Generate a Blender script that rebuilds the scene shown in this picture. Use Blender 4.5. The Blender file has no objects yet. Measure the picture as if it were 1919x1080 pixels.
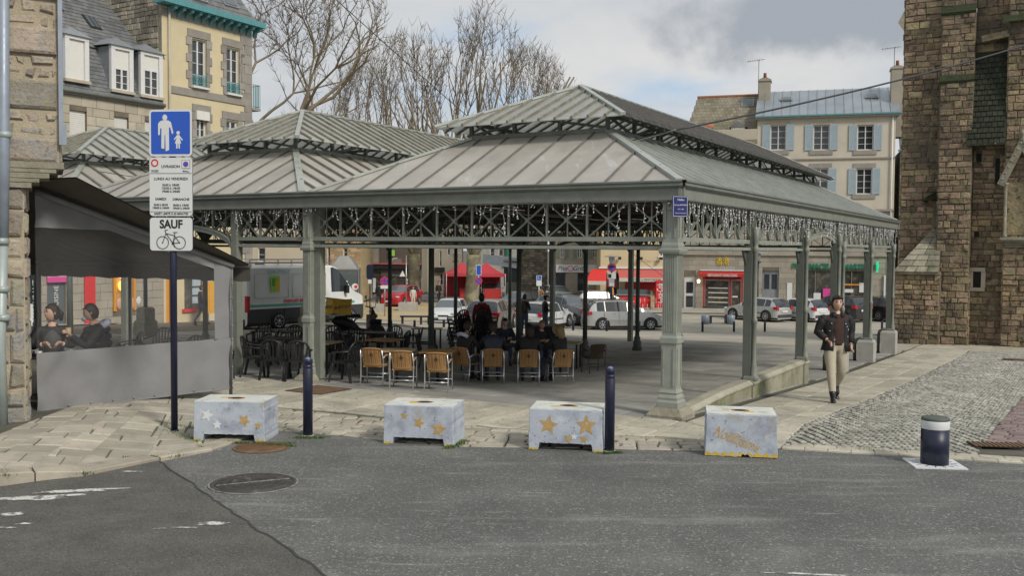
import bpy,math,random
from math import sin,cos,pi,radians,atan2,sqrt
from mathutils import Vector,Matrix,noise as mnoise
rng=random.Random(7)
sc=bpy.context.scene
COL=sc.collection
# ---------------------------------------------------------------- camera
EYE=2.65
cam_d=bpy.data.cameras.new("camera")
cam_d.sensor_width=36.0
cam_d.lens=36.0*1810/1919
cam_d.clip_start=0.1
cam_d.clip_end=3000
cam=bpy.data.objects.new("camera",cam_d)
COL.objects.link(cam)
PITCH,ROLL=radians(2.28),radians(0.43)
CAMM=Matrix.Translation((0,0,EYE))@Matrix.Rotation(pi/2-PITCH,4,'X')@Matrix.Rotation(ROLL,4,'Z')
cam.matrix_world=CAMM
sc.camera=cam
# ---------------------------------------------------------------- sky, sun, exposure
SUN_EL,SUN_AZ=radians(38),radians(140)
w=bpy.data.worlds.new("World");sc.world=w;w.use_nodes=True
nt=w.node_tree;nt.nodes.clear()
def wn(t,**k):
 n=nt.nodes.new(t)
 for a,b in k.items():setattr(n,a,b)
 return n
def lk(a,b):nt.links.new(a,b)
sky=wn('ShaderNodeTexSky',sky_type='NISHITA')
sky.sun_disc=False;sky.sun_elevation=SUN_EL;sky.sun_rotation=SUN_AZ
sky.air_density=1.0;sky.dust_density=1.5;sky.ozone_density=1.2
bg=wn('ShaderNodeBackground');bg.inputs['Strength'].default_value=0.12
wo=wn('ShaderNodeOutputWorld')
tc=wn('ShaderNodeTexCoord');sep=wn('ShaderNodeSeparateXYZ');lk(tc.outputs['Generated'],sep.inputs[0])
zc=wn('ShaderNodeMath',operation='MAXIMUM');lk(sep.outputs['Z'],zc.inputs[0]);zc.inputs[1].default_value=0.0
za=wn('ShaderNodeMath',operation='ADD');lk(zc.outputs[0],za.inputs[0]);za.inputs[1].default_value=0.22
dx=wn('ShaderNodeMath',operation='DIVIDE');lk(sep.outputs['X'],dx.inputs[0]);lk(za.outputs[0],dx.inputs[1])
dy=wn('ShaderNodeMath',operation='DIVIDE');lk(sep.outputs['Y'],dy.inputs[0]);lk(za.outputs[0],dy.inputs[1])
cmb=wn('ShaderNodeCombineXYZ');lk(dx.outputs[0],cmb.inputs[0]);lk(dy.outputs[0],cmb.inputs[1])
def cloudnoise(off,scale,detail,lo,hi,rough=0.55,dist=0.3):
 mp=wn('ShaderNodeMapping');mp.inputs['Location'].default_value=off;lk(cmb.outputs[0],mp.inputs[0])
 n=wn('ShaderNodeTexNoise');n.inputs['Scale'].default_value=scale;n.inputs['Detail'].default_value=detail
 n.inputs['Roughness'].default_value=rough;n.inputs['Distortion'].default_value=dist
 lk(mp.outputs[0],n.inputs['Vector'])
 r=wn('ShaderNodeMapRange',interpolation_type='SMOOTHSTEP');r.inputs['From Min'].default_value=lo;r.inputs['From Max'].default_value=hi
 lk(n.outputs['Fac'],r.inputs['Value']);return r.outputs[0]
def wmix(fac,a,b):
 m=wn('ShaderNodeMix',data_type='RGBA')
 if isinstance(fac,float):m.inputs[0].default_value=fac
 else:lk(fac,m.inputs[0])
 for s,i in ((a,6),(b,7)):
  if isinstance(s,tuple):m.inputs[i].default_value=s
  else:lk(s,m.inputs[i])
 return m.outputs[2]
blue=wmix(0.7,sky.outputs[0],(2.75,3.5,4.4,1))
light=wmix(cloudnoise((1.3,0.4,0),0.8,6,0.35,0.68),(3.5,3.72,3.95,1),(4.6,4.57,4.5,1))
light=wmix(cloudnoise((4.1,2.2,0),1.6,7,0.5,0.75),light,(3.2,3.4,3.7,1))
cov=cloudnoise((7.7,3.1,0),1.1,7,0.27,0.47)
skyc=wmix(cov,blue,light)
# one darker, ragged rain cloud, up right of the lane
def cloud_at(d,r0,r1,ns,amp):
 nv=wn('ShaderNodeTexNoise');nv.inputs['Scale'].default_value=ns;nv.inputs['Detail'].default_value=8;nv.inputs['Roughness'].default_value=.58
 lk(tc.outputs['Generated'],nv.inputs['Vector'])
 vs=wn('ShaderNodeVectorMath',operation='SUBTRACT');lk(tc.outputs['Generated'],vs.inputs[0]);vs.inputs[1].default_value=d
 vm=wn('ShaderNodeVectorMath',operation='MULTIPLY');lk(vs.outputs[0],vm.inputs[0]);vm.inputs[1].default_value=(1,1,2.4)
 le=wn('ShaderNodeVectorMath',operation='LENGTH');lk(vm.outputs[0],le.inputs[0])
 ma=wn('ShaderNodeMath',operation='MULTIPLY_ADD');lk(nv.outputs['Fac'],ma.inputs[0]);ma.inputs[1].default_value=-amp;lk(le.outputs['Value'],ma.inputs[2])
 r=wn('ShaderNodeMapRange',interpolation_type='SMOOTHSTEP');r.inputs['From Min'].default_value=r1;r.inputs['From Max'].default_value=r0
 r.inputs['To Min'].default_value=0;r.inputs['To Max'].default_value=1
 lk(ma.outputs[0],r.inputs['Value']);return r.outputs[0]
_d=Vector((0.325,0.99,0.245)).normalized()
skyc=wmix(cloud_at(tuple(_d),-0.13,-0.04,6.0,0.42),skyc,(2.35,2.55,2.85,1))
lk(skyc,bg.inputs['Color']);lk(bg.outputs[0],wo.inputs['Surface'])
sd=bpy.data.lights.new("sun",'SUN');sd.energy=1.9;sd.angle=radians(12);sd.color=(1.0,0.94,0.85)
sun=bpy.data.objects.new("sun",sd);COL.objects.link(sun)
_sv=Vector((sin(SUN_AZ)*cos(SUN_EL),cos(SUN_AZ)*cos(SUN_EL),sin(SUN_EL)))
sun.rotation_euler=_sv.to_track_quat('Z','Y').to_euler()
sun.location=(0,0,60)
sc.view_settings.view_transform='Standard';sc.view_settings.look='None'
sc.view_settings.exposure=0.42;sc.view_settings.gamma=1.0;sc.view_settings.use_curve_mapping=False
sc.cycles.max_bounces=6;sc.cycles.diffuse_bounces=4;sc.cycles.glossy_bounces=3
sc.cycles.transparent_max_bounces=12;sc.cycles.transmission_bounces=4
sc.cycles.use_denoising=True
# ---------------------------------------------------------------- terrain: the square falls away from the lane
HO=Vector((2.56,15.4,0));HX=Vector((.864,-.504,0));HY=Vector((.504,.864,0));HROT=atan2(-.504,.864)
_GP=[(-500,0),(0,0),(4.15,-.24),(8.3,-.5),(16.7,-.85),(20.8,-.97),(33.4,-1.7),(60,-1.65),(120,-1.5),(9000,-1.5)]
def g(x,y):
 xe=x if x<4 else 4+(min(x,20)-4)*.12
 v=.504*(xe-2.56)+.864*(y-15.4)
 for i in range(len(_GP)-1):
  a,b=_GP[i],_GP[i+1]
  if v<=b[0]:return a[1]+(b[1]-a[1])*(v-a[0])/(b[0]-a[0])
 return -1.5
def ray(px,py):
 d=Vector(((px-959.5)/1810,-(py-540)/1810,-1))
 return (CAMM.to_3x3()@d)
def G(px,py,dz=0.0):
 """where the sight line of a photograph pixel meets the terrain"""
 d=ray(px,py);d=d/d.y;t=5.0
 for _ in range(60):
  z=g(d.x*t,t)+dz
  if abs(d.z)<1e-6:break
  t2=(z-EYE)/d.z
  if t2<0:t2=200
  t=t+(t2-t)*.5
 return Vector((d.x*t,t,g(d.x*t,t)+dz))
def P(px,py,D):
 d=ray(px,py);d=d/d.y
 return Vector((d.x*D,D,EYE+d.z*D))
def H2W(x,y,z=0):
 p=HO+HX*x+HY*y;return Vector((p.x,p.y,z))
def W2H(p):
 q=Vector((p[0]-HO.x,p[1]-HO.y,0));return q.dot(HX),q.dot(HY)
# ---------------------------------------------------------------- materials
def mat(name,col,rough=.7,metal=0.,nv=.15,ns=6.,layers=(),rv=0.,bump=0.,bs=60.,spec=.5,emit=None,alpha=None,coat=0.,hue=0.,stretch=(1,1,1),trans=None,vor=None):
 m=bpy.data.materials.new(name);m.use_nodes=True
 t=m.node_tree;N=t.nodes;L=t.links;b=N['Principled BSDF']
 geo=N.new('ShaderNodeNewGeometry')
 def noise(s,det=5,st=(1,1,1),off=0):
  mp=N.new('ShaderNodeMapping');mp.inputs['Scale'].default_value=st;mp.inputs['Location'].default_value=(off,off*.7,off*.3)
  L.new(geo.outputs['Position'],mp.inputs[0])
  n=N.new('ShaderNodeTexNoise');n.inputs['Scale'].default_value=s;n.inputs['Detail'].default_value=det;n.inputs['Roughness'].default_value=.6
  L.new(mp.outputs[0],n.inputs['Vector']);return n.outputs['Fac']
 def ramp(src,lo,hi,a=0.,bb=1.):
  r=N.new('ShaderNodeMapRange');r.inputs['From Min'].default_value=lo;r.inputs['From Max'].default_value=hi
  r.inputs['To Min'].default_value=a;r.inputs['To Max'].default_value=bb;L.new(src,r.inputs['Value']);return r.outputs[0]
 c=N.new('ShaderNodeRGB');c.outputs[0].default_value=(*col,1);cur=c.outputs[0]
 def vmul(cur,fac,huev=None):
  h=N.new('ShaderNodeHueSaturation');L.new(cur,h.inputs['Color']);L.new(fac,h.inputs['Value'])
  if huev is not None:L.new(huev,h.inputs['Hue'])
  return h.outputs[0]
 if rv:
  at=N.new('ShaderNodeAttribute');at.attribute_name='rnd'
  hv=None
  if hue:
   wn_=N.new('ShaderNodeTexWhiteNoise');wn_.noise_dimensions='1D';L.new(at.outputs['Fac'],wn_.inputs['W'])
   hv=ramp(wn_.outputs['Value'],0,1,.5-hue,.5+hue)
  cur=vmul(cur,ramp(at.outputs['Fac'],0,1,1-rv,1+rv),hv)
 if nv:cur=vmul(cur,ramp(noise(ns,6,stretch),.3,.7,1-nv,1+nv))
 for i,ly in enumerate(layers):
  col2,s,lo,hi,st=ly[:5];stz=ly[5]if len(ly)>5 else (1,1,1)
  mx=N.new('ShaderNodeMix');mx.data_type='RGBA'
  L.new(ramp(noise(s,7,stz,3.1*(i+1)),lo,hi,0,st),mx.inputs[0]);L.new(cur,mx.inputs[6]);mx.inputs[7].default_value=(*col2,1);cur=mx.outputs[2]
 L.new(cur,b.inputs['Base Color'])
 b.inputs['Roughness'].default_value=rough;b.inputs['Metallic'].default_value=metal;b.inputs['Specular IOR Level'].default_value=spec
 if coat:b.inputs['Coat Weight'].default_value=coat;b.inputs['Coat Roughness'].default_value=.08
 if nv and rough>.36:L.new(ramp(noise(ns*2.3,4,(1,1,1),9),.3,.7,max(.05,rough-.1),min(1,rough+.1)),b.inputs['Roughness'])
 if bump:
  bm=N.new('ShaderNodeBump');bm.inputs['Strength'].default_value=1;bm.inputs['Distance'].default_value=bump
  L.new(noise(bs,8,stretch,5),bm.inputs['Height']);L.new(bm.outputs[0],b.inputs['Normal'])
 if emit:b.inputs['Emission Color'].default_value=(*emit[0],1);b.inputs['Emission Strength'].default_value=emit[1]
 if alpha is not None:b.inputs['Alpha'].default_value=alpha
 return m
M={}
def add(key,*a,**k):M[key]=mat(key,*a,**k)
add('asphalt',(.15,.153,.147),.92,nv=.14,ns=.9,bump=.02,bs=45,spec=.3,layers=[((.40,.395,.375),34,.56,.65,.85),((.36,.355,.33),1.1,.56,.72,.6,(.4,2.2,1)),((.07,.07,.068),.45,.52,.7,.4),((.33,.325,.30),.28,.54,.68,.55),((.42,.41,.38),2.6,.62,.72,.5,(.35,2.6,1)),((.045,.046,.045),55,.52,.64,.7),((.42,.41,.38),5.5,.70,.74,.8),((.075,.078,.075),.5,.5,.75,.5)])
add('asphalt_old',(.128,.125,.112),.92,nv=.2,ns=2.,bump=.022,bs=40,spec=.3,layers=[((.27,.265,.235),40,.56,.66,.7),((.04,.04,.038),55,.52,.64,.75),((.2,.2,.19),1.3,.62,.8,.6),((.4,.39,.36),6.5,.71,.74,.8)])
add('road_paint',(.62,.61,.57),.8,nv=.15,ns=8,layers=[((.15,.15,.145),9,.5,.56,.95),((.14,.14,.13),40,.55,.62,.9)])
add('tar',(.05,.05,.047),.6,nv=.1)
add('soil',(.11,.10,.075),.95,nv=.25,ns=3,bump=.01)
add('joint',(.10,.095,.075),.95,nv=.25,ns=3,bump=.008,layers=[((.06,.09,.03),1.4,.55,.7,.7)])
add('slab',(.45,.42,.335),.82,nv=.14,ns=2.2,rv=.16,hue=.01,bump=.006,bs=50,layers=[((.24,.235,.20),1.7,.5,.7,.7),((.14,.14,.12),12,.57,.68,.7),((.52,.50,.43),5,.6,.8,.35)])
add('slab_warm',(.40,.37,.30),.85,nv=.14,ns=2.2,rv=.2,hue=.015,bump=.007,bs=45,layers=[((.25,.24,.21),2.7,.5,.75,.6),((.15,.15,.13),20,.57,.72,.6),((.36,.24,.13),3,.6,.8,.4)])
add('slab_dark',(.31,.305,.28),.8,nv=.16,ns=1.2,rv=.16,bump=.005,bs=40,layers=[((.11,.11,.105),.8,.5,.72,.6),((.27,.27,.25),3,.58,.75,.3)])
add('plaza_slab',(.36,.34,.28),.85,nv=.15,ns=.6,rv=.12,bump=.004,bs=30,layers=[((.24,.23,.2),.5,.5,.75,.5)])
add('cobble',(.34,.335,.29),.78,nv=.22,ns=1.2,rv=.3,hue=.012,bump=.008,bs=45,layers=[((.20,.20,.17),.7,.5,.72,.5),((.5,.48,.42),9,.6,.75,.5)])
add('sett_purple',(.23,.175,.165),.8,nv=.2,ns=3,rv=.25,bump=.008,bs=45)
add('sand',(.42,.335,.19),.95,nv=.1,ns=.4,bump=.004,bs=30,layers=[((.50,.43,.3),.25,.5,.7,.6)])
add('grass',(.075,.13,.025),.9,nv=.3,ns=12)
add('granite_kerb',(.40,.36,.29),.85,nv=.15,ns=3,rv=.15,bump=.008,bs=50,layers=[((.22,.2,.16),4,.52,.7,.6)])
add('mortar',(.42,.36,.26),.95,nv=.15,ns=4,bump=.02,bs=30,layers=[((.3,.26,.18),2,.5,.7,.5)])
add('granite_wall',(.34,.295,.225),.85,nv=.2,ns=3.5,rv=.34,hue=.025,bump=.035,bs=16,layers=[((.27,.27,.265),1.3,.5,.62,.85),((.33,.20,.10),.9,.58,.72,.7),((.10,.095,.085),22,.54,.68,.6),((.45,.43,.38),30,.6,.7,.5)])
add('church_stone',(.265,.202,.128),.9,nv=.3,ns=1.9,rv=.42,hue=.022,bump=.06,bs=9,layers=[((.085,.075,.06),.4,.48,.62,.75),((.46,.33,.16),.8,.56,.72,.6),((.075,.08,.035),.9,.60,.76,.5),((.035,.03,.026),5,.53,.66,.75),((.42,.40,.34),6,.64,.74,.6)])
add('church_mortar',(.165,.14,.10),.95,nv=.25,ns=2,bump=.02,bs=15,layers=[((.07,.06,.05),.8,.48,.66,.6)])
add('moss',(.03,.042,.014),.95,nv=.4,ns=9,bump=.04,bs=20,rv=.3,layers=[((.02,.025,.012),3,.5,.65,.7),((.45,.45,.4),8,.70,.74,.9)])
add('mossy_slate',(.032,.037,.022),.9,nv=.35,ns=6,rv=.3,bump=.03,bs=15,layers=[((.02,.022,.016),3,.5,.65,.7),((.5,.5,.45),5.5,.70,.735,.9)])
add('weather_stone',(.27,.25,.19),.9,nv=.25,ns=3,rv=.3,bump=.03,bs=10,layers=[((.09,.11,.04),2.5,.52,.7,.7),((.5,.48,.42),9,.66,.72,.7)])
add('low_wall',(.30,.285,.21),.88,nv=.15,ns=3,rv=.1,bump=.015,bs=20,layers=[((.13,.16,.055),1.1,.42,.62,.75),((.08,.08,.06),5,.55,.7,.6)])
add('coping',(.36,.345,.27),.85,nv=.15,ns=3,rv=.12,bump=.01,bs=25,layers=[((.16,.17,.09),1.5,.52,.7,.5),((.1,.1,.08),9,.58,.7,.5)])
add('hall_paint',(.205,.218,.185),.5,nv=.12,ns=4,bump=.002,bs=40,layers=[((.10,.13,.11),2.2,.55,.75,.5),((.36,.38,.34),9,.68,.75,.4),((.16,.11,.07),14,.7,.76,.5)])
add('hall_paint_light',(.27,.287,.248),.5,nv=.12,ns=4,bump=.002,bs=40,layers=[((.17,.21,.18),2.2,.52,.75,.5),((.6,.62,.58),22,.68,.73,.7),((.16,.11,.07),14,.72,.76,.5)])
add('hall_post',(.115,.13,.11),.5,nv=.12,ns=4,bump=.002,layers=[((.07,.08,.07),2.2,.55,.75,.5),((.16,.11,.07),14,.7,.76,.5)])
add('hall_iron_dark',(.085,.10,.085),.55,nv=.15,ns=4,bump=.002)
add('hall_brown',(.075,.06,.045),.8,nv=.2,ns=2)
add('zinc_warm',(.40,.382,.342),.55,.15,nv=.13,ns=.9,rv=.08,bump=.003,bs=8,layers=[((.55,.56,.57),1.6,.60,.72,.7,(2.4,.5,1)),((.27,.25,.22),1.1,.5,.72,.6),((.34,.30,.25),5,.55,.75,.4)])
add('zinc_side',(.36,.355,.335),.6,0.,nv=.13,ns=.9,rv=.08,bump=.003,bs=8,layers=[((.2,.2,.19),1.1,.5,.72,.6)])
add('seam',(.15,.145,.13),.6,nv=.2,ns=5)
add('rib_rust',(.21,.20,.16),.8,nv=.25,ns=6,layers=[((.09,.11,.05),3,.5,.65,.6),((.33,.31,.25),12,.6,.7,.5)])
add('lantern_glass',(.55,.56,.54),.35,nv=.1,ns=2,rv=.08,layers=[((.30,.30,.25),1.2,.52,.75,.6,(1,1,1)),((.6,.6,.56),2.4,.62,.75,.5)])
add('lantern_dirty',(.075,.08,.075),.6,nv=.25,ns=3,rv=.12,layers=[((.26,.26,.24),5,.58,.72,.7),((.03,.035,.03),1.4,.5,.7,.6)])
add('lantern_under',(.66,.70,.68),.5,nv=.1,ns=2)
for _k in ('lantern_glass','lantern_under'):
 _t=M[_k].node_tree;_p=_t.nodes['Principled BSDF'];_o=_t.nodes['Material Output'];_x=_t.nodes.new('ShaderNodeMixShader');_x.inputs[0].default_value=.55
 _r=_t.nodes.new('ShaderNodeBsdfTranslucent');_r.inputs[0].default_value=(.85,.85,.82,1);_t.links.new(_p.outputs[0],_x.inputs[1]);_t.links.new(_r.outputs[0],_x.inputs[2]);_t.links.new(_x.outputs[0],_o.inputs[0])
add('gutter',(.16,.175,.155),.5,nv=.15,ns=3,layers=[((.09,.10,.08),2,.5,.7,.5),((.28,.33,.28),4,.62,.75,.4)])
add('flash',(.38,.405,.37),.45,.3,nv=.15,ns=3)
add('bulb',(.85,.87,.9),.3,emit=((.95,.97,1.0),.07),nv=0)
add('wire_white',(.6,.6,.58),.5,nv=0)
add('cable',(.035,.037,.04),.5,nv=0)
add('navy',(.012,.015,.038),.38,nv=.1,ns=5,layers=[((.05,.06,.1),12,.66,.74,.6)])
add('navy_cap',(.14,.18,.33),.4,nv=.15,ns=20)
add('steel',(.45,.46,.47),.35,.9,nv=.08)
add('alu',(.62,.63,.64),.28,.9,nv=.05)
add('galva',(.36,.39,.43),.45,.6,nv=.1,ns=6)
add('pipe_blue',(.26,.30,.355),.45,.2,nv=.12,ns=5,layers=[((.18,.2,.22),8,.6,.75,.5)])
add('pipe_green',(.34,.39,.37),.45,.2,nv=.1,ns=5)
add('sign_white',(.66,.68,.67),.35,nv=.03)
add('sign_blue',(.022,.095,.50),.35,nv=.03)
add('sign_red',(.62,.025,.03),.35,nv=.03)
add('ink',(.02,.02,.022),.5,nv=0)
add('plate_blue',(.018,.022,.13),.3,nv=.1)
add('block_paint',(.42,.465,.525),.75,nv=.1,ns=5,bump=.004,bs=40,layers=[((.27,.295,.37),3.2,.5,.64,.85),((.66,.68,.68),5,.60,.74,.6),((.08,.08,.10),26,.64,.67,.9),((.16,.13,.11),9,.66,.70,.8),((.30,.27,.20),2.1,.60,.72,.6)])
add('block_top',(.60,.62,.58),.8,nv=.12,ns=6,bump=.004,bs=40,layers=[((.36,.34,.30),5,.54,.66,.7),((.22,.14,.06),6,.66,.74,.6),((.12,.12,.12),34,.66,.7,.8)])
add('yellow_wear',(.58,.41,.06),.8,nv=.15,ns=12,layers=[((.25,.16,.05),22,.56,.64,.8)])
add('rust',(.22,.085,.035),.85,nv=.3,ns=15)
add('gold_paint',(.44,.29,.10),.7,nv=.15,ns=14,layers=[((.40,.43,.50),26,.58,.63,.85)])
add('star_white',(.64,.66,.67),.7,nv=.1,ns=14,layers=[((.42,.45,.5),30,.58,.64,.7)])
add('black_hole',(.012,.012,.012),.9,nv=0)
add('cover_rim',(.24,.235,.22),.8,nv=.2,ns=9,layers=[((.1,.1,.095),12,.5,.6,.9)])
add('iron_cover',(.085,.08,.072),.65,.4,nv=.25,ns=9,layers=[((.30,.28,.23),5,.58,.68,.7)])
add('rust_plate',(.18,.105,.06),.85,.2,nv=.2,ns=6,layers=[((.28,.2,.13),5,.55,.7,.6)])
add('tent_grey',(.215,.215,.218),.85,nv=.06,ns=2.5,bump=.01,bs=5)
add('tent_dark',(.10,.092,.08),.85,nv=.15,ns=3)
add('tent_frame',(.10,.10,.10),.5,nv=.05)
add('vinyl',(.9,.9,.9),.12,nv=0)
_b=M['vinyl'].node_tree.nodes['Principled BSDF'];_b.inputs['Alpha'].default_value=.045;_b.inputs['Base Color'].default_value=(.5,.5,.48,1)
add('glass_dark',(.035,.042,.048),.08,nv=0,spec=.8)
add('glass_sky',(.10,.12,.13),.06,nv=0,spec=1.)
add('glass_shop',(.05,.05,.045),.1,nv=.4,ns=1.2,spec=.7,layers=[((.20,.17,.12),2.5,.5,.65,.6)])
add('white_frame',(.66,.66,.64),.5,nv=.05)
add('shutter_white',(.68,.67,.62),.6,nv=.04)
add('shutter_blue',(.37,.455,.50),.6,nv=.08,ns=6)
add('shutter_green',(.22,.26,.19),.6,nv=.08)
add('turquoise',(.09,.27,.29),.5,nv=.12,ns=6)
add('render_yellow',(.60,.52,.335),.9,nv=.06,ns=1.2,bump=.004,layers=[((.50,.43,.29),.8,.55,.75,.5)])
add('render_cream',(.55,.50,.41),.9,nv=.06,ns=.8,bump=.004,layers=[((.42,.385,.31),1.1,.57,.74,.5),((.60,.57,.5),4,.64,.7,.5)])
add('render_cream2',(.55,.46,.29),.9,nv=.05,ns=.8)
add('render_beige',(.47,.42,.33),.9,nv=.06,ns=.7,layers=[((.38,.34,.27),1,.55,.75,.4)])
add('quoin',(.285,.265,.235),.88,nv=.12,ns=3,rv=.16,bump=.008,bs=20)
add('ashlar',(.44,.395,.305),.88,nv=.12,ns=1.5,rv=.14,bump=.008,bs=12,layers=[((.29,.26,.2),1.2,.53,.72,.5)])
add('ashlar_grey',(.335,.305,.25),.88,nv=.12,ns=1,rv=.10,bump=.006,bs=12,layers=[((.22,.2,.16),.8,.55,.75,.5)])
add('rubble',(.26,.235,.185),.9,nv=.2,ns=2,rv=.45,hue=.02,bump=.03,bs=9,layers=[((.11,.10,.085),2,.52,.7,.6)])
add('rubble_orange',(.42,.30,.18),.9,nv=.2,ns=2,rv=.3,hue=.02,bump=.02,bs=9)
add('slate_roof',(.15,.155,.16),.6,nv=.15,ns=1.5,rv=.22,bump=.01,bs=20,layers=[((.23,.225,.20),.7,.5,.7,.6),((.075,.08,.075),1.4,.55,.72,.5)])
add('slate_mossy',(.20,.18,.13),.8,nv=.2,ns=1.2,rv=.2,bump=.012,bs=12,layers=[((.30,.27,.21),.6,.48,.68,.6),((.17,.17,.035),.45,.54,.66,.8),((.09,.085,.07),1.6,.56,.7,.6)])
add('lichen',(.45,.27,.04),.9,nv=.3,ns=8)
add('zinc_blue',(.33,.375,.41),.4,.5,nv=.1,ns=1,rv=.08,layers=[((.45,.49,.52),.8,.55,.75,.5)])
add('zinc_grey',(.29,.31,.33),.45,.4,nv=.1,ns=2,layers=[((.4,.42,.43),3,.55,.7,.5)])
add('terracotta',(.36,.14,.07),.8,nv=.15)
add('bark',(.155,.135,.09),.9,nv=.2,ns=2.5,bump=.03,bs=8,layers=[((.28,.265,.17),1.6,.5,.6,.85),((.13,.15,.05),1.0,.54,.68,.6),((.07,.06,.045),4.5,.58,.66,.6)])
add('twig',(.175,.142,.10),.9,nv=.2,ns=.8)
add('twig_light',(.23,.19,.13),.9,nv=.25,ns=.8)
add('corrugated',(.31,.28,.22),.6,nv=.06,ns=1)
add('brownmetal',(.11,.085,.065),.6,nv=.1)
add('concrete',(.38,.37,.34),.85,nv=.12,ns=3,layers=[((.27,.26,.23),3,.54,.7,.5)])
add('rattan',(.34,.19,.072),.7,nv=.12,ns=25,bump=.002,bs=200)
add('rattan_dark',(.08,.05,.03),.7,nv=.15,ns=25)
add('black_plastic',(.014,.015,.017),.42,nv=.05)
add('black_matte',(.015,.015,.016),.75,nv=.05)
add('wood_orange',(.44,.24,.085),.45,nv=.15,ns=4,stretch=(1,12,1))
add('wood_pale',(.46,.36,.2),.5,nv=.12,ns=5)
add('skin',(.58,.36,.27),.55,nv=.06,ns=20)
add('lips',(.42,.17,.14),.5,nv=0)
add('hair_dark',(.022,.014,.010),.6,nv=.3,ns=60,bump=.004,bs=120)
add('hair_blond',(.25,.17,.08),.6,nv=.3,ns=60,bump=.004,bs=120)
add('jacket_black',(.013,.013,.015),.75,nv=.15,ns=12,bump=.006,bs=14)
add('jacket_navy',(.016,.019,.035),.55,nv=.15,ns=12,bump=.008,bs=12)
add('jumper_brown',(.045,.022,.018),.9,nv=.1,ns=12,bump=.004,bs=30)
add('jumper_grey',(.07,.07,.072),.9,nv=.1,ns=12)
add('chino',(.43,.385,.295),.85,nv=.08,ns=6,bump=.012,bs=7)
add('boot',(.012,.011,.012),.4,nv=.1)
add('hood_red',(.22,.02,.03),.85,nv=.15,ns=6)
add('hood_lilac',(.46,.47,.60),.85,nv=.1)
add('jeans',(.06,.08,.13),.85,nv=.1)
add('coat_brown',(.27,.14,.055),.9,nv=.15,ns=6)
add('orange_cloth',(.62,.25,.04),.8,nv=.1)
add('mask_blue',(.25,.38,.52),.8,nv=.05)
add('backpack',(.09,.06,.04),.8,nv=.1)
add('tyre',(.018,.018,.019),.8,nv=.1)
add('rim',(.48,.49,.50),.3,.8,nv=.05)
add('plastic_grey',(.05,.052,.055),.6,nv=.05)
add('car_white',(.62,.64,.65),.3,coat=.6,nv=.03)
add('car_silver',(.50,.51,.50),.3,.35,coat=.6,nv=.03)
add('car_grey',(.20,.21,.235),.3,.35,coat=.6,nv=.03)
add('car_champagne',(.26,.235,.205),.3,.35,coat=.6,nv=.03)
add('car_dark',(.028,.024,.026),.28,.2,coat=.6,nv=.03)
add('car_red',(.42,.018,.028),.3,coat=.6,nv=.03)
add('van_white',(.76,.77,.75),.35,coat=.4,nv=.05,ns=2)
add('tail_red',(.45,.02,.025),.25,nv=0)
add('headlamp',(.55,.57,.58),.15,nv=0,spec=.9)
add('plate_yellow',(.7,.45,.04),.5,nv=0)
add('teal',(.10,.42,.34),.5,nv=0)
add('awning_red',(.62,.035,.03),.7,nv=.08)
add('awning_pink',(.50,.11,.10),.75,nv=.08)
add('gazebo_red',(.50,.045,.06),.7,nv=.08)
add('red_panel',(.45,.03,.025),.5,nv=.05)
add('pure_red',(.62,.025,.03),.5,nv=.05)
add('pink',(.65,.06,.30),.5,nv=0)
add('green_letter',(.01,.20,.12),.45,nv=0)
add('green_panel',(.07,.42,.04),.5,nv=.05)
add('lime',(.3,.7,.1),.5,nv=0)
add('gold_letter',(.75,.55,.04),.4,nv=0)
add('amber',(.70,.30,.03),.5,nv=.05)
add('amber_lit',(.9,.55,.1),.5,emit=((1,.62,.12),.9),nv=0)
add('lamp_lit',(.9,.8,.6),.5,emit=((1,.75,.4),2.2),nv=0)
add('shop_lit',(.5,.28,.10),.6,emit=((.9,.45,.12),.12),nv=.3,ns=1.5,layers=[((.12,.09,.06),1.8,.5,.6,.8)])
add('led_green',(.02,.5,.25),.5,emit=((.02,.8,.4),.35),nv=0)
add('crate_yellow',(.78,.50,.06),.7,nv=.12,ns=8,layers=[((.35,.24,.08),8,.56,.7,.5)])
add('tarp',(.5,.48,.42),.8,nv=.05)
add('blue_band',(.02,.03,.09),.7,nv=0)
add('barrier_blue',(.03,.05,.22),.45,nv=.05)
add('orange_sign',(.70,.36,.03),.6,nv=.03)
add('shop_grey',(.17,.165,.15),.8,nv=.1,ns=2)
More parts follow.
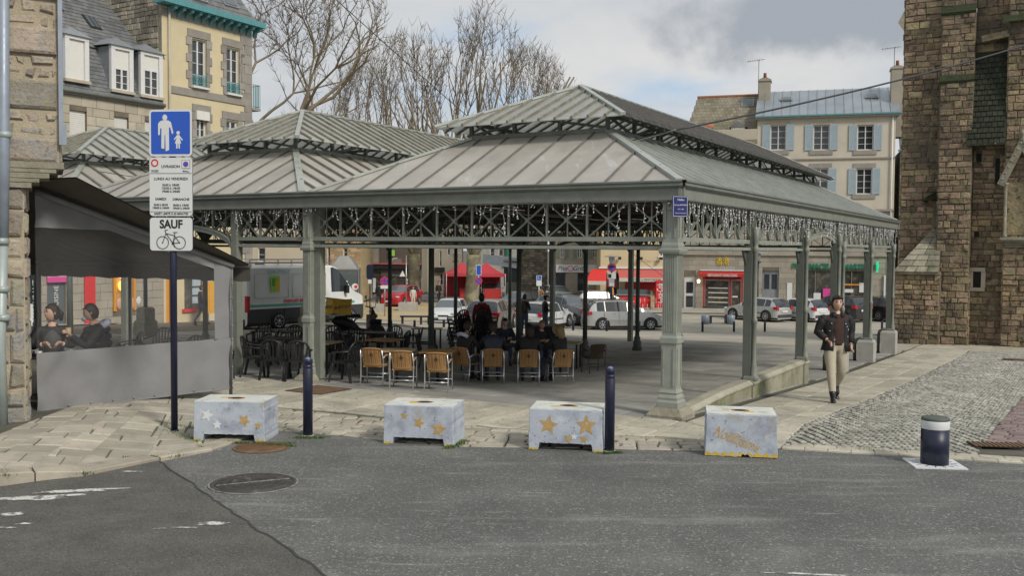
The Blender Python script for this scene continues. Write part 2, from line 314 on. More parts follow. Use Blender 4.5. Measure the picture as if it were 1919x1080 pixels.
# ---------------------------------------------------------------- mesh building
class MB:
 def __init__(s):s.v=[];s.f=[];s.m=[];s.r=[];s.mats=[];s.mi={};s.cur=0;s.rn=.5;s.smooth=[];s.sm=False
 def mat(s,k):
  if k not in s.mi:s.mi[k]=len(s.mats);s.mats.append(M[k])
  s.cur=s.mi[k];return s
 def add(s,vs,fs,k=None,rn=None):
  if k:s.mat(k)
  b=len(s.v);s.v.extend([tuple(p)for p in vs])
  r=s.rn if rn is None else rn
  for f in fs:s.f.append([b+i for i in f]);s.m.append(s.cur);s.r.append(r);s.smooth.append(s.sm)
  return s
 def box(s,c,d,k=None,rz=0.,rn=None,mtx=None):
  hx,hy,hz=d[0]/2,d[1]/2,d[2]/2
  vs=[Vector((sx*hx,sy*hy,sz*hz))for sz in (-1,1)for sx,sy in ((-1,-1),(1,-1),(1,1),(-1,1))]
  if mtx is not None:vs=[mtx@p for p in vs]
  if rz:R=Matrix.Rotation(rz,3,'Z');vs=[R@p for p in vs]
  vs=[p+Vector(c)for p in vs]
  return s.add(vs,[(0,3,2,1),(4,5,6,7),(0,1,5,4),(1,2,6,5),(2,3,7,6),(3,0,4,7)],k,rn)
 def beam(s,p,q,w_,h_,k=None,up=(0,0,1),rn=None):
  p,q=Vector(p),Vector(q);d=(q-p)
  if d.length<1e-6:return s
  d.normalize();u=Vector(up);x=d.cross(u)
  if x.length<1e-4:x=d.cross(Vector((1,0,0)))
  x.normalize();y=x.cross(d)
  vs=[]
  for e in (p,q):
   for a,b in ((-1,-1),(1,-1),(1,1),(-1,1)):vs.append(e+x*a*w_/2+y*b*h_/2)
  return s.add(vs,[(0,1,2,3),(4,7,6,5),(0,4,5,1),(1,5,6,2),(2,6,7,3),(3,7,4,0)],k,rn)
 def tube(s,pts,rs,n=8,k=None,caps=True,rn=None):
  pts=[Vector(p)for p in pts]
  if not isinstance(rs,(list,tuple)):rs=[rs]*len(pts)
  vs=[];prev=None
  for i,p in enumerate(pts):
   d=(pts[min(i+1,len(pts)-1)]-pts[max(i-1,0)])
   d=d.normalized()if d.length>1e-9 else Vector((0,0,1))
   if prev is None:
    x=d.cross(Vector((0,0,1)));
    if x.length<.1:x=d.cross(Vector((1,0,0)))
   else:x=prev-d*prev.dot(d)
   x.normalize();prev=x;y=d.cross(x)
   for j in range(n):a=2*pi*j/n;vs.append(p+(x*cos(a)+y*sin(a))*rs[i])
  fs=[(i*n+j,i*n+(j+1)%n,(i+1)*n+(j+1)%n,(i+1)*n+j)for i in range(len(pts)-1)for j in range(n)]
  o=s.sm;s.sm=True;s.add(vs,fs,k,rn);s.sm=o
  if caps and n>2:
   b=len(s.v)-len(vs)
   for f in (list(range(b+n-1,b-1,-1)),list(range(b+(len(pts)-1)*n,b+len(pts)*n))):
    s.f.append(f);s.m.append(s.cur);s.r.append(s.rn if rn is None else rn);s.smooth.append(False)
  return s
 def lathe(s,prof,n=16,c=(0,0,0),k=None,sq=False,rn=None):
  """prof: (radius, z) bottom to top; sq -> square section of half width radius"""
  c=Vector(c);vs=[]
  if sq:n=4
  for r,z in prof:
   for j in range(n):
    a=2*pi*(j+(.5 if sq else 0))/n;rr=r*(sqrt(2)if sq else 1)
    vs.append(c+Vector((cos(a)*rr,sin(a)*rr,z)))
  m=len(prof)
  fs=[(i*n+j,i*n+(j+1)%n,(i+1)*n+(j+1)%n,(i+1)*n+j)for i in range(m-1)for j in range(n)]
  o=s.sm;s.sm=not sq;s.add(vs,fs,k,rn);s.sm=o
  b=len(s.v)-len(vs)
  for f in (list(range(b+n-1,b-1,-1)),list(range(b+(m-1)*n,b+m*n))):
   s.f.append(f);s.m.append(s.cur);s.r.append(s.rn if rn is None else rn);s.smooth.append(False)
  return s
 def prism(s,poly,o,ux,uy,t,k=None,ch=0.,rn=None):
  """poly (2d) in frame o,ux,uy extruded by t along ux x uy ; ch = chamfer of the top face"""
  o,ux,uy=Vector(o),Vector(ux),Vector(uy);un=ux.cross(uy).normalized()
  n=len(poly)
  A=[o+ux*a+uy*b for a,b in poly]
  vs=list(A)
  if ch>0:
   cx=sum(a for a,b in poly)/n;cy=sum(b for a,b in poly)/n
   ins=[]
   for a,b in poly:
    d=Vector((a-cx,b-cy));l=d.length;f_=max(.2,(l-ch*1.4)/l)if l>1e-6 else 1
    ins.append((cx+d.x*f_,cy+d.y*f_))
   vs+=[p+un*(t-ch*.8)for p in A]
   vs+=[o+ux*a+uy*b+un*t for a,b in ins]
   L_=3
  else:vs+=[p+un*t for p in A];L_=2
  fs=[tuple(range(n-1,-1,-1)),tuple(range((L_-1)*n,L_*n))]
  for l in range(L_-1):
   for j in range(n):fs.append((l*n+j,l*n+(j+1)%n,(l+1)*n+(j+1)%n,(l+1)*n+j))
  return s.add(vs,fs,k,rn)
 def quad(s,a,b,c,d,k=None,rn=None):return s.add([a,b,c,d],[(0,1,2,3)],k,rn)
 def ball(s,c,r,k=None,n=10,m=7,sc3=(1,1,1),rn=None,half=False):
  c=Vector(c);vs=[];o=s.sm
  for i in range(m+1):
   th=(pi/2 if half else pi)*i/m
   for j in range(n):
    a=2*pi*j/n;vs.append(c+Vector((sin(th)*cos(a)*r*sc3[0],sin(th)*sin(a)*r*sc3[1],cos(th)*r*sc3[2])))
  fs=[(i*n+j,(i+1)*n+j,(i+1)*n+(j+1)%n,i*n+(j+1)%n)for i in range(m)for j in range(n)]
  s.sm=True;s.add(vs,fs,k,rn);s.sm=o;return s
 def xf(s,mtx,start=0):
  for i in range(start,len(s.v)):s.v[i]=tuple(mtx@Vector(s.v[i]))
  return s
 def join(s,o,mtx=None):
  b=len(s.v);vs=o.v if mtx is None else [tuple(mtx@Vector(p))for p in o.v]
  s.v.extend(vs)
  rev={i:m for m,i in o.mi.items()}
  for f,m,r,sm in zip(o.f,o.m,o.r,o.smooth):
   s.mat(rev[m]);s.f.append([b+i for i in f]);s.m.append(s.cur);s.r.append(r);s.smooth.append(sm)
  return s
 def mesh(s,name):
  me=bpy.data.meshes.new(name)
  me.from_pydata(s.v,[],s.f)
  for m in s.mats:me.materials.append(m)
  if s.f:
   me.polygons.foreach_set('material_index',s.m)
   me.polygons.foreach_set('use_smooth',s.smooth)
   at=me.attributes.new('rnd','FLOAT','FACE');at.data.foreach_set('value',s.r)
  me.update()
  return me
 def build(s,name,parent=None,**k):
  o=bpy.data.objects.new(name,s.mesh(name));COL.objects.link(o)
  if parent is not None:o.parent=parent
  for a,b in k.items():o[a]=b
  return o
def tag(o,label,cat=None,group=None,kind=None):
 if label:o['label']=label
 if cat:o['category']=cat
 if group:o['group']=group
 if kind:o['kind']=kind
 return o
def thing(name,label,cat,loc=(0,0,0),rz=0.,group=None,sc_=1.):
 o=bpy.data.objects.new(name,None);COL.objects.link(o)
 o.empty_display_size=.2
 o.location=loc;o.rotation_euler=(0,0,rz)
 if sc_!=1.:o.scale=(sc_,)*3
 return tag(o,label,cat,group)
def copy_tree(o,loc=None,rz=None,label=None,group=None,parent=None,sc_=None):
 c=o.copy();COL.objects.link(c)
 if parent is not None:c.parent=parent
 for ch in o.children:copy_tree(ch,parent=c)
 if loc is not None:c.location=loc
 if rz is not None:c.rotation_euler=(0,0,rz)
 if label:c['label']=label
 if group:c['group']=group
 if sc_:c.scale=(sc_,)*3
 return c
def share(name,me,parent,loc=(0,0,0),rz=0.,**k):
 o=bpy.data.objects.new(name,me);COL.objects.link(o);o.parent=parent;o.location=loc;o.rotation_euler=(0,0,rz)
 for a,b in k.items():o[a]=b
 return o
def wpos(parent,p):
 if parent is None:return Vector(p)
 return Matrix.Translation(parent.location)@Matrix.Rotation(parent.rotation_euler[2],4,'Z')@Vector(p)
def inview(p,m=0.06):
 q=CAMM.inverted()@Vector(p)
 if q.z>-0.3:return False
 x=-q.x/q.z*1810;y=-q.y/q.z*1810
 return abs(x)<960*(1+m)and abs(y)<540*(1+m)
CAMI=CAMM.inverted()
def pieces(items,name,parent,limit=290,stuffname=None):
 """items: (MB, centre).  The nearest in view become parts of their own, the rest one joined part"""
 def key(it):
  p=wpos(parent,it[1]);q=CAMI@p
  if q.z>-.3:return 1e9
  x=abs(q.x/q.z)*1810/960;y=abs(q.y/q.z)*1810/540
  d=q.length
  return d if x<1.03 and y<1.05 else d+1e5
 it=sorted(items,key=key)
 n=0;rest=MB()
 for i,t in enumerate(it):
  if n<limit and key(t)<9e4:t[0].build(name,parent);n+=1
  else:rest.join(t[0])
 if rest.f:rest.build(stuffname or name+'_rest',parent,kind='stuff')
def clip(poly,a,b,c):
 """keep a*x+b*y<=c"""
 out=[]
 n=len(poly)
 for i in range(n):
  p,q=poly[i],poly[(i+1)%n]
  dp=a*p[0]+b*p[1]-c;dq=a*q[0]+b*q[1]-c
  if dp<=0:out.append(p)
  if (dp<0<dq)or (dq<0<dp):
   t=dp/(dp-dq);out.append((p[0]+(q[0]-p[0])*t,p[1]+(q[1]-p[1])*t))
 return out
def area(poly):return .5*sum(poly[i][0]*poly[(i+1)%len(poly)][1]-poly[(i+1)%len(poly)][0]*poly[i][1]for i in range(len(poly)))
def clip_convex(poly,region):
 if area(region)<0:region=region[::-1]
 for i in range(len(region)):
  p,q=region[i],region[(i+1)%len(region)]
  # inside is left of p->q : (q-p)x(r-p)>=0
  ex,ey=q[0]-p[0],q[1]-p[1]
  a,b=ey,-ex;c=a*p[0]+b*p[1]
  poly=clip(poly,a,b,c)
  if len(poly)<3:return []
 return poly
def inpoly(p,poly):
 r=False;n=len(poly);j=n-1
 for i in range(n):
  xi,yi=poly[i];xj,yj=poly[j]
  if (yi>p[1])!=(yj>p[1])and p[0]<(xj-xi)*(p[1]-yi)/(yj-yi)+xi:r=not r
  j=i
 return r
TMP=bpy.data.scenes.new('tmp_eval')
def evaluated(o):
 TMP.collection.objects.link(o)
 vl=TMP.view_layers[0];vl.update();dg=vl.depsgraph
 me=bpy.data.meshes.new_from_object(o.evaluated_get(dg),depsgraph=dg)
 TMP.collection.objects.unlink(o)
 return me
def text(body,size,mtx,k,parent,ext=.002,align='CENTER',name='lettering',shear=0,bold=0,width=None):
 cu=bpy.data.curves.new('t','FONT');cu.body=body;cu.size=size;cu.align_x=align;cu.align_y='CENTER'
 cu.extrude=ext;cu.shear=shear;cu.offset=bold;cu.resolution_u=3
 o=bpy.data.objects.new('t',cu);me=evaluated(o)
 bpy.data.objects.remove(o);bpy.data.curves.remove(cu)
 if not len(me.vertices):return None
 me.materials.clear();me.materials.append(M[k]);
 if width:
  xs=[v.co.x for v in me.vertices];W0=max(xs)-min(xs)
  mtx=mtx@Matrix.Diagonal((width/W0,1,1,1))
 me.transform(mtx);me.name=name
 r=bpy.data.objects.new(name,me);COL.objects.link(r)
 if parent is not None:r.parent=parent
 return r
def FR(o,ux,uz=(0,0,1)):
 """frame matrix: local x along ux, local y along uz, z = outward normal"""
 ux=Vector(ux).normalized();uz=Vector(uz).normalized();n=ux.cross(uz)
 m=Matrix.Identity(4)
 for i in range(3):m[i][0]=ux[i];m[i][1]=uz[i];m[i][2]=n[i];m[i][3]=o[i]
 return m
# ================================================================ GROUND
def lift(x,y):
 a=max(0.,min(1.,(-4.55-x)/1.5));b=max(0.,min(1.,(19.5-y)/4.))
 a=a*a*(3-2*a);return .15*a*b
def sheet(name,region,k,dz=0.,step=1.0,parent=None,kind='structure',zf=g):
 mb=MB()
 xs=[p[0]for p in region];ys=[p[1]for p in region]
 vid={};V=[];F=[]
 def vert(p):
  q=(round(p[0],4),round(p[1],4))
  if q not in vid:vid[q]=len(V);V.append((p[0],p[1],zf(*p)+dz))
  return vid[q]
 i0,i1=int(min(xs)//step),int(max(xs)//step)+1;j0,j1=int(min(ys)//step),int(max(ys)//step)+1
 for i in range(i0,i1):
  for j in range(j0,j1):
   c=clip_convex([(i*step,j*step),((i+1)*step,j*step),((i+1)*step,(j+1)*step),(i*step,(j+1)*step)],region)
   if len(c)>=3:
    ids=[]
    for p in c:
     q=vert(p)
     if not ids or ids[-1]!=q:ids.append(q)
    if len(ids)>2 and ids[0]==ids[-1]:ids.pop()
    if len(ids)>=3:F.append(ids)
 mb.add(V,F,k);o=mb.build(name,parent)
 if kind and parent is None:o['kind']=kind
 return o
# one sheet to the horizon
xs=[-1500,-500,-200,-120,-80]+list(range(-60,71))+[90,140,220,500,1500]
ys=[-60,-10,0]+[i*1.0 for i in range(5,120)]+[130,150,200,400,900,2500]
mb=MB();V=[(x,y,g(x,y)-.06)for y in ys for x in xs];nx=len(xs)
mb.add(V,[(j*nx+i,j*nx+i+1,(j+1)*nx+i+1,(j+1)*nx+i)for j in range(len(ys)-1)for i in range(nx-1)],'soil')
ground=mb.build('ground',kind='structure')
def xy(px,py):p=G(px,py);return (p.x,p.y)
EDGE=[xy(*p)for p in ((300,863),(400,846),(498,810),(560,806),(720,827),(860,838),(1130,842),(1320,846),(1465,841),(1919,869),(2300,893))]
# asphalt lane: polygon below EDGE
kl=[xy(-500,985),xy(-160,940),xy(0,908),xy(80,901),xy(160,893)]
lane=kl+EDGE+[(14,8),(14,-20),(-14,-20),(-14,7)]
seamline=[xy(300,866),xy(370,915),xy(470,985),xy(540,1030),xy(620,1085),xy(700,1150)]
old=kl+[EDGE[0]]+seamline+[(seamline[-1][0]+.5,-20),(-14,-20),(-14,7)]
new=[seamline[0]]+EDGE[1:]+[(14,8),(14,-20),(seamline[-1][0]+.5,-20)]+seamline[::-1][:-1]
mb=MB();mb.add([(x,y,0.0)for x,y in new],[tuple(range(len(new)))],'asphalt')
road=mb.build('road',kind='structure')
mb=MB();mb.add([(x,y,0.0)for x,y in old],[tuple(range(len(old)))],'asphalt_old');mb.build('old_road_patch',road)
def strip(pts,wd,k,z,parent,name,wob=.0):
 mb=MB();V=[];n=len(pts)
 P_=[]
 for i in range(n-1):
  a,b=Vector(pts[i]),Vector(pts[i+1]);m=max(1,int((b-a).length/.12))
  for j in range(m):P_.append(a.lerp(b,j/m))
 P_.append(Vector(pts[-1]))
 for i,p in enumerate(P_):
  d=(P_[min(i+1,len(P_)-1)]-P_[max(i-1,0)]).normalized();nn=Vector((-d.y,d.x))
  q=p+nn*rng.uniform(-wob,wob);w1=wd*rng.uniform(.6,1.3)/2
  V+=[(q.x+nn.x*w1,q.y+nn.y*w1,z),(q.x-nn.x*w1,q.y-nn.y*w1,z)]
 mb.add(V,[(2*i,2*i+1,2*i+3,2*i+2)for i in range(len(P_)-1)],k);return mb.build(name,parent)
strip(seamline,.024,'tar',.006,road,'tar_joint',.02)
# worn paint left on the lane
def blot(cx,cy,a,b,k,z,parent,name,n=26,rough=.45,rot=0.):
 V=[(cx,cy,z)];ph=rng.uniform(0,9)
 for i in range(n):
  t=2*pi*i/n;r=1+rough*mnoise.noise(Vector((cos(t)*1.8+ph,sin(t)*1.8,ph)))*1.6+rng.uniform(-.12,.12)
  x,y=cos(t)*a*r,sin(t)*b*r
  V.append((cx+x*cos(rot)-y*sin(rot),cy+x*sin(rot)+y*cos(rot),z))
 mb=MB();mb.add(V,[(0,1+i,1+(i+1)%n)for i in range(n)],k);return mb.build(name,parent)
for px,py,a,b,r in ((60,934,.55,.09,.22),(150,921,.45,.07,.2),(400,983,.16,.05,.1),(18,965,.12,.05,.2),(10,990,.10,.03,0),(300,992,.05,.03,0),(345,990,.10,.015,0),(248,885,.13,.03,0),
      (1500,1077,.3,.022,-.1),(45,983,.08,.03,.3)):
 x,y=xy(px,py);blot(x,y,a,b,'road_paint',.005,road,'worn_paint',rot=r)
# ---- slabs
def slab_mb(poly,k,dz,ch,rn,lf=None,deep=.05,tilt=0.):
 if area(poly)<0:poly=poly[::-1]
 n=len(poly);cx=sum(p[0]for p in poly)/n;cy=sum(p[1]for p in poly)/n
 tx,ty=rng.uniform(-tilt,tilt),rng.uniform(-tilt,tilt)
 zf=lambda x,y:g(x,y)+dz+(lf(x,y)if lf else 0)+(x-cx)*tx+(y-cy)*ty
 V=[(x,y,g(x,y)-deep)for x,y in poly]
 V+=[(x,y,zf(x,y)-ch*.7)for x,y in poly]
 ins=[]
 for x,y in poly:
  d=Vector((x-cx,y-cy));l=max(d.length,1e-5);f_=max(.3,(l-ch*1.6)/l);ins.append((cx+d.x*f_,cy+d.y*f_))
 V+=[(x,y,zf(x,y))for x,y in ins]
 F=[tuple(range(2*n,3*n))]
 for l in range(2):
  for j in range(n):F.append((l*n+j,l*n+(j+1)%n,(l+1)*n+(j+1)%n,(l+1)*n+j))
 mb=MB();mb.add(V,F,k,rn);return mb,(cx,cy,g(cx,cy))
def slab_field(region,o,ux,uy,hr,lr,k,dz=.012,gap=.012,ch=.008,jit=.0,lf=None,tilt=.0,excl=None,wav=None,grid=None):
 global rng
 if grid:keep=rng;rng=random.Random(grid[4])
 """rows along ux ; hr = row height range ; lr = length range"""
 o,ux,uy=Vector(o[:2]),Vector(ux[:2]).normalized(),Vector(uy[:2]).normalized()
 if area(region)<0:region=region[::-1]
 loc=[((Vector(p)-o).dot(ux),(Vector(p)-o).dot(uy))for p in region]
 if abs(ux.dot(uy))>.01:
  det=ux.x*uy.y-ux.y*uy.x
  loc=[(((p[0]-o.x)*uy.y-(p[1]-o.y)*uy.x)/det,(ux.x*(p[1]-o.y)-ux.y*(p[0]-o.x))/det)for p in region]
 a0,a1=min(p[0]for p in loc),max(p[0]for p in loc);b0,b1=min(p[1]for p in loc),max(p[1]for p in loc)
 if grid:a0,b0,a1,b1=grid[:4]
 out=[];b=b0
 while b<b1:
  h=rng.uniform(*hr);a=a0-rng.uniform(0,lr[1])
  while a<a1:
   l=rng.uniform(*lr)
   q=[(a+gap/2,b+gap/2),(a+l-gap/2,b+gap/2),(a+l-gap/2,b+h-gap/2),(a+gap/2,b+h-gap/2)]
   q=[(x+rng.uniform(-jit,jit),y+rng.uniform(-jit,jit))for x,y in q]
   if wav:q=[(x,y+wav(x))for x,y in q]
   wq=[tuple(o+ux*x+uy*y)for x,y in q]
   c=clip_convex(wq,region)
   if len(c)>=3 and abs(area(c))>(.03 if grid else .12)*h*l:
    cx=sum(p[0]for p in c)/len(c);cy=sum(p[1]for p in c)/len(c)
    if inview((cx,cy,g(cx,cy)),.12)and not (excl and excl(cx,cy)):
     out.append(slab_mb(c,k,dz+rng.uniform(-.003,.003),ch,rng.random(),lf,tilt=tilt))
   a+=l
  b+=h
 if grid:rng=keep
 return out
hx2,hy2=(HX.x,HX.y),(HY.x,HY.y)
# left footway with rough granite flags, raised at its kerb
pave=MB()
leftA=[xy(-200,935),xy(0,893),xy(160,880),xy(300,855),xy(400,838),xy(498,806),(-5.3,19.2),(-11,22.5),(-16,20)]
_kq=[Vector(xy(*p))for p in ((-260,957),(-60,921),(66,903),(160,892),(300,861),(400,845),(498,810))]
_kb=[tuple(_kq[i]+Vector((-(_kq[min(i+1,6)]-_kq[max(i-1,0)]).y,(_kq[min(i+1,6)]-_kq[max(i-1,0)]).x)).normalized()*.275)for i in range(7)]
items=[]
for _i in range(6):items+=slab_field([_kb[_i],_kb[_i+1],((_kb[_i+1][0]*.35-4.6),19.),((_kb[_i][0]*.35-4.6),19.)],_kb[3],(.97,.25),(-.25,.97),(.34,.5),(.5,1.0),'slab_warm',.015,.022,.014,.012,grid=(-9,-3,5,12,5),lf=lift,tilt=.012,excl=lambda x,y:y>17.4+(x+7)*.4)
def struct(name,region,k,dz=-.03,zf=g):
 return sheet(name,region,k,dz,1.0,zf=zf)
footL=[(-15,6)]+leftA[:6]+[xy(470,745),(-4.6,20),(-14,26)]
fl=struct('left_footway',[(-14,9.2),xy(0,893),xy(160,880),xy(300,855),xy(400,838),xy(498,806),xy(470,745),(-8,17.6),(-14,17)],'joint',-.012,zf=lambda x,y:g(x,y)+lift(x,y))
pieces(items,'flagstone',fl,290)
# kerb stones
kp=[Vector(xy(-260,957)),Vector(xy(-60,921)),Vector(xy(66,903)),Vector(xy(160,892)),Vector(xy(300,861)),Vector(xy(400,845)),Vector(xy(498,810))]
for i in range(len(kp)-1):
 a,b=kp[i],kp[i+1];m=max(1,round((b-a).length/.8));nn=Vector((-(b-a).y,(b-a).x)).normalized()*.27
 for j in range(m):
  p,q=a.lerp(b,(j+.012)/m),a.lerp(b,(j+.988)/m)
  poly=[tuple(p),tuple(q),tuple(q+nn),tuple(p+nn)]
  mb_,c_=slab_mb(poly,'granite_kerb',.03,.02,rng.random(),lf=lift,deep=.05);mb_.build('kerb_stone',fl)
# paving in front of the market hall
front_line=[H2W(-21,-.45),H2W(.55,-.45)]
top_c=[xy(500,750),xy(640,768),xy(860,792),xy(985,803),xy(1250,818),xy(1330,824)]
fp_reg=[xy(500,752),xy(860,800),xy(1330,828),(front_line[1].x,front_line[1].y),tuple(H2W(-12,-.45)[:2]),xy(455,745)]
fp=struct('front_footway',[xy(470,818),xy(560,806),xy(860,838),xy(1468,845),tuple(H2W(1.2,-.45)[:2]),tuple(H2W(-13,-.45)[:2]),(-8.2,18)],'joint',-.012)
_fe=lambda px,py:(lambda q:tuple(H2W(q,-.43)[:2]))(W2H(G(px,py))[0])
items=[]
_bd=[(440,757),(485,761),(640,773),(860,798),(1100,813)]
for _a,_b in zip(_bd[:-1],_bd[1:]):
 items+=slab_field([xy(*_a),xy(*_b),_fe(*_b),_fe(*_a)],H2W(0,-.43),(HY.x,HY.y),(-HX.x,-HX.y),(.62,.62),(.6,1.05),'slab',.012,.022,.012,.006,grid=(-9,-2.17,1,16,9))
items+=slab_field([_fe(1100,813),xy(1100,813),tuple(H2W(.42,-1.76)[:2]),tuple(H2W(.42,-.43)[:2])],H2W(0,-.43),(HY.x,HY.y),(-HX.x,-HX.y),(.62,.62),(.6,1.05),'slab',.012,.022,.012,.006,grid=(-9,-2.17,1,16,9))
items+=slab_field([_fe(440,757),xy(440,757),xy(200,742),tuple(H2W(-14,-.43)[:2])],H2W(0,-.43),(HY.x,HY.y),(-HX.x,-HX.y),(.62,.62),(.6,1.05),'slab',.012,.022,.012,.006,grid=(-9,-2.17,1,16,9),lf=lift)
pieces(items,'paving_slab',fp,290)
items=[]
for (A,B,C_,D_)in (((485,762),(860,799),(860,837),(500,806)),((860,799),(1330,827),(1330,845),(860,837)),((1330,827),(1466,822),(1466,840),(1330,845))):
 items+=slab_field([xy(*A),xy(*B),xy(*C_),xy(*D_)],xy(860,800),(1,-.13),(.13,1),(.16,.24),(.2,.5),'slab_warm',.005,.03,.016,.015,tilt=.03)
pieces(items,'sett',fp,290)
# right footway : slabs beside the hall, running to the church
curve=[xy(*p)for p in ((1462,838),(1508,796),(1560,774),(1630,748),(1749,693),(1818,659))]
rw_base=[tuple(H2W(.5,-.5)[:2]),xy(1330,830),curve[0],curve[1],curve[3],curve[5],xy(1919,664),xy(1919,634),xy(1600,628),tuple(H2W(.3,20.5)[:2])]
fr=struct('right_footway',[tuple(H2W(.3,-.5)[:2]),xy(1330,830),curve[0],(10,20),(22,30),(26,44),tuple(H2W(.3,34)[:2])],'joint',-.02)
items=[]
items+=slab_field([tuple(H2W(.43,-.44)[:2]),tuple(H2W(.43,-1.76)[:2]),xy(1330,827),tuple(H2W(2.13,-1.52)[:2])],H2W(.42,0),HY,HX,(.62,.62),(.8,1.3),'slab',.012,.024,.012,.005)
ci=[(curve[i],curve[i+1])for i in range(len(curve)-1)]
def wallp(p):x,y=W2H(p);return tuple(H2W(.42,y)[:2])
for a,b in ci:
 wa,wb=wallp(a),wallp(b)
 if a is curve[0]:wa=tuple(H2W(.42,-.42)[:2])
 items+=slab_field([wa,a,b,wb],H2W(.42,0),HY,HX,(.62,.62),(.8,1.3),'slab',.012,.024,.012,.005)
items+=slab_field([wallp(curve[-1]),curve[-1],xy(2000,668),(23,41),tuple(H2W(.42,28)[:2])],H2W(.42,0),HY,HX,(.62,.62),(.9,1.4),'slab',.012,.018,.008,.003)
pieces(items,'paving_slab',fr,290)
# rounded setts of the lane on the right, in waves
cob_reg=[curve[0],xy(1919,864),xy(2300,888),(24,30),(24,39),curve[5],curve[4],curve[3],curve[2],curve[1]]
cs=struct('cobbled_lane',[curve[0],(14,10.6),(26,30),(26,42),curve[5]],'joint',-.012)
pL,pR=xy(1849,829),xy(1919,744)
pd=(Vector(pR)-Vector(pL)).normalized()
def cobbles(reg,o,s,k,gap,wav,near=22.):
 out=[];o=Vector(o[:2])
 r=0
 for b in range(-10,int(34/s)):
  for a in range(-int(16/s),int(26/s)):
   x=a*s+(b%2)*s*.5;y=b*s
   p=o+Vector(hx2)*x+Vector(hy2)*(y+wav(x))
   if not inpoly(p,reg)or not inview((p.x,p.y,g(p.x,p.y)),.03):continue
   if p.y>near+6 and (a+b)%2:
    pass
   h=s/2-gap/2;c=[]
   ang=atan2(wav(x+.02)-wav(x-.02),.04)+HROT+rng.uniform(-.12,.12)
   w1,h1=h*rng.uniform(.86,1.02),h*rng.uniform(.82,1.02)
   for sx,sy in ((-1,-1),(1,-1),(1,1),(-1,1)):
    q=Vector((sx*w1*rng.uniform(.88,1),sy*h1*rng.uniform(.88,1)))
    c.append((p.x+q.x*cos(ang)-q.y*sin(ang),p.y+q.x*sin(ang)+q.y*cos(ang)))
   out.append(slab_mb(c,k,.01+rng.uniform(-.006,.008),.016,rng.random()))
 return out
wave=lambda x:.42*abs(sin(pi*x/1.7))**1.0+.03*sin(x*5)
def rightof(p):return (Vector(p)-Vector(pL)).cross(pd)if False else ((p[0]-pL[0])*pd.y-(p[1]-pL[1])*pd.x)
items=[it for it in cobbles(cob_reg,curve[0],.118,'cobble',.022,wave)if rightof(it[1])<-.02]
pieces(items,'cobblestone',cs,290)
# purple setts
pu=[Vector(pL)-pd*.3,Vector(pL)+pd*16]
nr=Vector((pd.y,-pd.x))
reg=[tuple(pu[0]),tuple(pu[0]+nr*2.2),tuple(pu[1]+nr*2.2),tuple(pu[1])]
ps=struct('purple_sett_strip',reg,'joint',-.008)
items=slab_field(reg,pu[0],nr,pd,(.12,.16),(.2,.32),'sett_purple',.016,.02,.012,.006,tilt=.02)
pieces(items,'sett',ps,200)
# flat granite channel between the lane and the setts
for k_,(A,B)in enumerate((((1465,843),(1919,871)),)):
 a,b=Vector(xy(*A)),Vector(xy(*B));b=a+(b-a)*1.2;m=12;nn=Vector((-(b-a).y,(b-a).x)).normalized()*.17
 for j in range(m):
  for r_ in range(2):
   off=nn*r_*1.04;p,q=a.lerp(b,(j+.01+r_*.4)/m)+off,a.lerp(b,(j+.99+r_*.4)/m)+off
   mb_,c_=slab_mb([tuple(p),tuple(q),tuple(q+nn),tuple(p+nn)],'slab',.026,.01,rng.random());mb_.build('channel_stone',cs)
# floor under the hall roofs: big dark slabs, same fall as the square
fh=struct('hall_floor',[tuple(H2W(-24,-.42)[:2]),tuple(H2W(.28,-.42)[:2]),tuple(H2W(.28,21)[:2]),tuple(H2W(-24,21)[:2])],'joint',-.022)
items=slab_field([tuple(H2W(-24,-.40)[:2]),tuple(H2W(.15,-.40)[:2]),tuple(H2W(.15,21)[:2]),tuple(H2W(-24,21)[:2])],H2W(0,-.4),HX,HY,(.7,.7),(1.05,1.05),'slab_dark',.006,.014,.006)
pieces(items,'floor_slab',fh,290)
# open square beyond
sq=struct('square',[tuple(H2W(-26,21)[:2]),tuple(H2W(.28,21)[:2]),tuple(H2W(.4,36)[:2]),(22,46),(18,50),(0,50.5),(-14,50.5),(-24,40)],'joint',-.02)
items=slab_field([tuple(H2W(-18,21)[:2]),tuple(H2W(.28,21)[:2]),tuple(H2W(.4,33)[:2]),(18,49.5),(-6,49.8)],H2W(0,21),HX,HY,(.8,.8),(1.3,1.3),'plaza_slab',.006,.02,.008)
pieces(items,'paving_slab',sq,290)
sheet('parking_road',[(-40,50.2),(60,50.2),(60,70),(-40,70)],'plaza_slab',-.012,2.0)
sheet('side_road',[(-40,24),(-24.5,21),(-15,50),(-40,50)],'plaza_slab',-.012,2.0)
sheet('sandy_square',[(-26,56),(-1,56),(-1.5,78),(-30,78)],'sand',.004,2.0)
sheet('far_road',[(-45,78.2),(5,78.2),(8,92),(-50,92)],'asphalt',.0,2.0)
sheet('far_footway',[(3,66.5),(60,66.5),(60,72),(3,72)],'plaza_slab',.05,2.0)
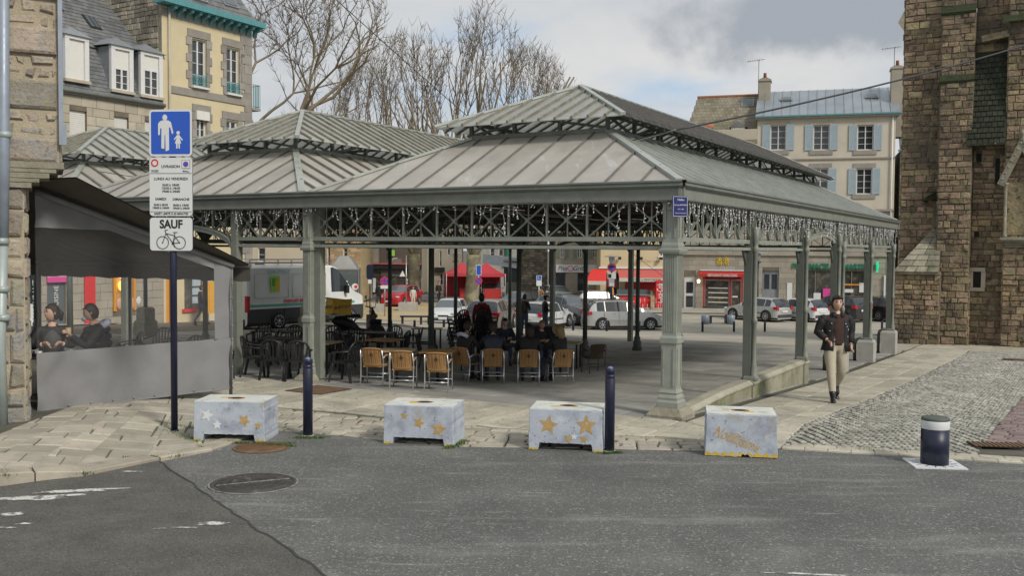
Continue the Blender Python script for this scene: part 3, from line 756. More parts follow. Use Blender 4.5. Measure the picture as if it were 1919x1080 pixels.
# weeds in the joints
def tufts(pts,n,name,parent=None,r=.12,h=.035):
 mb=MB()
 for c in pts:
  for _ in range(n):
   x=c[0]+rng.gauss(0,r);y=c[1]+rng.gauss(0,r*.5);z=g(x,y)+lift(x,y)+.005
   a=rng.uniform(0,2*pi);l=rng.uniform(.3,1)*h;wd=.005
   mb.add([(x-wd*sin(a),y+wd*cos(a),z),(x+wd*sin(a),y-wd*cos(a),z),(x+cos(a)*l*.8,y+sin(a)*l*.8,z+l)],[(0,1,2)],'grass')
 o=mb.build(name,parent,kind='stuff');return o
w_=[]
for a,b,n in (((415,830),(545,838),26),((320,812),(370,830),12),((330,852),(400,838),9),((240,862),(330,856),7),((840,842),(872,828),12),((0,912),(10,906),3),((555,822),(606,822),10),((1130,852),(1160,850),8),((160,885),(163,893),3),((300,800),(380,806),7),((1615,845),(1650,850),6),((500,838),(545,832),8)):
 for i in range(n):t=i/max(1,n-1);w_.append(xy(a[0]+(b[0]-a[0])*t,a[1]+(b[1]-a[1])*t))
wd_=tufts(w_,34,'weeds',r=.05,h=.045);tag(wd_,'small green weeds growing along the kerb and round the concrete blocks','weeds')
# ================================================================ MARKET HALLS
ZE=3.74;OV=.25;W=7.6;LL=20.8;YE0,YE1=-OV,LL+OV
def grid3(A,ux,uy,poly):return [A+ux*a+uy*b for a,b in poly]
def roof_plane(parent,A,B,Ct,D,step,name,kp,kr,ku=None,th=.02,rib=(.026,.035),joined=False,off=0.,overhang=0.):
 """A->B lower edge, D->Ct upper edge (may coincide); strips run up the slope"""
 A,B,Ct,D=Vector(A),Vector(B),Vector(Ct),Vector(D)
 ux=(B-A).normalized();un=ux.cross(D-A).normalized();uy=un.cross(ux)
 L_=(B-A).length
 poly=[(0,0),(L_,0),((Ct-A).dot(ux),(Ct-A).dot(uy)),((D-A).dot(ux),(D-A).dot(uy))]
 if (Ct-D).length<.01:poly=poly[:3]
 allm=MB();n=max(1,round(L_/step));s=L_/n
 for i in range(n):
  c=clip(clip(poly,-1,0,-i*s),1,0,(i+1)*s)
  if len(c)<3 or abs(area(c))<1e-3:continue
  if area(c)<0:c=c[::-1]
  rn=rng.random();m=MB()
  top=[A+ux*a+uy*b+un*th for a,b in c];bot=[A+ux*a+uy*b for a,b in c];k=len(c)
  m.add(top,[tuple(range(k))],kp,rn);m.add(bot,[tuple(range(k-1,-1,-1))],ku or kp,rn)
  m.add(top+bot,[(j,k+j,k+(j+1)%k,(j+1)%k)for j in range(k)],kp,rn)
  ys_=[b for a,b in c if abs(a-i*s)<1e-4]
  if len(ys_)>=2 and i>0:
   y0,y1=min(ys_),max(ys_)
   m.beam(A+ux*i*s+uy*(y0-.02)+un*(th+rib[1]/2),A+ux*i*s+uy*y1+un*(th+rib[1]/2),rib[0],rib[1],kr,up=un)
  if joined:allm.join(m)
  else:m.build(name,parent)
 if joined:allm.build(name,parent)
def lattice(parent,p0,p1,n,z0=2.80,z1=3.44,inner=False,arch=False,joined=False,skip=0,kk='hall_paint',off=0.):
 """truss band between two points (hall-local xy)"""
 p0,p1=Vector((*p0,0)),Vector((*p1,0));L_=(p1-p0).length;d=(p1-p0)/L_;nn=Vector((-d.y,d.x,0))
 def X(t,z,o=0.):return p0+d*t+Vector((0,0,z))+nn*o
 allm=MB()
 def put(m,name):
  if joined:allm.join(m)
  else:m.build(name,parent)
 sp=L_/n
 if not arch:
  m=MB().beam(X(0,z0+.035),X(L_,z0+.035),.07,.075,kk);put(m,'rail')
  m=MB().beam(X(0,z0-.105),X(L_,z0-.105),.10,.055,kk);put(m,'rail')
 def zb(t):
  if not arch:return z0+.07
  u_=(t/L_-.5)*2;return z0-.30+.62*sqrt(max(0,1-u_*u_))*.88+.08
 m=MB().beam(X(0,z1+.02),X(L_,z1+.02),.06,.05,kk);put(m,'rail')
 if arch:
  for o_,wd,th in ((0,.09,.09),(0,.14,.03)):
   m=MB();N_=18;pts=[X(L_*i/N_,zb(L_*i/N_)-.05+(0 if th>.05 else .06))for i in range(N_+1)]
   for i in range(N_):m.beam(pts[i],pts[i+1],wd,th,kk)
   put(m,'arch_rib')
 b=.056
 for i in range(n):
  t0,t1=i*sp+.03,(i+1)*sp-.03;tc_=(t0+t1)/2
  za,zb_,zc_=max(zb(t0),0),zb(t1),zb(tc_)
  m=MB().beam(X(t0,za,.012),X(t1,z1,.012),.012,b,kk,up=nn);put(m,'lattice_bar')
  m=MB().beam(X(t0,z1,-.012),X(t1,zb_,-.012),.012,b,kk,up=nn);put(m,'lattice_bar')
  m=MB().beam(X(tc_,zc_-.01,-.03),X(tc_,z1,-.03),.018,.018,kk,up=nn);put(m,'lattice_post')
  if i:m=MB().beam(X(i*sp,zb(i*sp)-.01,0),X(i*sp,z1,0),.03,.04,kk,up=nn);put(m,'lattice_post')
  if not joined or n<12:
   zc2=(za+z1)/2 if not arch else (zb(tc_)+z1)/2
   star=[]
   for q in range(8):r_=.075 if q%2 else .028;a_=q*pi/4;star.append((cos(a_)*r_,sin(a_)*r_))
   m=MB().prism(star,X(tc_,(za+zb_)/4+z1/2,-.02),d,Vector((0,0,1)),.012,kk);
   m2=MB().prism(star,X(tc_,(za+zb_)/4+z1/2,.03),d,Vector((0,0,1)),.012,kk);m.join(m2);put(m,'rosette')
 if joined:allm.build('lattice_panel',parent)
def ornate_column(parent,x,y,base_z=0.,plinth=.30,k='hall_paint_light',w=.125,stone='weather_stone',stone_z=None,rot=0):
 m=MB();m.lathe([(plinth,(stone_z if stone_z is not None else g(*H2W(x,y)[:2])-.05)),(plinth,base_z+.04),(plinth-.09,base_z+.15)],c=(x,y,0),k=stone,sq=True);m.build('plinth',parent)
 m=MB();prof=[(w*1.45,.15),(w*1.45,.24),(w*1.28,.27),(w*1.32,.31),(w*1.12,.36),(w*1.2,.39),(w*1.0,.44)]
 m.lathe(prof,c=(x,y,base_z),k=k,sq=True);m.build('column_base',parent)
 m=MB();m.lathe([(w,.44),(w,1.16),(w*1.17,1.18),(w*1.17,1.26),(w*.96,1.30),(w*.96,2.62),(w*1.12,2.66),(w*1.12,2.74),(w,2.78),(w,3.47)],c=(x,y,base_z),k=k,sq=True)
 m.build('shaft',parent)
 m=MB()
 for a in range(4):
  R=Matrix.Rotation(a*pi/2,3,'Z')
  for fx in (-.075,-.045,-.015,.015,.045,.075):
   c=R@Vector((fx*w/.125,-w*.96-.005,0));c2=c+Vector((x,y,0))
   m.beam(c2+Vector((0,0,base_z+1.36)),c2+Vector((0,0,base_z+2.58)),.014,.012,k,up=R@Vector((0,1,0)))
  c=R@Vector((0,-w-.008,0));c2=c+Vector((x,y,0));rt=R@Vector((1,0,0))
  for s in (-1,1):m.beam(c2+rt*s*w*.68+Vector((0,0,base_z+.5)),c2+rt*s*w*.68+Vector((0,0,base_z+1.1)),.02,.016,k,up=R@Vector((0,1,0)))
  for s in (-1,1):m.beam(c2+rt*s*w*.62+Vector((0,0,base_z+2.86)),c2+rt*s*w*.62+Vector((0,0,base_z+3.36)),.02,.02,k,up=R@Vector((0,1,0)))
  m.prism([(-.05,0),(.05,0),(.035,.08),(0,.03),(-.035,.08)],c2+Vector((0,0,base_z+3.30)),rt,Vector((0,0,1)),.03,k)
 m.build('fluting',parent)
 m=MB();m.lathe([(w*1.3,2.60),(w*1.42,2.64),(w*1.42,2.67),(w*1.15,2.69)],c=(x,y,base_z),k=k,sq=True)
 m.build('capital',parent)
def side_column(parent,x,y,bz,out=(1,0),k='hall_paint',plinth=None,hand=True):
 """box post with a round colonette on its outer face"""
 o=Vector((out[0],out[1],0));m=MB()
 m.lathe([(.078,bz+.0),(.078,3.47)],c=(x,y,0),k='hall_post',sq=True);m.build('post',parent)
 c=Vector((x,y,0))+o*.13;m=MB()
 m.lathe([(.085,0),(.085,.05),(.07,.07),(.075,.2),(.06,.23),(.068,.27),(.045,.33),(.042,1.1),(.058,1.12),(.058,1.2),(.042,1.22),(.040,2.5),(.065,2.54),(.065,2.6),(.045,2.63),(.055,2.7),(.07,2.76),(.07,3.0)],12,(c.x,c.y,bz),k);m.build('colonette',parent)
 m=MB();m.lathe([(.12,bz),(.12,bz+.05),(.105,bz+.08)],c=(x+o.x*.08,y+o.y*.08,0),k=k,sq=True);m.build('foot',parent)
 m=MB();m.beam((x,y,2.94)if not k=='x' else 0,(x,y,3.47),.24,.10,k,up=(out[0],out[1],0));m.build('head_block',parent)
 # bracket
 for s in (-1,1):
  t=Vector((-out[1],out[0],0))*s;m=MB()
  m.prism([(0,0),(.22,.30),(0,.30)],Vector((x,y,2.37))+t*.1-o*.02,t,Vector((0,0,1)),.04,'hall_iron_dark');m.build('bracket',parent)
def inner_column(parent,x,y,k='hall_iron_dark'):
 z=g(*H2W(x,y)[:2]);m=MB()
 H_=ZE-z-.75
 m.lathe([(.17,0),(.17,.12),(.14,.16),(.15,.3),(.10,.38),(.12,.44),(.085,.5),(.075,.6)],10,(x,y,z),k);m.build('column_base',parent)
 m=MB();m.lathe([(.072,.6),(.066,H_-.25)],12,(x,y,z),k);m.build('shaft',parent)
 m=MB();m.lathe([(.066,H_-.25),(.10,H_-.2),(.08,H_-.15),(.15,H_),(.15,H_+.06)],10,(x,y,z),k)
 m.lathe([(.08,H_+.06),(.08,ZE-z-.1)],c=(x,y,z),k=k,sq=True)
 for a in range(4):
  t=Vector((cos(a*pi/2),sin(a*pi/2),0));m.prism([(0,0),(.26,.32),(0,.32)],Vector((x,y,z+H_-.2))+t*.06+Vector((-t.y,t.x,0))*.02,t,Vector((0,0,1)),.04,k)
 m.build('capital',parent)
def make_hall(hx0,label,idx):
 R_=thing('market_hall',label,'market hall',HO+HX*hx0,HROT,'market halls standing side by side')
 global LL,YE1
 LL=16.64 if idx==2 else 20.8;YE1=LL+OV
 x1=OV if idx==0 else 0.;x0=-W if idx<2 else -W-OV
 if idx==2:x0=-W-OV
 ins=2.4;zr=ZE+1.13;li=1.85;zl=zr+.22;hw=(x1-x0)/2;cx=(x0+x1)/2
 wq=(x1-x0)/(W+OV)
 zp=zl+1.07*wq
 e=.10;zb=ZE-.01
 a0,a1,b0,b1=x0+e,x1-e,YE0+e,YE1-e
 r0,r1,s0,s1=x0+ins,x1-ins,YE0+ins,YE1-ins
 kw='zinc_warm'
 # lower roof
 roof_plane(R_,(a0,b0,zb),(a1,b0,zb),(r1,s0,zr),(r0,s0,zr),.62,'roof_panel',kw,'seam','hall_brown')
 roof_plane(R_,(a1,b0,zb),(a1,b1,zb),(r1,s1,zr),(r1,s0,zr),.58,'roof_panel','zinc_side' if idx==0 else kw,'flash' if idx==0 else 'seam','hall_brown',rib=(.06,.05))
 roof_plane(R_,(a1,b1,zb),(a0,b1,zb),(r0,s1,zr),(r1,s1,zr),.62,'roof_slope',kw,'seam','hall_brown',joined=True)
 roof_plane(R_,(a0,b1,zb),(a0,b0,zb),(r0,s0,zr),(r0,s1,zr),.6,'roof_slope',kw,'seam','hall_brown',joined=True)
 for p,q in (((a1,b0,zb),(r1,s0,zr)),((a0,b0,zb),(r0,s0,zr)),((a1,b1,zb),(r1,s1,zr)),((a0,b1,zb),(r0,s1,zr))):
  MB().beam(Vector(p)+Vector((0,0,.035)),Vector(q)+Vector((0,0,.045)),.14,.05,'flash').build('hip_cap',R_)
 # ring beam and lantern frame
 rc=[(r0,s0),(r1,s0),(r1,s1),(r0,s1)]
 for i in range(4):
  p,q=rc[i],rc[(i+1)%4];m=MB();m.beam((*p,zr+.045),(*q,zr+.045),.12,.09,'gutter');m.build('ring_beam',R_)
 lx0,lx1,ly0,ly1=x0+li,x1-li,YE0+li,YE1-li
 zt=zl+.13
 i2=.42
 for (px_,side)in ((r0,-1),(r1,1)):
  nn_=13
  for i in range(nn_+1):
   y=s0+(s1-s0)*i/nn_;m=MB();m.beam((px_,y,zr),(px_,y,zt+.02),.07,.07,'hall_iron_dark');m.build('lantern_post',R_)
   if i<nn_ and i%3!=2:
    y2=s0+(s1-s0)*(i+1)/nn_;a_,b_=(zr+.08,zt)if i%3 else (zt,zr+.08)
    m=MB();m.beam((px_-side*.03,y,a_),(px_-side*.03,y2,b_),.03,.05,'hall_iron_dark');m.build('brace',R_)
  m=MB();m.beam((px_,s0,zt),(px_,s1,zt),.08,.08,'hall_iron_dark');m.build('lantern_rail',R_)
 for (py_)in (s0,s1):
  for i in range(1,3):
   x=r0+(r1-r0)*i/3;m=MB();m.beam((x,py_,zr),(x,py_,zt+.02),.07,.07,'hall_iron_dark');m.build('lantern_post',R_)
  m=MB();m.beam((r0,py_,zt),(r1,py_,zt),.08,.08,'hall_iron_dark');m.build('lantern_rail',R_)
 # cross ties with king posts every bay
 for i in range(6):
  y=s0+(s1-s0)*i/5;m=MB();kk='hall_iron_dark'
  m.beam((r0,y,zt-.01),(r1,y,zt-.01),.05,.06,kk)
  if 0<i<5:m.beam((cx,y,zt),(cx,y,zp-.10),.05,.05,kk)
  m.beam((r0,y,zr+.1),(cx,y,zt),.04,.05,kk);m.beam((r1,y,zr+.1),(cx,y,zt),.04,.05,kk)
  m.build('roof_truss',R_)
 for i in range(1,5):
  y=LL*i/5;m=MB();kk='hall_brown'
  m.beam((x0+.2,y,ZE-.06),(x1-.2,y,ZE-.06),.1,.14,kk);m.beam((x0+.3,y,ZE-.02),(r0,y,zr-.1),.08,.1,kk);m.beam((x1-.3,y,ZE-.02),(r1,y,zr-.1),.08,.1,kk)
  m.beam((r0,y,ZE-.02),(r0,y,zr),.07,.07,kk);m.beam((r1,y,ZE-.02),(r1,y,zr),.07,.07,kk)
  m.build('roof_truss',R_)
 # lantern roof
 zp-=.05;ap0,ap1=(cx,ly0+hw-li+.37,zp),(cx,ly1-hw+li-.37,zp)
 gl,gr='lantern_glass','rib_rust'
 roof_plane(R_,(lx0,ly0,zl),(lx1,ly0,zl),ap0,ap0,.36,'lantern_panel',gl,gr,'lantern_under',rib=(.036,.045))
 roof_plane(R_,(lx1,ly0,zl),(lx1,ly1,zl),ap1,ap0,.42,'lantern_panel','lantern_dirty' if idx==0 else gl,gr if idx else 'seam','lantern_under',rib=(.05,.05))
 roof_plane(R_,(lx1,ly1,zl),(lx0,ly1,zl),ap1,ap1,.36,'lantern_slope',gl,gr,'lantern_under',joined=True)
 roof_plane(R_,(lx0,ly1,zl),(lx0,ly0,zl),ap0,ap1,.42,'lantern_slope',gl,gr,'lantern_under',rib=(.05,.05),joined=True)
 for p,q in (((lx0,ly0,zl),ap0),((lx1,ly0,zl),ap0),((lx0,ly1,zl),ap1),((lx1,ly1,zl),ap1),(ap0,ap1)):
  MB().beam(Vector(p)+Vector((0,0,.045)),Vector(q)+Vector((0,0,.05)),.10,.05,'flash').build('hip_cap',R_)
 # rafters seen under the lantern eaves
 m=MB();kk='hall_iron_dark'
 for i in range(int((ly1-ly0)/.42)):
  y=ly0+.4+i*.42
  for sx,xx in ((1,lx1),(-1,lx0)):
   f_=min(1.,(y-ly0)/(hw-li+.37),(ly1-y)/(hw-li+.37));m.beam((xx,y,zl-.04),(xx+(cx-xx)*f_,y,zl+(zp-zl)*f_-.04),.022,.035,kk)
 for i in range(1,int((lx1-lx0)/.36)):
  x=lx0+i*.36;f_=min((x-lx0),(lx1-x))/(hw-li)
  for yy,sgn in ((ly0,1),(ly1,-1)):m.beam((x,yy,zl-.04),(x,yy+sgn*(hw-li+.37)*f_,zl+(zp-zl)*f_-.04),.022,.035,kk)
 m.build('rafters',R_)
 # eaves : gutter on a deep fascia
 def eave(p,q,fas='hall_paint'):
  p,q=Vector((*p,0)),Vector((*q,0));d=(q-p).normalized();nn=Vector((d.y,-d.x,0))
  m=MB();V=[];prof=[(-.12,-.02),(.02,.0),(.055,-.01),(.055,-.035),(.03,-.045),(.04,-.09),(.0,-.12),(-.02,-.125),(-.12,-.125)]
  for e_ in (p,q):
   for a,b in prof:V.append(e_+nn*a+Vector((0,0,ZE+.02+b)))
  n=len(prof);m.add(V,[(j,n+j,n+j+1,j+1)for j in range(n-1)],'gutter');m.build('gutter',R_)
  m=MB();m.beam(p-nn*.06+Vector((0,0,ZE-.195)),q-nn*.06+Vector((0,0,ZE-.195)),.05,.18,fas);m.build('fascia',R_)
  m=MB();m.beam(p-nn*.02+Vector((0,0,ZE-.285)),q-nn*.02+Vector((0,0,ZE-.285)),.04,.02,'gutter');m.build('drip_board',R_)
 eave((x0,YE0),(x1,YE0))
 if idx==0:eave((x1,YE0),(x1,YE1))
 eave((x1,YE1),(x0,YE1))
 if idx==2:eave((x0,YE1),(x0,YE0))
 # valley gutter toward the next hall
 if idx<2:MB().box((x0,LL/2,ZE-.10),(.3,LL+.4,.06),'gutter').build('valley_gutter',R_)
 bays=[4.16*i for i in range(6)]
 if idx==0:
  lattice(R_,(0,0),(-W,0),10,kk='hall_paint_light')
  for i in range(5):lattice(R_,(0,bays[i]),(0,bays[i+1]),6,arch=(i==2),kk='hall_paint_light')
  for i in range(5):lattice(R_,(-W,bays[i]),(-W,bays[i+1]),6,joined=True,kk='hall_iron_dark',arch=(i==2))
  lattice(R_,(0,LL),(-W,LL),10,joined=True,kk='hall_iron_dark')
  ornate_column(R_,0,0)
  ornate_column(R_,-W-.02,-.02,plinth=.22,w=.095)
  MB().lathe([(.075,.05),(.075,3.47)],c=(-W+.16,.08,0),k='hall_paint',sq=True).build('post',R_)
  for i in (1,2):side_column(R_,0,bays[i],.12,plinth=None)
  side_column(R_,0,bays[3]-.55,.12)
  for i in (3,4,5):
   z=g(*H2W(0,bays[i])[:2]);m=MB();m.lathe([(.24,z-.05),(.24,-.12),(.2,-.05)],c=(.03,bays[i],0),k='concrete',sq=True);m.build('plinth',R_);side_column(R_,0,bays[i],-.06)
   m=MB();m.tube([(-.3,bays[i]-.1,z),(-.3,bays[i]-.1,-.2),(-.27,bays[i]-.1,-.08),(-.15,bays[i]-.1,-.02),(-.05,bays[i]-.1,0)],.05,8,'hall_iron_dark');m.build('downpipe',R_)
  for i in range(1,6):inner_column(R_,-W,bays[i])
 elif idx==1:
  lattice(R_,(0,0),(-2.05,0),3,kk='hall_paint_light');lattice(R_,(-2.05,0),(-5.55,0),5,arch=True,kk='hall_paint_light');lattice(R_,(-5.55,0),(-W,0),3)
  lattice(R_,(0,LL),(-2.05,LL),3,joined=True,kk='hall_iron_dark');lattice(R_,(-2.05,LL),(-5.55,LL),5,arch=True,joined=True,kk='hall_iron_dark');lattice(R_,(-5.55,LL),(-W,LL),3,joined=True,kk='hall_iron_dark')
  for x in (-2.05,-5.55):
   for y in (0,LL):
    z=g(*H2W(-W+x,y)[:2]);MB().lathe([(.085,z),(.085,3.47)],c=(x,y,0),k='hall_paint',sq=True).build('post',R_)
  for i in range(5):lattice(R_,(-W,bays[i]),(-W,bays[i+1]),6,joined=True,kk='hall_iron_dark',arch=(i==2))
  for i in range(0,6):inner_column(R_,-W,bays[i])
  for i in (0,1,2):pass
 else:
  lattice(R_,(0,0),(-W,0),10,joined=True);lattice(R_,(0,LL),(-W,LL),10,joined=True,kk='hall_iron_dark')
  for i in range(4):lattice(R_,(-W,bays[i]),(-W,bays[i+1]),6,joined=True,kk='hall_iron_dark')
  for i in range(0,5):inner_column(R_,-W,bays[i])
  for i in (2,4):
   z=g(*H2W(-2*W-W,bays[i])[:2]);MB().lathe([(.28,z),(.28,z+.5),(.22,z+.58),(.22,z+.95),(.17,z+1.02)],c=(-W,bays[i],0),k='weather_stone',sq=True).build('plinth',R_)
 return R_
halls=[make_hall(0,'grey iron market hall nearest the camera, with the dark mossy lantern roof',0),
  make_hall(-W,'middle market hall, its pale ribbed lantern roof showing behind the nearest hall',1),
  make_hall(-2*W,'farthest left market hall, its small roof showing behind the road sign',2)]
LL=20.8
# low retaining wall beside the nearest hall
lw=thing('low_wall','mossy low stone wall with rounded coping under the hall columns on the right','wall',HO,HROT)
segs=[.32,2.3,4.0,4.35,6.3,8.15,8.55]
for i in range(len(segs)-1):
 a,b=segs[i]+.006,segs[i+1]-.006;wd=.17 if i in (2,5)else .14
 if b-a<.3:wd=.19
 z0=min(g(*H2W(.2,a)[:2]),g(*H2W(.2,b)[:2]))-.08
 ta=.02 if i==0 else .06
 m=MB();V=[]
 for y,t in ((a,-.03 if i==0 else .04),(b,.04)):
  V+=[(-wd,y,z0),(wd,y,z0),(wd,y,t),(-wd,y,t)]
 m.add(V,[(0,1,2,3),(7,6,5,4),(1,5,6,2),(2,6,7,3),(3,7,4,0)],'low_wall',rng.random());m.build('stone',lw)
 m=MB();V=[];c=wd+.03
 for y,t in ((a,-.03 if i==0 else .04),(b,.04)):
  V+=[(-c,y,t),(c,y,t),(c,y,t+.03),(c-.07,y,t+.085),(-c+.07,y,t+.085),(-c,y,t+.03)]
 m.add(V,[(0,1,2,3,4,5),(11,10,9,8,7,6)]+[(j,6+j,6+(j+1)%6,(j+1)%6)for j in range(6)],'coping',rng.random());m.build('coping_stone',lw)
# icicle lights
def icicles(p0,p1,n,label,dens=1.,longer=1.):
 p0,p1=Vector(p0),Vector(p1);T=thing('icicle_lights',label,'string lights',p0,0,'icicle lights hung from the hall eaves')
 d=p1-p0;L_=d.length;d=d/L_;wm=MB();bm=MB()
 prev=Vector((0,0,0));N_=int(L_/.085*dens)
 top=[]
 for i in range(N_+1):
  t=L_*i/N_;top.append(d*t+Vector((0,0,-.012*abs(sin(t*3.3))+rng.uniform(-.006,.006))))
 wm.tube(top,.006,3,'wire_white',caps=False)
 nn=Vector((-d.y,d.x,0))
 for i,p in enumerate(top):
  l=rng.choice([.08,.12,.2,.28,.4,.62])*longer*rng.uniform(.8,1.1)
  if rng.random()<.30:continue
  pts=[p];q=Vector(p);m_=max(2,int(l/.05))
  ph=rng.uniform(0,6);amp=.02
  for j in range(m_):
   q=q+Vector((0,0,-l/m_))+d*(sin(ph+j*1.3)*amp+rng.uniform(-.01,.01))+nn*rng.uniform(-.01,.01)
   pts.append(Vector(q))
   if rng.random()<.62:
    a=d*rng.uniform(-1,1)+Vector((0,0,rng.uniform(-1,.2)))+nn*rng.uniform(-.4,.4);a.normalize()
    bm.tube([q,q+a*.032],.0062,4,'bulb')
  wm.tube(pts,.0032,3,'wire_white',caps=False)
 wm.build('wires',T,kind='stuff');bm.build('bulbs',T,kind='stuff');return T
ZT=3.45
def hl(x,y):return H2W(x,y,ZT)
lg=['hung from the eave at the left end of the nearest hall front','hung from the middle of the nearest hall front','hung from the eave at the right end of the nearest hall front']
for i in range(3):
 a,b=-W+.3+(W-.3)/3*i,-W+.3+(W-.3)/3*(i+1);icicles(hl(a,-.20),hl(b-.03,-.20),0,'white icicle lights '+lg[i],.95,.8)
icicles(hl(-W-2.1,-.2),hl(-W+.2,-.2),0,'white icicle lights over the narrow bay left of the ornate column',1.2,.8)
icicles(hl(-W-7.5,-.2),hl(-W-2.2,-.2),0,'white icicle lights over the arched bay behind the road sign',1.2,.7)
lr=['first bay right of the blue street plate','second bay along the right side of the hall','arched bay on the right side of the hall','fourth bay along the right side of the hall','last bay at the far right end of the hall']
for i in range(5):icicles(hl(.20,-.1+i*4.2),hl(.20,4.07+i*4.2),0,'dense white icicle lights over the '+lr[i],1.7,.95)
# street plate on the corner
sp_=thing('street_plate','blue enamel street name plate fixed at the corner of the market hall','street sign',H2W(.22,-.30,3.34),HROT,None,.9)
F_=FR((0,0,0),(.62,.78,0));
m=MB();m.box((0,0,0),(.30,.36,.012),'plate_blue',mtx=F_.to_3x3());m.build('plate',sp_)
m=MB()
for (a,b,c,d)in ((-.138,0,.006,.34),(.138,0,.006,.34),(0,.168,.28,.006),(0,-.168,.28,.006)):m.box(F_@Vector((a,b,.009)),(c,d,.003),'sign_white',mtx=F_.to_3x3())
m.build('border',sp_)
for s_,y_,z_ in (("Halles",.115,.055),("Georges BRASSENS",.025,.033),("1921-1981",-.05,.03),("Auteur Compositeur",-.115,.026)):
 text(s_,z_,F_@Matrix.Translation((.01,y_,.008)),'sign_white',sp_)
# ================================================================ NEAR LEFT: STONE HOUSE CORNER, TERRACE TENT, ROAD SIGN, BOLLARDS, BLOCKS
def stone_face(W_,H_,hr,lr,k,frame,proud=(.02,.05),gap=.03,holes=(),jit=.015,z0=0.,chf=.02,xoff=0.):
 """random courses of stones on a wall face. frame(x, z, d) -> point (d outwards)"""
 out=[];z=z0
 while z<H_-.03:
  h=min(rng.uniform(*hr),H_-z)
  if H_-z-h<hr[0]*.5:h=H_-z
  x=-rng.uniform(0,lr[0]*.6)
  while x<W_-.02:
   l=rng.uniform(*lr)
   if W_-x-l<lr[0]*.5:l=W_-x
   segs_=[(max(0,x),min(W_,x+l))]
   for (ha,hb,hc,hd)in holes:
    if hc<z+h-.02 and hd>z+.02:
     ns=[]
     for a,b in segs_:
      if hb<=a or ha>=b:ns.append((a,b))
      else:
       if ha>a:ns.append((a,ha))
       if hb<b:ns.append((hb,b))
     segs_=ns
   for a,b in segs_:
    if b-a<.05:continue
    g2=gap/2;p=rng.uniform(*proud)
    q=[(a+g2,z+g2),(b-g2,z+g2),(b-g2,z+h-g2),(a+g2,z+h-g2)]
    q=[(u+rng.uniform(-jit,jit),v+rng.uniform(-jit,jit))for u,v in q]
    cx,cz=(a+b)/2,z+h/2
    c=min(chf,(b-a)*.25,h*.25)
    ins=[(cx+(u-cx)*max(.2,1-2*c/(b-a)),cz+(v-cz)*max(.2,1-2*c/h))for u,v in q]
    V=[frame(u,v,-.03)for u,v in q]+[frame(u,v,p-c*.6)for u,v in q]+[frame(u,v,p+rng.uniform(-.008,.008))for u,v in ins]
    m=MB();F=[(8,9,10,11)]
    for l_ in range(2):
     for j in range(4):F.append((l_*4+j,l_*4+(j+1)%4,l_*4+4+(j+1)%4,l_*4+4+j))
    m.add(V,F,k,rng.random());out.append((m,Vector(frame(cx,cz,0))))
   x+=l
  z+=h
 return out
def flat(o,ux,un):
 o,ux,un=Vector(o),Vector(ux).normalized(),Vector(un).normalized()
 return lambda x,z,d:o+ux*x+un*d+Vector((0,0,z))
# --- near house: its long face runs away up the frame, lower part narrower than the upper
wd_=Vector((.90,.436,0)).normalized()
base=P(50,800,13.75);base.z=.05
ang=atan2(wd_.y,wd_.x)
nh=thing('stone_house','old granite rubble house corner with a drainpipe at the left edge','house',base,ang)
# local: +x along face to the right edge (0 = lower edge), -y toward the camera
MB().box((-3.0,1.6,1.75),(6.0,3.2,3.5),'mortar').build('wall',nh)
UP=.46
MB().box((-3.0+UP/2,1.6,6.9),(6.0+UP,3.2,6.4),'mortar').build('wall',nh)
fl1=lambda x,z,d:Vector((-2.2+x,-d,z))
it=stone_face(2.2,3.45,(.22,.44),(.26,.6),'granite_wall',fl1,(.03,.075),.045,jit=.022,chf=.04)
fs1=lambda y,z,d:Vector((0+d,y,z))
it+=stone_face(1.6,3.45,(.24,.42),(.3,.6),'granite_wall',fs1,(.03,.06),.045,jit=.02,chf=.035)
def big(W_,H_,frame,k='granite_wall'):
 out=[];z=3.78
 n=0
 while z<9.6:
  h=rng.choice([.42,.3,.38,.26])*rng.uniform(.9,1.1)
  if n%2==0:out+=stone_face(W_,z+h,(h,h),(.55,1.1),k,frame,(.05,.09),.05,z0=z,jit=.02,chf=.04)
  else:
   k2=z+h*.5
   out+=stone_face(W_,k2,(h*.5,h*.5),(.14,.42),k,frame,(.0,.05),.075,z0=z,jit=.03,chf=.03)
   out+=stone_face(W_,z+h,(h*.5,h*.5),(.14,.42),k,frame,(.0,.05),.075,z0=k2,jit=.03,chf=.03)
  z+=h;n+=1
 return out
it+=big(2.2+UP,9.6,lambda x,z,d:Vector((-2.2+x,-d,z)))
it+=stone_face(1.6,9.6,(.3,.42),(.3,.7),'granite_wall',lambda y,z,d:Vector((UP+d,y,z)),(.02,.05),.04,z0=3.78,chf=.03)
pieces(it,'wall_stone',nh,280)
m=MB()
for (z0,z1,o_)in ((3.42,3.5,.10),(3.5,3.56,.20),(3.56,3.64,.33),(3.64,3.70,.42),(3.70,3.80,.52)):
 m.box((-.9+(o_)/2,.55,(z0+z1)/2),(1.8+o_,1.3,z1-z0-.008),'weather_stone')
m.build('corbel',nh)
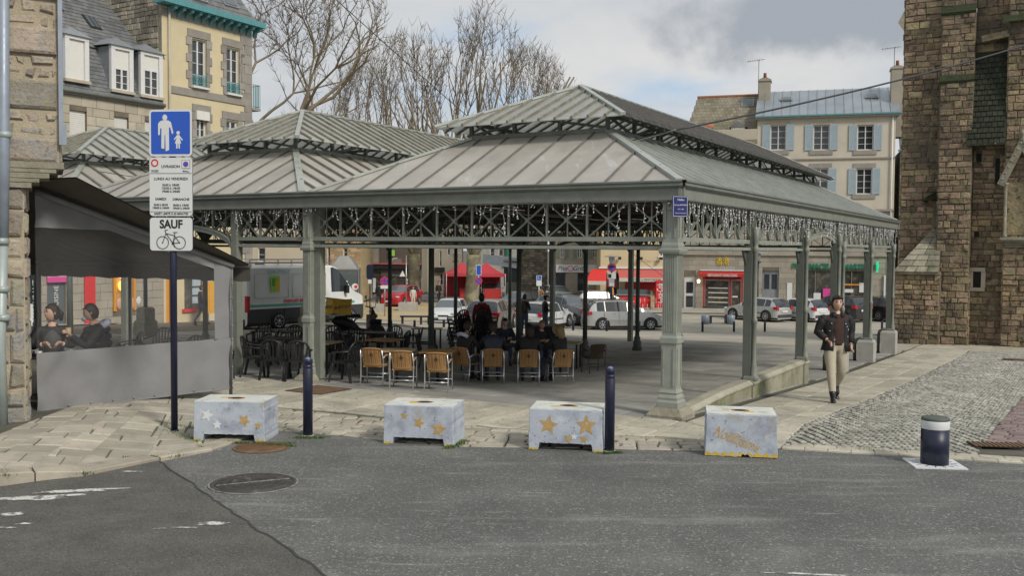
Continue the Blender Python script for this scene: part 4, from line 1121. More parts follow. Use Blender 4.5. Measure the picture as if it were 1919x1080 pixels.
# drainpipe
pp=MB();px0=-.30
pp.tube([(px0,-.16,.02),(px0-.02,-.16,1.2),(px0+.03,-.16,2.6)],.075,14,'pipe_green')
pp.tube([(px0+.03,-.16,2.6),(px0+.06,-.17,3.9),(px0+.10,-.19,7.8)],.078,14,'pipe_blue');pp.build('drainpipe',nh)
for z in (1.55,1.95,2.62,4.1):
 x_=px0+.02;m=MB();m.lathe([(.084,z),(.10,z+.02),(.10,z+.06),(.084,z+.09)],14,(x_+(.05 if z>4 else 0),-.165,0),'pipe_green');m.box((x_,-.07,z+.04),(.04,.14,.03),'galva');m.build('pipe_collar',nh)
m=MB();m.box((UP+.03,-.08,5.45),(.06,.05,2.2),'pipe_blue');m.box((UP+.05,-.08,4.2),(.1,.06,.3),'pipe_blue');m.build('cable_duct',nh)
# the house behind the terrace wall (facade on which the awning hangs, out of sight from here except its return)
# --- terrace tent
A=Vector((-7.22,14.62,0));B=Vector((-4.80,16.6,0));dAB=(B-A).normalized();LAB=(B-A).length
tn=Vector((dAB.y,-dAB.x,0))
E=Vector((-.90,.436,0)).normalized()
tent=thing('terrace_awning','grey canvas terrace enclosure with a clear vinyl window and dark sloping awning','awning',A,0)
def T(t,z,o=0.,e=0.):p=dAB*t+tn*o+E*e;return Vector((p.x,p.y,z))
zA,zB=3.50,2.36
def ztop(t):return zA+(zB-zA)*t/LAB
zb0=lambda t:.12+.10*(t/LAB)
# side curtain, with an opening for the window
N_=28
def row(zf,o=0.):return [T(LAB*i/N_,zf(LAB*i/N_),o+.012*sin(i*1.7)+.01*sin(i*.6))for i in range(N_+1)]
def wav(i,j):return .012*sin(i*.9+j*.25)+.035*mnoise.noise(Vector((i*.55,j*.35,3)))*(1+1.2*(i<8))+.03*max(0,1-i/7)*sin(i*1.6+j*.6)*(j<5)
zwb=lambda t:1.02+.075*t/LAB;zwt=lambda t:min(2.93,ztop(t)-.20 if t>1.15 else 2.93-.02*t)
def curtain(t0,t1,f0,f1,name,nz=6,k='tent_grey',n=None,th=.004):
 n=n or max(2,int((t1-t0)/.08));m=MB();m.sm=True;V=[]
 for j in range(nz+1):
  for i in range(n+1):
   t=t0+(t1-t0)*i/n;z=f0(t)+(f1(t)-f0(t))*j/nz;V.append(T(t,z,wav(t/.12,j)))
 m.add(V,[(j*(n+1)+i,j*(n+1)+i+1,(j+1)*(n+1)+i+1,(j+1)*(n+1)+i)for j in range(nz)for i in range(n)],k)
 return m.build(name,tent)
tw0,tw1=.0,LAB-.33
curtain(0,LAB,zb0,zwb,'curtain',8)
curtain(tw1,LAB,zwb,lambda t:ztop(t)-.05,'curtain',8)
curtain(0,tw1,zwt,lambda t:ztop(t)-.04,'curtain',5)
curtain(tw0,tw1,zwb,zwt,'vinyl_window',6,'vinyl')
m=MB();m.tube([T(t_*LAB/12,ztop(t_*LAB/12)-.03,.02)for t_ in range(13)],.045,10,'tent_grey');m.build('rolled_hem',tent)
m=MB();m.tube([T(t_*LAB/20,zb0(t_*LAB/20),wav(t_*LAB/20/.12,0))for t_ in range(21)],.012,6,'tent_grey');m.build('hem',tent)
m=MB()
for i in range(10):t=.12+(LAB-.15)*i/9;m.ball(T(t,zb0(t)+.05,.03),.014,'steel',6,4)
for j in range(8):m.ball(T(LAB-.03,.35+j*.24,.03),.012,'steel',6,4)
m.build('eyelets',tent)
# roof : cloth slopes down to the front bar, runs back along E
OVH=.85;BACK=7.0
m=MB();a0,a1,b1,b0=T(-.1,zA+.07,0,-OVH),T(-.1,zA+.07,0,BACK),T(LAB+.10,zB-.03,0,BACK),T(LAB+.22,zB-.03,0,-.12)
a0=T(-.10,zA+.14,.0,-1.05)
m.add([a0,b0,b1,a1],[(0,1,2,3)],'tent_dark');m.add([p+Vector((0,0,.02))for p in (a0,b0,b1,a1)],[(3,2,1,0)],'tent_dark');m.build('roof_cloth',tent)
def hang(p,q,h,k='tent_dark',n=30,sag=.02):
 m=MB();V=[]
 for j in range(3):
  for i in range(n+1):
   c=p.lerp(q,i/n);V.append(c+Vector((0,0,-h*j/2*(1+.06*sin(i*1.9))))+tn*.012*sin(i*1.1)*j)
 m.add(V,[(j*(n+1)+i,j*(n+1)+i+1,(j+1)*(n+1)+i+1,(j+1)*(n+1)+i)for j in range(2)for i in range(n)],k);return m.build('valance',tent)
hang(b0,b1,.26);hang(T(0,ztop(0)+.0,0,BACK),T(LAB,ztop(LAB),0,BACK),.5)
m=MB();m.tube([b0,b1],.035,8,'tent_frame');m.build('front_bar',tent)
for e in (0.02,2.4,4.8,BACK):
 m=MB();m.tube([T(LAB-.03,.1,0,e),T(LAB-.03,zB-.03,0,e)],.03,8,'tent_frame');m.build('pole',tent)
 m=MB();m.tube([T(0.05,zA-.1,0,e+.05),T(LAB-.03,zB-.08,0,e+.05)],.025,6,'tent_frame');m.build('arm',tent)
# --- road sign
sp=thing('road_sign','navy signpost with a blue pedestrian panel, a delivery hours panel and a bicycle panel','road sign',G(327,811),-.12)
sz=g(sp.location.x,sp.location.y);sp.location.z=lift(sp.location.x,sp.location.y)*.3
Dp=sp.location.y
MB().tube([(0,0,0),(0,0,4.55)],.047,16,'navy').build('pole',sp)
m=MB();m.lathe([(.07,0),(.065,.02),(.05,.04)],14,(0,0,0),'navy');m.build('base_ring',sp)
pz=lambda py:EYE+(464-py)/1810*Dp-sp.location.z
def rrect(w_,h_,r,n=5):
 P_=[]
 for cx,cy,a0 in ((w_/2-r,h_/2-r,0),(-w_/2+r,h_/2-r,pi/2),(-w_/2+r,-h_/2+r,pi),(w_/2-r,-h_/2+r,1.5*pi)):
  for i in range(n+1):a=a0+pi/2*i/n;P_.append((cx+cos(a)*r,cy+sin(a)*r))
 return P_
def plate(parent,w_,h_,zc,kface,kback='steel',y=-.06,r=.04,name='panel',th=.02,x=0.,border=None):
 m=MB();m.prism(rrect(w_,h_,r),(x,y+th,zc),(1,0,0),(0,0,1),th,kback)
 m2=MB();
 if border:m.prism(rrect(w_-.002,h_-.002,r),(x,y,zc),(1,0,0),(0,0,1),.002,border);m.prism(rrect(w_-.06,h_-.06,r*.5),(x,y-.002,zc),(1,0,0),(0,0,1),.002,kface)
 else:m.prism(rrect(w_-.004,h_-.004,r),(x,y,zc),(1,0,0),(0,0,1),.002,kface)
 return m.build(name,parent)
def disc(m,x,z,r,y,k,n=20,sx=1.):m.prism([(cos(2*pi*i/n)*r*sx,sin(2*pi*i/n)*r)for i in range(n)],(x,y,z),(1,0,0),(0,0,1),.002,k)
def ring(m,x,z,r0,r1,y,k,n=24,t=.002):
 V=[]
 for r in (r0,r1):
  for yy in (y,y-t):
   for i in range(n):a=2*pi*i/n;V.append((x+cos(a)*r,yy,z+sin(a)*r))
 F=[]
 for i in range(n):
  j=(i+1)%n;F+=[(n+i,3*n+i,3*n+j,n+j),(i,n+i,n+j,j),(2*n+i,2*n+j,3*n+j,3*n+i)]
 m.add(V,F,k)
def bar(m,p,q,w_,y,k,t=.002):m.beam((p[0],y,p[1]),(q[0],y,q[1]),w_,t,k,up=(0,1,0))if False else m.beam((p[0],y,p[1]),(q[0],y,q[1]),t,w_,k,up=(q[1]-p[1],0,-(q[0]-p[0]))if abs(q[0]-p[0])+abs(q[1]-p[1])>0 else (0,0,1))
SW=.635
z1,z2=pz(208),pz(296);plate(sp,SW,z1-z2-.01,(z1+z2)/2,'sign_blue',border='sign_white',r=.05,name='pedestrian_panel')
zc=(z1+z2)/2;yy=-.066;m=MB()
disc(m,-.08,zc+.215,.042,yy,'sign_white',16,.85)
m.prism([(-.155,.16),(-.12,.175),(-.035,.175),(.01,.15),(.045,.0),(.025,-.02),(-.0,.07),(-.02,.08),(-.02,-.24),(-.07,-.26),(-.075,-.03),(-.085,-.03),(-.09,-.225),(-.135,-.215),(-.13,.07),(-.15,.06),(-.155,-.03),(-.18,-.03),(-.18,.13)],(0,yy,zc),(1,0,0),(0,0,1),.002,'sign_white')
m.build('adult_symbol',sp);m=MB()
disc(m,.115,zc-.0,.026,yy,'sign_white',14)
m.prism([(.10,-.03),(.13,-.03),(.185,-.10),(.17,-.11),(.135,-.07),(.16,-.15),(.14,-.15),(.14,-.22),(.12,-.22),(.118,-.15),(.108,-.15),(.105,-.22),(.085,-.22),(.085,-.15),(.065,-.15),(.095,-.07),(.06,-.10),(.05,-.09)],(0,yy,zc),(1,0,0),(0,0,1),.002,'sign_white')
m.build('child_symbol',sp)
z1,z2=pz(297),pz(407);ph=z1-z2-.01;zc=(z1+z2)/2
plate(sp,SW,ph,zc,'sign_white',r=.05,name='hours_panel');FT=lambda x,z:FR((x,yy+.003,zc+z*ph),(1,0,0))
for s_,x,z,sz_ in (("LIVRAISON",.0,.345,.056),("LUNDI AU VENDREDI",0,.135,.052),("5h50 à 10h00",0,.03,.046),("13h30 à 14h30",0,-.025,.046),("19h00 à 24h00",0,-.08,.046),("SAMEDI",-.15,-.21,.048),("DIMANCHE",.15,-.215,.048),
     ("5h50 à 8h30",-.15,-.31,.042),("19h00 à 24h00",-.15,-.362,.042),("8h00 à 14h00",.15,-.315,.042),("19h00 à 24h00",.15,-.367,.042),("ARRÊT LIMITÉ À 20 MINUTES",0,-.462,.040)):
 text(s_,sz_,FT(x,z),'ink',sp,.001,bold=.0012)
m=MB();ring(m,-.235,zc+.41*ph,.036,.054,yy,'sign_red');m.build('symbol',sp)
m=MB();m.box((.225,yy,zc+.385*ph),(.12,.002,.12),'ink');m.box((.225,yy-.001,zc+.385*ph),(.112,.002,.112),'sign_white');disc(m,.225,zc+.385*ph,.04,yy-.002,'sign_red');disc(m,.225,zc+.385*ph,.033,yy-.003,'sign_blue');m.build('symbol',sp)
m=MB();m.prism([(-.05,-.008),(-.035,.012),(-.03,0),(0,.002),(.05,-.01),(.05,-.016),(.0,-.008),(-.03,-.01)],(.225,yy,zc+.27*ph),(1,0,0),(0,0,1),.002,'ink');m.build('symbol',sp)
m=MB();m.box((0,yy+.001,zc+.23*ph),(SW-.02,.002,.005),'ink');m.box((0,yy+.001,zc-.425*ph),(SW-.02,.002,.005),'ink');m.build('rule',sp)
for z in (.285,.270,.255):text("SAUF LIVRAISON",.014,FT(-.235,z),'ink',sp,.001)
z1,z2=pz(409),pz(471);ph=z1-z2;zc=(z1+z2)/2
plate(sp,SW,ph,zc,'sign_white','navy',r=.045,name='bicycle_panel',th=.03)
text("SAUF",.165,FR((0,yy+.003,zc+.135),(1,0,0)),'ink',sp,.001,bold=.006,width=.34)
m=MB();bx,bz,R_=.0,zc-.12,.088;L_,Rr=(-.125,bz),(.125,bz)
for c in (L_,Rr):ring(m,c[0],c[1],R_-.005,R_+.004,yy,'ink');disc(m,c[0],c[1],.01,yy,'ink',10)
bb=(.03,bz-.01);st=(.055,bz+.12);hd=(-.075,bz+.13)
for p,q in ((L_,hd),(hd,(.05,bz+.10)),(hd,bb),(bb,st),(bb,Rr),(Rr,(.05,bz+.10)),(hd,(-.09,bz+.175)),((-.09,bz+.175),(-.045,bz+.18)),((.03,bz+.145),(.095,bz+.145)),(st,(.06,bz+.145)),(bb,(.05,bz-.06)),(bb,(.01,bz+.02))):bar(m,p,q,.009,yy-.001,'ink')
disc(m,bb[0],bb[1],.02,yy-.001,'ink',12);m.build('bicycle_symbol',sp)
for z in (pz(230),pz(280),pz(330),pz(390),pz(440)):m=MB();m.box((0,.0,z),(.13,.10,.03),'steel');m.build('clamp',sp)
# --- bollards
def bollard(px,py,h,r,label):
 p=G(px,py);o=thing('bollard',label,'bollard',p,0,'navy bollards at the edge of the lane')
 m=MB();m.lathe([(r,0),(r,h-.17),(r*.96,h-.165),(r*.96,h-.155),(r,h-.15),(r,h-.125),(r*.94,h-.12),(r*.94,h-.10),(r*1.02,h-.095),(r*1.02,h-.045),(r*.9,h-.03)],24,k='navy');m.build('shaft',o)
 m=MB();m.ball((0,0,h-.04),r*.62,'navy_cap',16,6,(1,1,.85),half=True);m.build('cap',o)
 m=MB();m.lathe([(r*1.35,0),(r*1.3,.008),(r,.012)],20,k='concrete');m.build('collar',o);return o
bollard(577,817,1.12,.068,'tall navy bollard with a grey dome cap between the first and second concrete blocks')
bollard(1142,846,1.13,.066,'tall navy bollard touching the third concrete block from the left')
p=G(1751,871);rb=thing('retractable_bollard','thick black rising bollard with a white reflective band on a steel plate','bollard',p,-.1)
m=MB();m.lathe([(.167,.012),(.167,.47)],32,k='navy');m.mat('black_plastic');m.build('shaft',rb)
m=MB();m.lathe([(.168,.455),(.170,.46),(.170,.555),(.168,.56)],32,k='sign_white');m.build('reflective_band',rb)
m=MB();m.lathe([(.160,.55),(.168,.56),(.168,.585),(.155,.598),(.0,.60)],32,k='hall_iron_dark');m.build('lid',rb)
m=MB();m.box((0,0,.006),(.62,.56,.016),'star_white');m.build('plate',rb)
m=MB()
for i in range(14):a=2*pi*i/14;m.beam((cos(a)*.19,sin(a)*.18,.0155),(cos(a)*.27,sin(a)*.25,.0155),.012,.002,'black_hole')
m.build('grooves',rb)
# --- painted concrete blocks
def star(m,x,z,R_,y,k,rot=0.):
 m.prism([(sin(rot+i*pi/5)*(R_ if i%2==0 else R_*.45)+x,cos(rot+i*pi/5)*(R_ if i%2==0 else R_*.45)+z)for i in range(10)][::-1],(0,y,0),(1,0,0),(0,0,1),.003,k)
def block(pxl,pyl,pxr,pyr,Wt,Dp_,H_,label,stars,foot=True,rz=None,words=None,taper=.0):
 a,b=G(pxl,pyl),G(pxr,pyr);d=b-a;rz=atan2(d.y,d.x)if rz is None else rz
 Wd=d.length;o=thing('concrete_block',label,'concrete block',a,rz,'painted concrete blocks along the lane')
 m=MB();t_=.02;fh=.095;fw=Wd*.125
 # body outline in x,z with a foot recess at the bottom
 if foot:pr=[(0,0),(fw,0),(fw+.02,fh),(Wd-fw-.02,fh),(Wd-fw,0),(Wd,0),(Wd-.012,H_),(.012,H_)]
 else:pr=[(0,.0),(Wd,0),(Wd-.012,H_),(.012,H_)]
 def jag(pl):
  out=[]
  for i in range(len(pl)):
   p,q=pl[i],pl[(i+1)%len(pl)];n=max(1,int(Vector((q[0]-p[0],q[1]-p[1])).length/.035))
   for j in range(n):
    t=j/n;jx,jz=(rng.uniform(-.004,.004),rng.uniform(-.005,.005))if j else (0,0)
    zz=p[1]+(q[1]-p[1])*t+jz
    if not foot and i==0 and j:zz+=max(0,rng.gauss(.004,.012))+(.03 if .50<t<.62 else 0)
    out.append((p[0]+(q[0]-p[0])*t+jx,zz))
  return out
 pr=jag(pr);n=len(pr)
 yf,yb=0.,Dp_;ins=.012
 cxx,czz=Wd/2,H_/2
 V=[(x,yf+ins+rng.uniform(-.002,.002),z)for x,z in pr]+[(cxx+(x-cxx)*.985,yf,czz+(z-czz)*.975)for x,z in pr]+[(x,yb,z)for x,z in pr]
 m.add(V[:n]+V[n:2*n],[(n+j,j,(j+1)%n,n+(j+1)%n)[::-1]for j in range(n)]+[tuple(range(n,2*n))],'block_paint')
 m.add(V[:n]+V[2*n:],[(j,(j+1)%n,n+(j+1)%n,n+j)[::-1]for j in range(n)]+[tuple(range(2*n-1,n-1,-1))],'block_paint')
 m.build('body',o)
 m=MB();m.box((Wd/2,Dp_/2+.003,H_+.003),(Wd-.03,Dp_-.02,.006),'block_top');m.build('top_face',o)
 m=MB();cx=Wd*.5;m.prism([(cos(2*pi*i/20)*.12*(1+.1*sin(i*2.2)),sin(2*pi*i/20)*.085*(1+.12*sin(i*3.1)))for i in range(20)],(cx,Dp_/2,H_+.006),(1,0,0),(0,1,0),.002,'rust');m.prism([(cos(2*pi*i/20)*.07,sin(2*pi*i/20)*.055)for i in range(20)],(cx,Dp_/2,H_+.008),(1,0,0),(0,1,0),.002,'black_hole');m.build('lifting_hole',o)
 m=MB()
 for q in range(3):
  ox,oy=cx+rng.uniform(-.2,.15),Dp_/2+rng.uniform(-.1,.05);s_=rng.uniform(.04,.09)
  m.prism([(cos(2*pi*i/14)*s_*rng.uniform(.8,1.2),sin(2*pi*i/14)*s_*.7*rng.uniform(.7,1.2))for i in range(14)],(ox,oy,H_+.0064+q*.0003),(1,0,0),(0,1,0),.0008,'yellow_wear')
 m.build('paint_patch',o)
 for (x,z,r,k,rt)in stars:m=MB();star(m,x*Wd,z*H_,r,-.001,k,rt);m.build('star',o)
 if words:text(words,.20,FR((Wd*.43,-.002,H_*.42),(1,0,-.36),(.36,0,1)),'gold_paint',o,.001,shear=.35,width=Wd*.66,bold=.003)
 if not foot:
  m=MB();V=[];nn_=60
  for i in range(nn_+1):x=Wd*i/nn_;hh=.05+.022*sin(i*.9)+rng.uniform(-.012,.012);V+=[(x,-.002,.012+(.03 if .5<i/nn_<.62 else 0)),(x,-.002,max(.03,hh))]
  m.add(V,[(2*i,2*i+2,2*i+3,2*i+1)for i in range(nn_)],'yellow_wear');m.build('yellow_edge',o)
 else:
  m=MB()
  for x in (fw*.5,Wd-fw*.5):m.prism([(-fw*.45,0),(fw*.45,0),(fw*.4,.03),(0,.022),(-fw*.42,.035)],(x,-.001,.004),(1,0,0),(0,0,1),.002,'yellow_wear')
  m.build('yellow_edge',o)
 return o
b1_=block(362,827,498,828,1,.62,.545,'pale blue painted concrete block nearest the road sign, with two white and two gold stars',[(.20,.66,.095,'star_white',.3),(.34,.42,.07,'star_white',0),(.72,.54,.095,'gold_paint',.5),(.91,.42,.055,'gold_paint',.2)],rz=-.06)
block(718,832,850,838,1,.66,.53,'pale blue concrete block with three gold stars climbing to the left',[(.30,.74,.055,'gold_paint',.1),(.51,.58,.085,'gold_paint',.35),(.79,.43,.115,'gold_paint',.15)])
block(990,843,1129,849,1,.66,.545,'pale blue concrete block with two large gold stars beside the right bollard',[(.27,.62,.135,'gold_paint',.15),(.78,.64,.145,'gold_paint',.0),(.54,.30,.06,'gold_paint',.4),(.75,.30,.06,'gold_paint',.2),(.62,.36,.05,'star_white',0.1)])
block(1321,855,1457,861,1,.66,.55,'pale blue concrete block with faded gold handwriting and a yellow chipped lower edge',[],foot=False,words="Noëllissime")
# --- covers and grates
def cover(px,py,rx,k,label,ringed=True):
 p=G(px,py);o=thing('manhole_cover',label,'manhole cover',(p.x,p.y,p.z+.004),.1)
 m=MB();m.lathe([(rx,0),(rx,.008),(rx*.93,.010),(rx*.93,.003),(rx*.88,.003),(rx*.88,.010),(0,.010)],40,k=k);m.build('lid',o)
 if ringed:
  for r_ in (.72,.52):m=MB();m.lathe([(rx*r_,.009),(rx*r_,.016),(rx*(r_-.06),.016),(rx*(r_-.06),.009)],36,k=k);m.build('raised_ring',o)
  m=MB();m.lathe([(rx*1.0,0),(rx*1.0,.006),(rx*1.05,.006),(rx*1.06,0)],40,k='cover_rim');m.build('surround',o)
  m=MB();m.beam((-rx*.8,-rx*.3,.014),(rx*.8,rx*.3,.014),.03,.008,'cover_rim');m.build('raised_bar',o)
 m=MB()
 n=15
 for i in range(-n,n+1):
  for j in range(-n,n+1):
   x,y=i*rx/n*.86,j*rx/n*.86
   if x*x+y*y<(rx*.8)**2 and (i+j)%2==0:m.box((x,y,.013),(rx*.045,rx*.045,.008),k)
 m.build('studs',o,kind='stuff');return o
cover(475,907,.47,'iron_cover','round cast iron manhole cover with concentric rings in the asphalt')
cover(490,840,.37,'rust_plate','round rusty manhole cover edged with weeds beside the first concrete block',False)
def grate(c,w_,d_,rz,label,k='rust_plate',slots=True):
 o=thing('drain_grate',label,'drain',c,rz);m=MB();m.box((0,0,.006),(w_,d_,.012),k if slots is False else 'black_hole');m.build('frame',o)
 if slots:
  m=MB();n=int(w_/.06)
  for i in range(n):m.box((-w_/2+(i+.5)*w_/n,0,.014),(w_/n*.55,d_,.012),k)
  m.build('bars',o)
 return o
p=G(1872,838);grate((p.x,p.y,p.z+.02),.75,.32,-.1,'long iron drain grate among the setts at the right edge')
p=G(1905,676);grate((p.x,p.y,p.z+.02),.8,.5,HROT,'small drain grate near the church foot')
p=G(597,733);o=thing('access_plate','square rusty steel access plate set in the paving by the ornate column','access plate',(p.x,p.y,p.z+.014),HROT);MB().box((0,0,.004),(.85,.85,.008),'rust_plate').build('plate',o)
m=MB();[m.box((x*.42,0,.006),(.02,.86,.012),'iron_cover')for x in (-1,1)];[m.box((0,x*.42,.006),(.86,.02,.012),'iron_cover')for x in (-1,1)];m.build('frame',o)
# ================================================================ CHURCH
chp=P(1682,640,39.5);chp.z=0
ch=thing('church','tall weathered brown stone church wall with buttresses at the right edge','church',chp,HROT)
zg=g(chp.x,chp.y)-.35
def wallbox(x0,x1,y0,y1,z0,z1,nm='wall'):MB().box(((x0+x1)/2,(y0+y1)/2,(z0+z1)/2),(x1-x0,y1-y0,z1-z0),'church_mortar').build(nm,ch)
def P2X(px):
 k=(px-959.5)/1810;return (k*chp.y-chp.x)/(HX.x-k*HX.y)
def Zat(py,x,y=0.):
 w_=chp+HX*x+HY*y;return EYE+(540+(-68)-py+0)/1810*w_.y
x1,x2,x3,x4=P2X(1757),P2X(1818),P2X(1880),9.0
TOP=16.5
ft=lambda x0,y0:(lambda x,z,d:Vector((x0+x,y0-d,z)))
items=[]
# main face : left panel, buttress and nave bay
wallbox(0,x1,0,6,zg,TOP);items+=stone_face(x1,TOP,(.17,.31),(.22,.62),'church_stone',ft(0,0),(.01,.07),.03,z0=zg,jit=.018,holes=[(.95,1.4,Zat(285,1.2),Zat(275,1.2))])
items+=stone_face(5,TOP,(.18,.32),(.25,.6),'church_stone',lambda y,z,d:Vector((0-d,5-y,z)),(.01,.07),.03,z0=zg)
bz1,bz2=Zat(155,x1,-.5),Zat(28,x1,-.5)
BD=[(.62,zg,Zat(508,x1)),(.62,Zat(508,x1),bz1),(.45,bz1+.2,bz2),(.2,bz2+.3,TOP)]
for (dp,z0,z1_)in BD:
 wallbox(x1,x2,-dp,.5,z0,z1_)
 items+=stone_face(x2-x1,z1_,(.17,.3),(.22,.55),'church_stone',ft(x1,-dp),(.01,.07),.03,z0=z0,jit=.018)
 items+=stone_face(dp,z1_,(.17,.3),(.2,.4),'church_stone',lambda y,z,d,q=dp:Vector((x1-d,0-y,z)),(.02,.04),.02,z0=z0)
for z_,d0,d1 in ((bz1,.66,.45),(bz2,.5,.2)):
 m=MB();m.add([(x1-.05,-d0-.06,z_),(x2+.03,-d0-.06,z_),(x2+.03,-d1,z_+.34),(x1-.05,-d1,z_+.34),(x1-.05,-d0-.02,z_-.1),(x2+.03,-d0-.02,z_-.1)],[(0,1,2,3),(4,5,1,0),(0,3,4)],'moss');m.build('weathering',ch)
# bay between buttress and right pilaster, with the slate covered slope
wallbox(x2,x4,0,6,zg,TOP)
sl0,sl1=Zat(272,x2),Zat(100,x2)
holes=[(P2X(1813)-x2,P2X(1822)-x2,Zat(302,x2),Zat(287,x2)),(P2X(1860)-x2,P2X(1868)-x2,Zat(345,x2),Zat(297,x2)),(P2X(1812)-x2,P2X(1820)-x2,Zat(442,x2),Zat(432,x2)),(P2X(1816)-x2,P2X(1830)-x2,Zat(536,x2),Zat(507,x2))]
holes=[(max(.12,a),max(.12,a)+b-a,c,d)for a,b,c,d in holes]
items+=stone_face(x3-x2,sl0,(.16,.29),(.2,.6),'church_stone',ft(x2,0),(.01,.07),.03,z0=zg,jit=.018,holes=holes)
items+=stone_face(x3-x2,TOP,(.22,.34),(.35,.8),'church_stone',ft(x2,0),(.01,.07),.03,z0=sl1,jit=.018)
for (a,b,c,d)in holes:
 m=MB();m.box((x2+(a+b)/2,-.02,(c+d)/2),(b-a-.01,.06,d-c),'black_hole');m.build('slit_window',ch)
a,b,c,d=holes[3];m=MB()
for (q,r,s_,t)in (((a+b)/2,d+.09,b-a+.3,.16),((a+b)/2,c-.08,b-a+.3,.14),(a-.09,(c+d)/2,.16,d-c),(b+.09,(c+d)/2,.16,d-c)):m.box((x2+q,-.05,r),(s_,.1,t),'ashlar')
m.build('window_surround',ch)
m=MB();SLD=.75
m.add([(x2-.2,-SLD,sl0),(x3,-SLD,sl0),(x3,0,sl0),(x2-.2,0,sl0),(x2-.2,-.0,sl1),(x3,0,sl1)],[(0,3,2,1),(0,1,5,4),(0,4,3),(1,2,5)],'mossy_slate');m.build('slate_slope',ch)
sit=[];nrow=17;ncol=7
for r_ in range(nrow):
 for c_ in range(ncol+1):
  t0,t1=r_/nrow,(r_+1.15)/nrow;xa=x2-.2+(c_-.5*(r_%2))*(x3-x2+.2)/ncol;xb=xa+(x3-x2+.2)/ncol-.02
  xa,xb=max(xa,x2-.2),min(xb,x3)
  if xb-xa<.05:continue
  z_0,z_1=sl0+(sl1-sl0)*t0,sl0+(sl1-sl0)*min(1,t1);y0,y1=-SLD*(1-t0)-.05-rng.uniform(0,.02),-SLD*(1-min(1,t1))-.012
  mm=MB();mm.add([(xa,y0,z_0),(xb,y0,z_0),(xb,y1,z_1),(xa,y1,z_1),(xa,y0+.035,z_0),(xb,y0+.035,z_0)],[(0,1,2,3),(4,5,1,0)],'mossy_slate',rng.random());sit.append((mm,Vector((xa,y0,z_0))))
pieces(sit,'slate',ch,200)
m=MB();m.box(((x2+x3)/2-.1,-SLD-.02,sl0-.04),(x3-x2+.2,.12,.08),'mossy_slate');m.build('ledge',ch)
# right pilaster with gothic niche
PD=.55
wallbox(x3,x4,-PD,.5,zg,TOP);items+=stone_face(2.6,TOP,(.18,.32),(.25,.6),'church_stone',ft(x3,-PD),(.01,.07),.03,z0=zg,jit=.018)
items+=stone_face(PD,TOP,(.18,.32),(.2,.4),'church_stone',lambda y,z,d:Vector((x3-d,0-y,z)),(.02,.04),.02,z0=zg)
nz0,nz1=Zat(443,x3,-PD),Zat(345,x3,-PD);nx=x3+.05;nw=1.05
m=MB()
for i,(o_,h_)in enumerate(((.34,.10),(.26,.08),(.16,.08),(.08,.1))):m.box((nx+nw/2,-PD-o_/2,nz0-.04-i*.09),(nw+.3-i*.12,o_,h_),'weather_stone')
m.build('niche_ledge',ch)
m=MB()
for s_ in (0,1):m.lathe([(.09,nz0),(.09,nz0+.12),(.06,nz0+.16),(.055,nz1-.1),(.08,nz1),(.11,nz1+.08)],10,(nx+s_*nw,-PD-.2,0),'weather_stone')
m.build('niche_columns',ch)
m=MB();zt_=Zat(268,x3,-PD);pts=[(nx-.18,nz1),(nx+nw/2,zt_),(nx+nw+.18,nz1)]
for p_,q_ in ((pts[0],pts[1]),(pts[1],pts[2])):m.beam((p_[0],-PD-.2,p_[1]),(q_[0],-PD-.2,q_[1]),.26,.16,'weather_stone',up=(0,1,0));
for i in range(7):
 for p_,q_ in ((pts[0],pts[1]),(pts[2],pts[1])):t=(i+.5)/7;m.ball((p_[0]+(q_[0]-p_[0])*t,-PD-.24,p_[1]+(q_[1]-p_[1])*t+.1),.07,'weather_stone',6,4)
m.lathe([(.07,zt_),(.12,zt_+.12),(.05,zt_+.25),(.11,zt_+.33),(.03,zt_+.5)],8,(nx+nw/2,-PD-.2,0),'weather_stone');m.build('niche_gable',ch)
m=MB();m.box((nx+nw/2,-PD-.05,(nz0+nz1)/2+.1),(nw-.1,.1,nz1-nz0),'church_stone');m.build('niche_back',ch)
m=MB();m.add([(x3-.2,-PD-.35,Zat(45,x3,-PD)),(x3+2,-PD-.35,Zat(45,x3,-PD)),(x3+2,-PD,Zat(28,x3,-PD)),(x3-.2,-PD,Zat(28,x3,-PD))],[(0,1,2,3)],'moss');m.build('weathering',ch)
m=MB();m.box((x3-.45,-.35,Zat(72,x3)),(.95,.6,.24),'church_stone',mtx=Matrix.Rotation(-.14,3,'Y'));m.build('gargoyle',ch)
# low lean-to on the left with stone shingle pyramid
lx0,lx1=P2X(1684),P2X(1762);lz=Zat(510,lx0);lt=Zat(425,lx1)
wallbox(lx0+.02,lx1+.1,-1.0,.2,zg,lz)
items+=stone_face(lx1-lx0+.1,lz,(.15,.26),(.2,.5),'church_stone',ft(lx0,-1.0),(.01,.07),.03,z0=zg,jit=.018)
items+=stone_face(1.0,lz,(.16,.28),(.2,.45),'church_stone',lambda y,z,d:Vector((lx0-d,0-y,z)),(.01,.07),.03,z0=zg)
items+=stone_face(.62,lz,(.16,.28),(.2,.45),'church_stone',lambda y,z,d:Vector((x2+d,-.62+y,z)),(.02,.04),.02,z0=zg)
m=MB();m.box(((lx0+lx1)/2,-1.02,lz+.03),(lx1-lx0+.25,.2,.12),'weather_stone');m.build('ledge',ch)
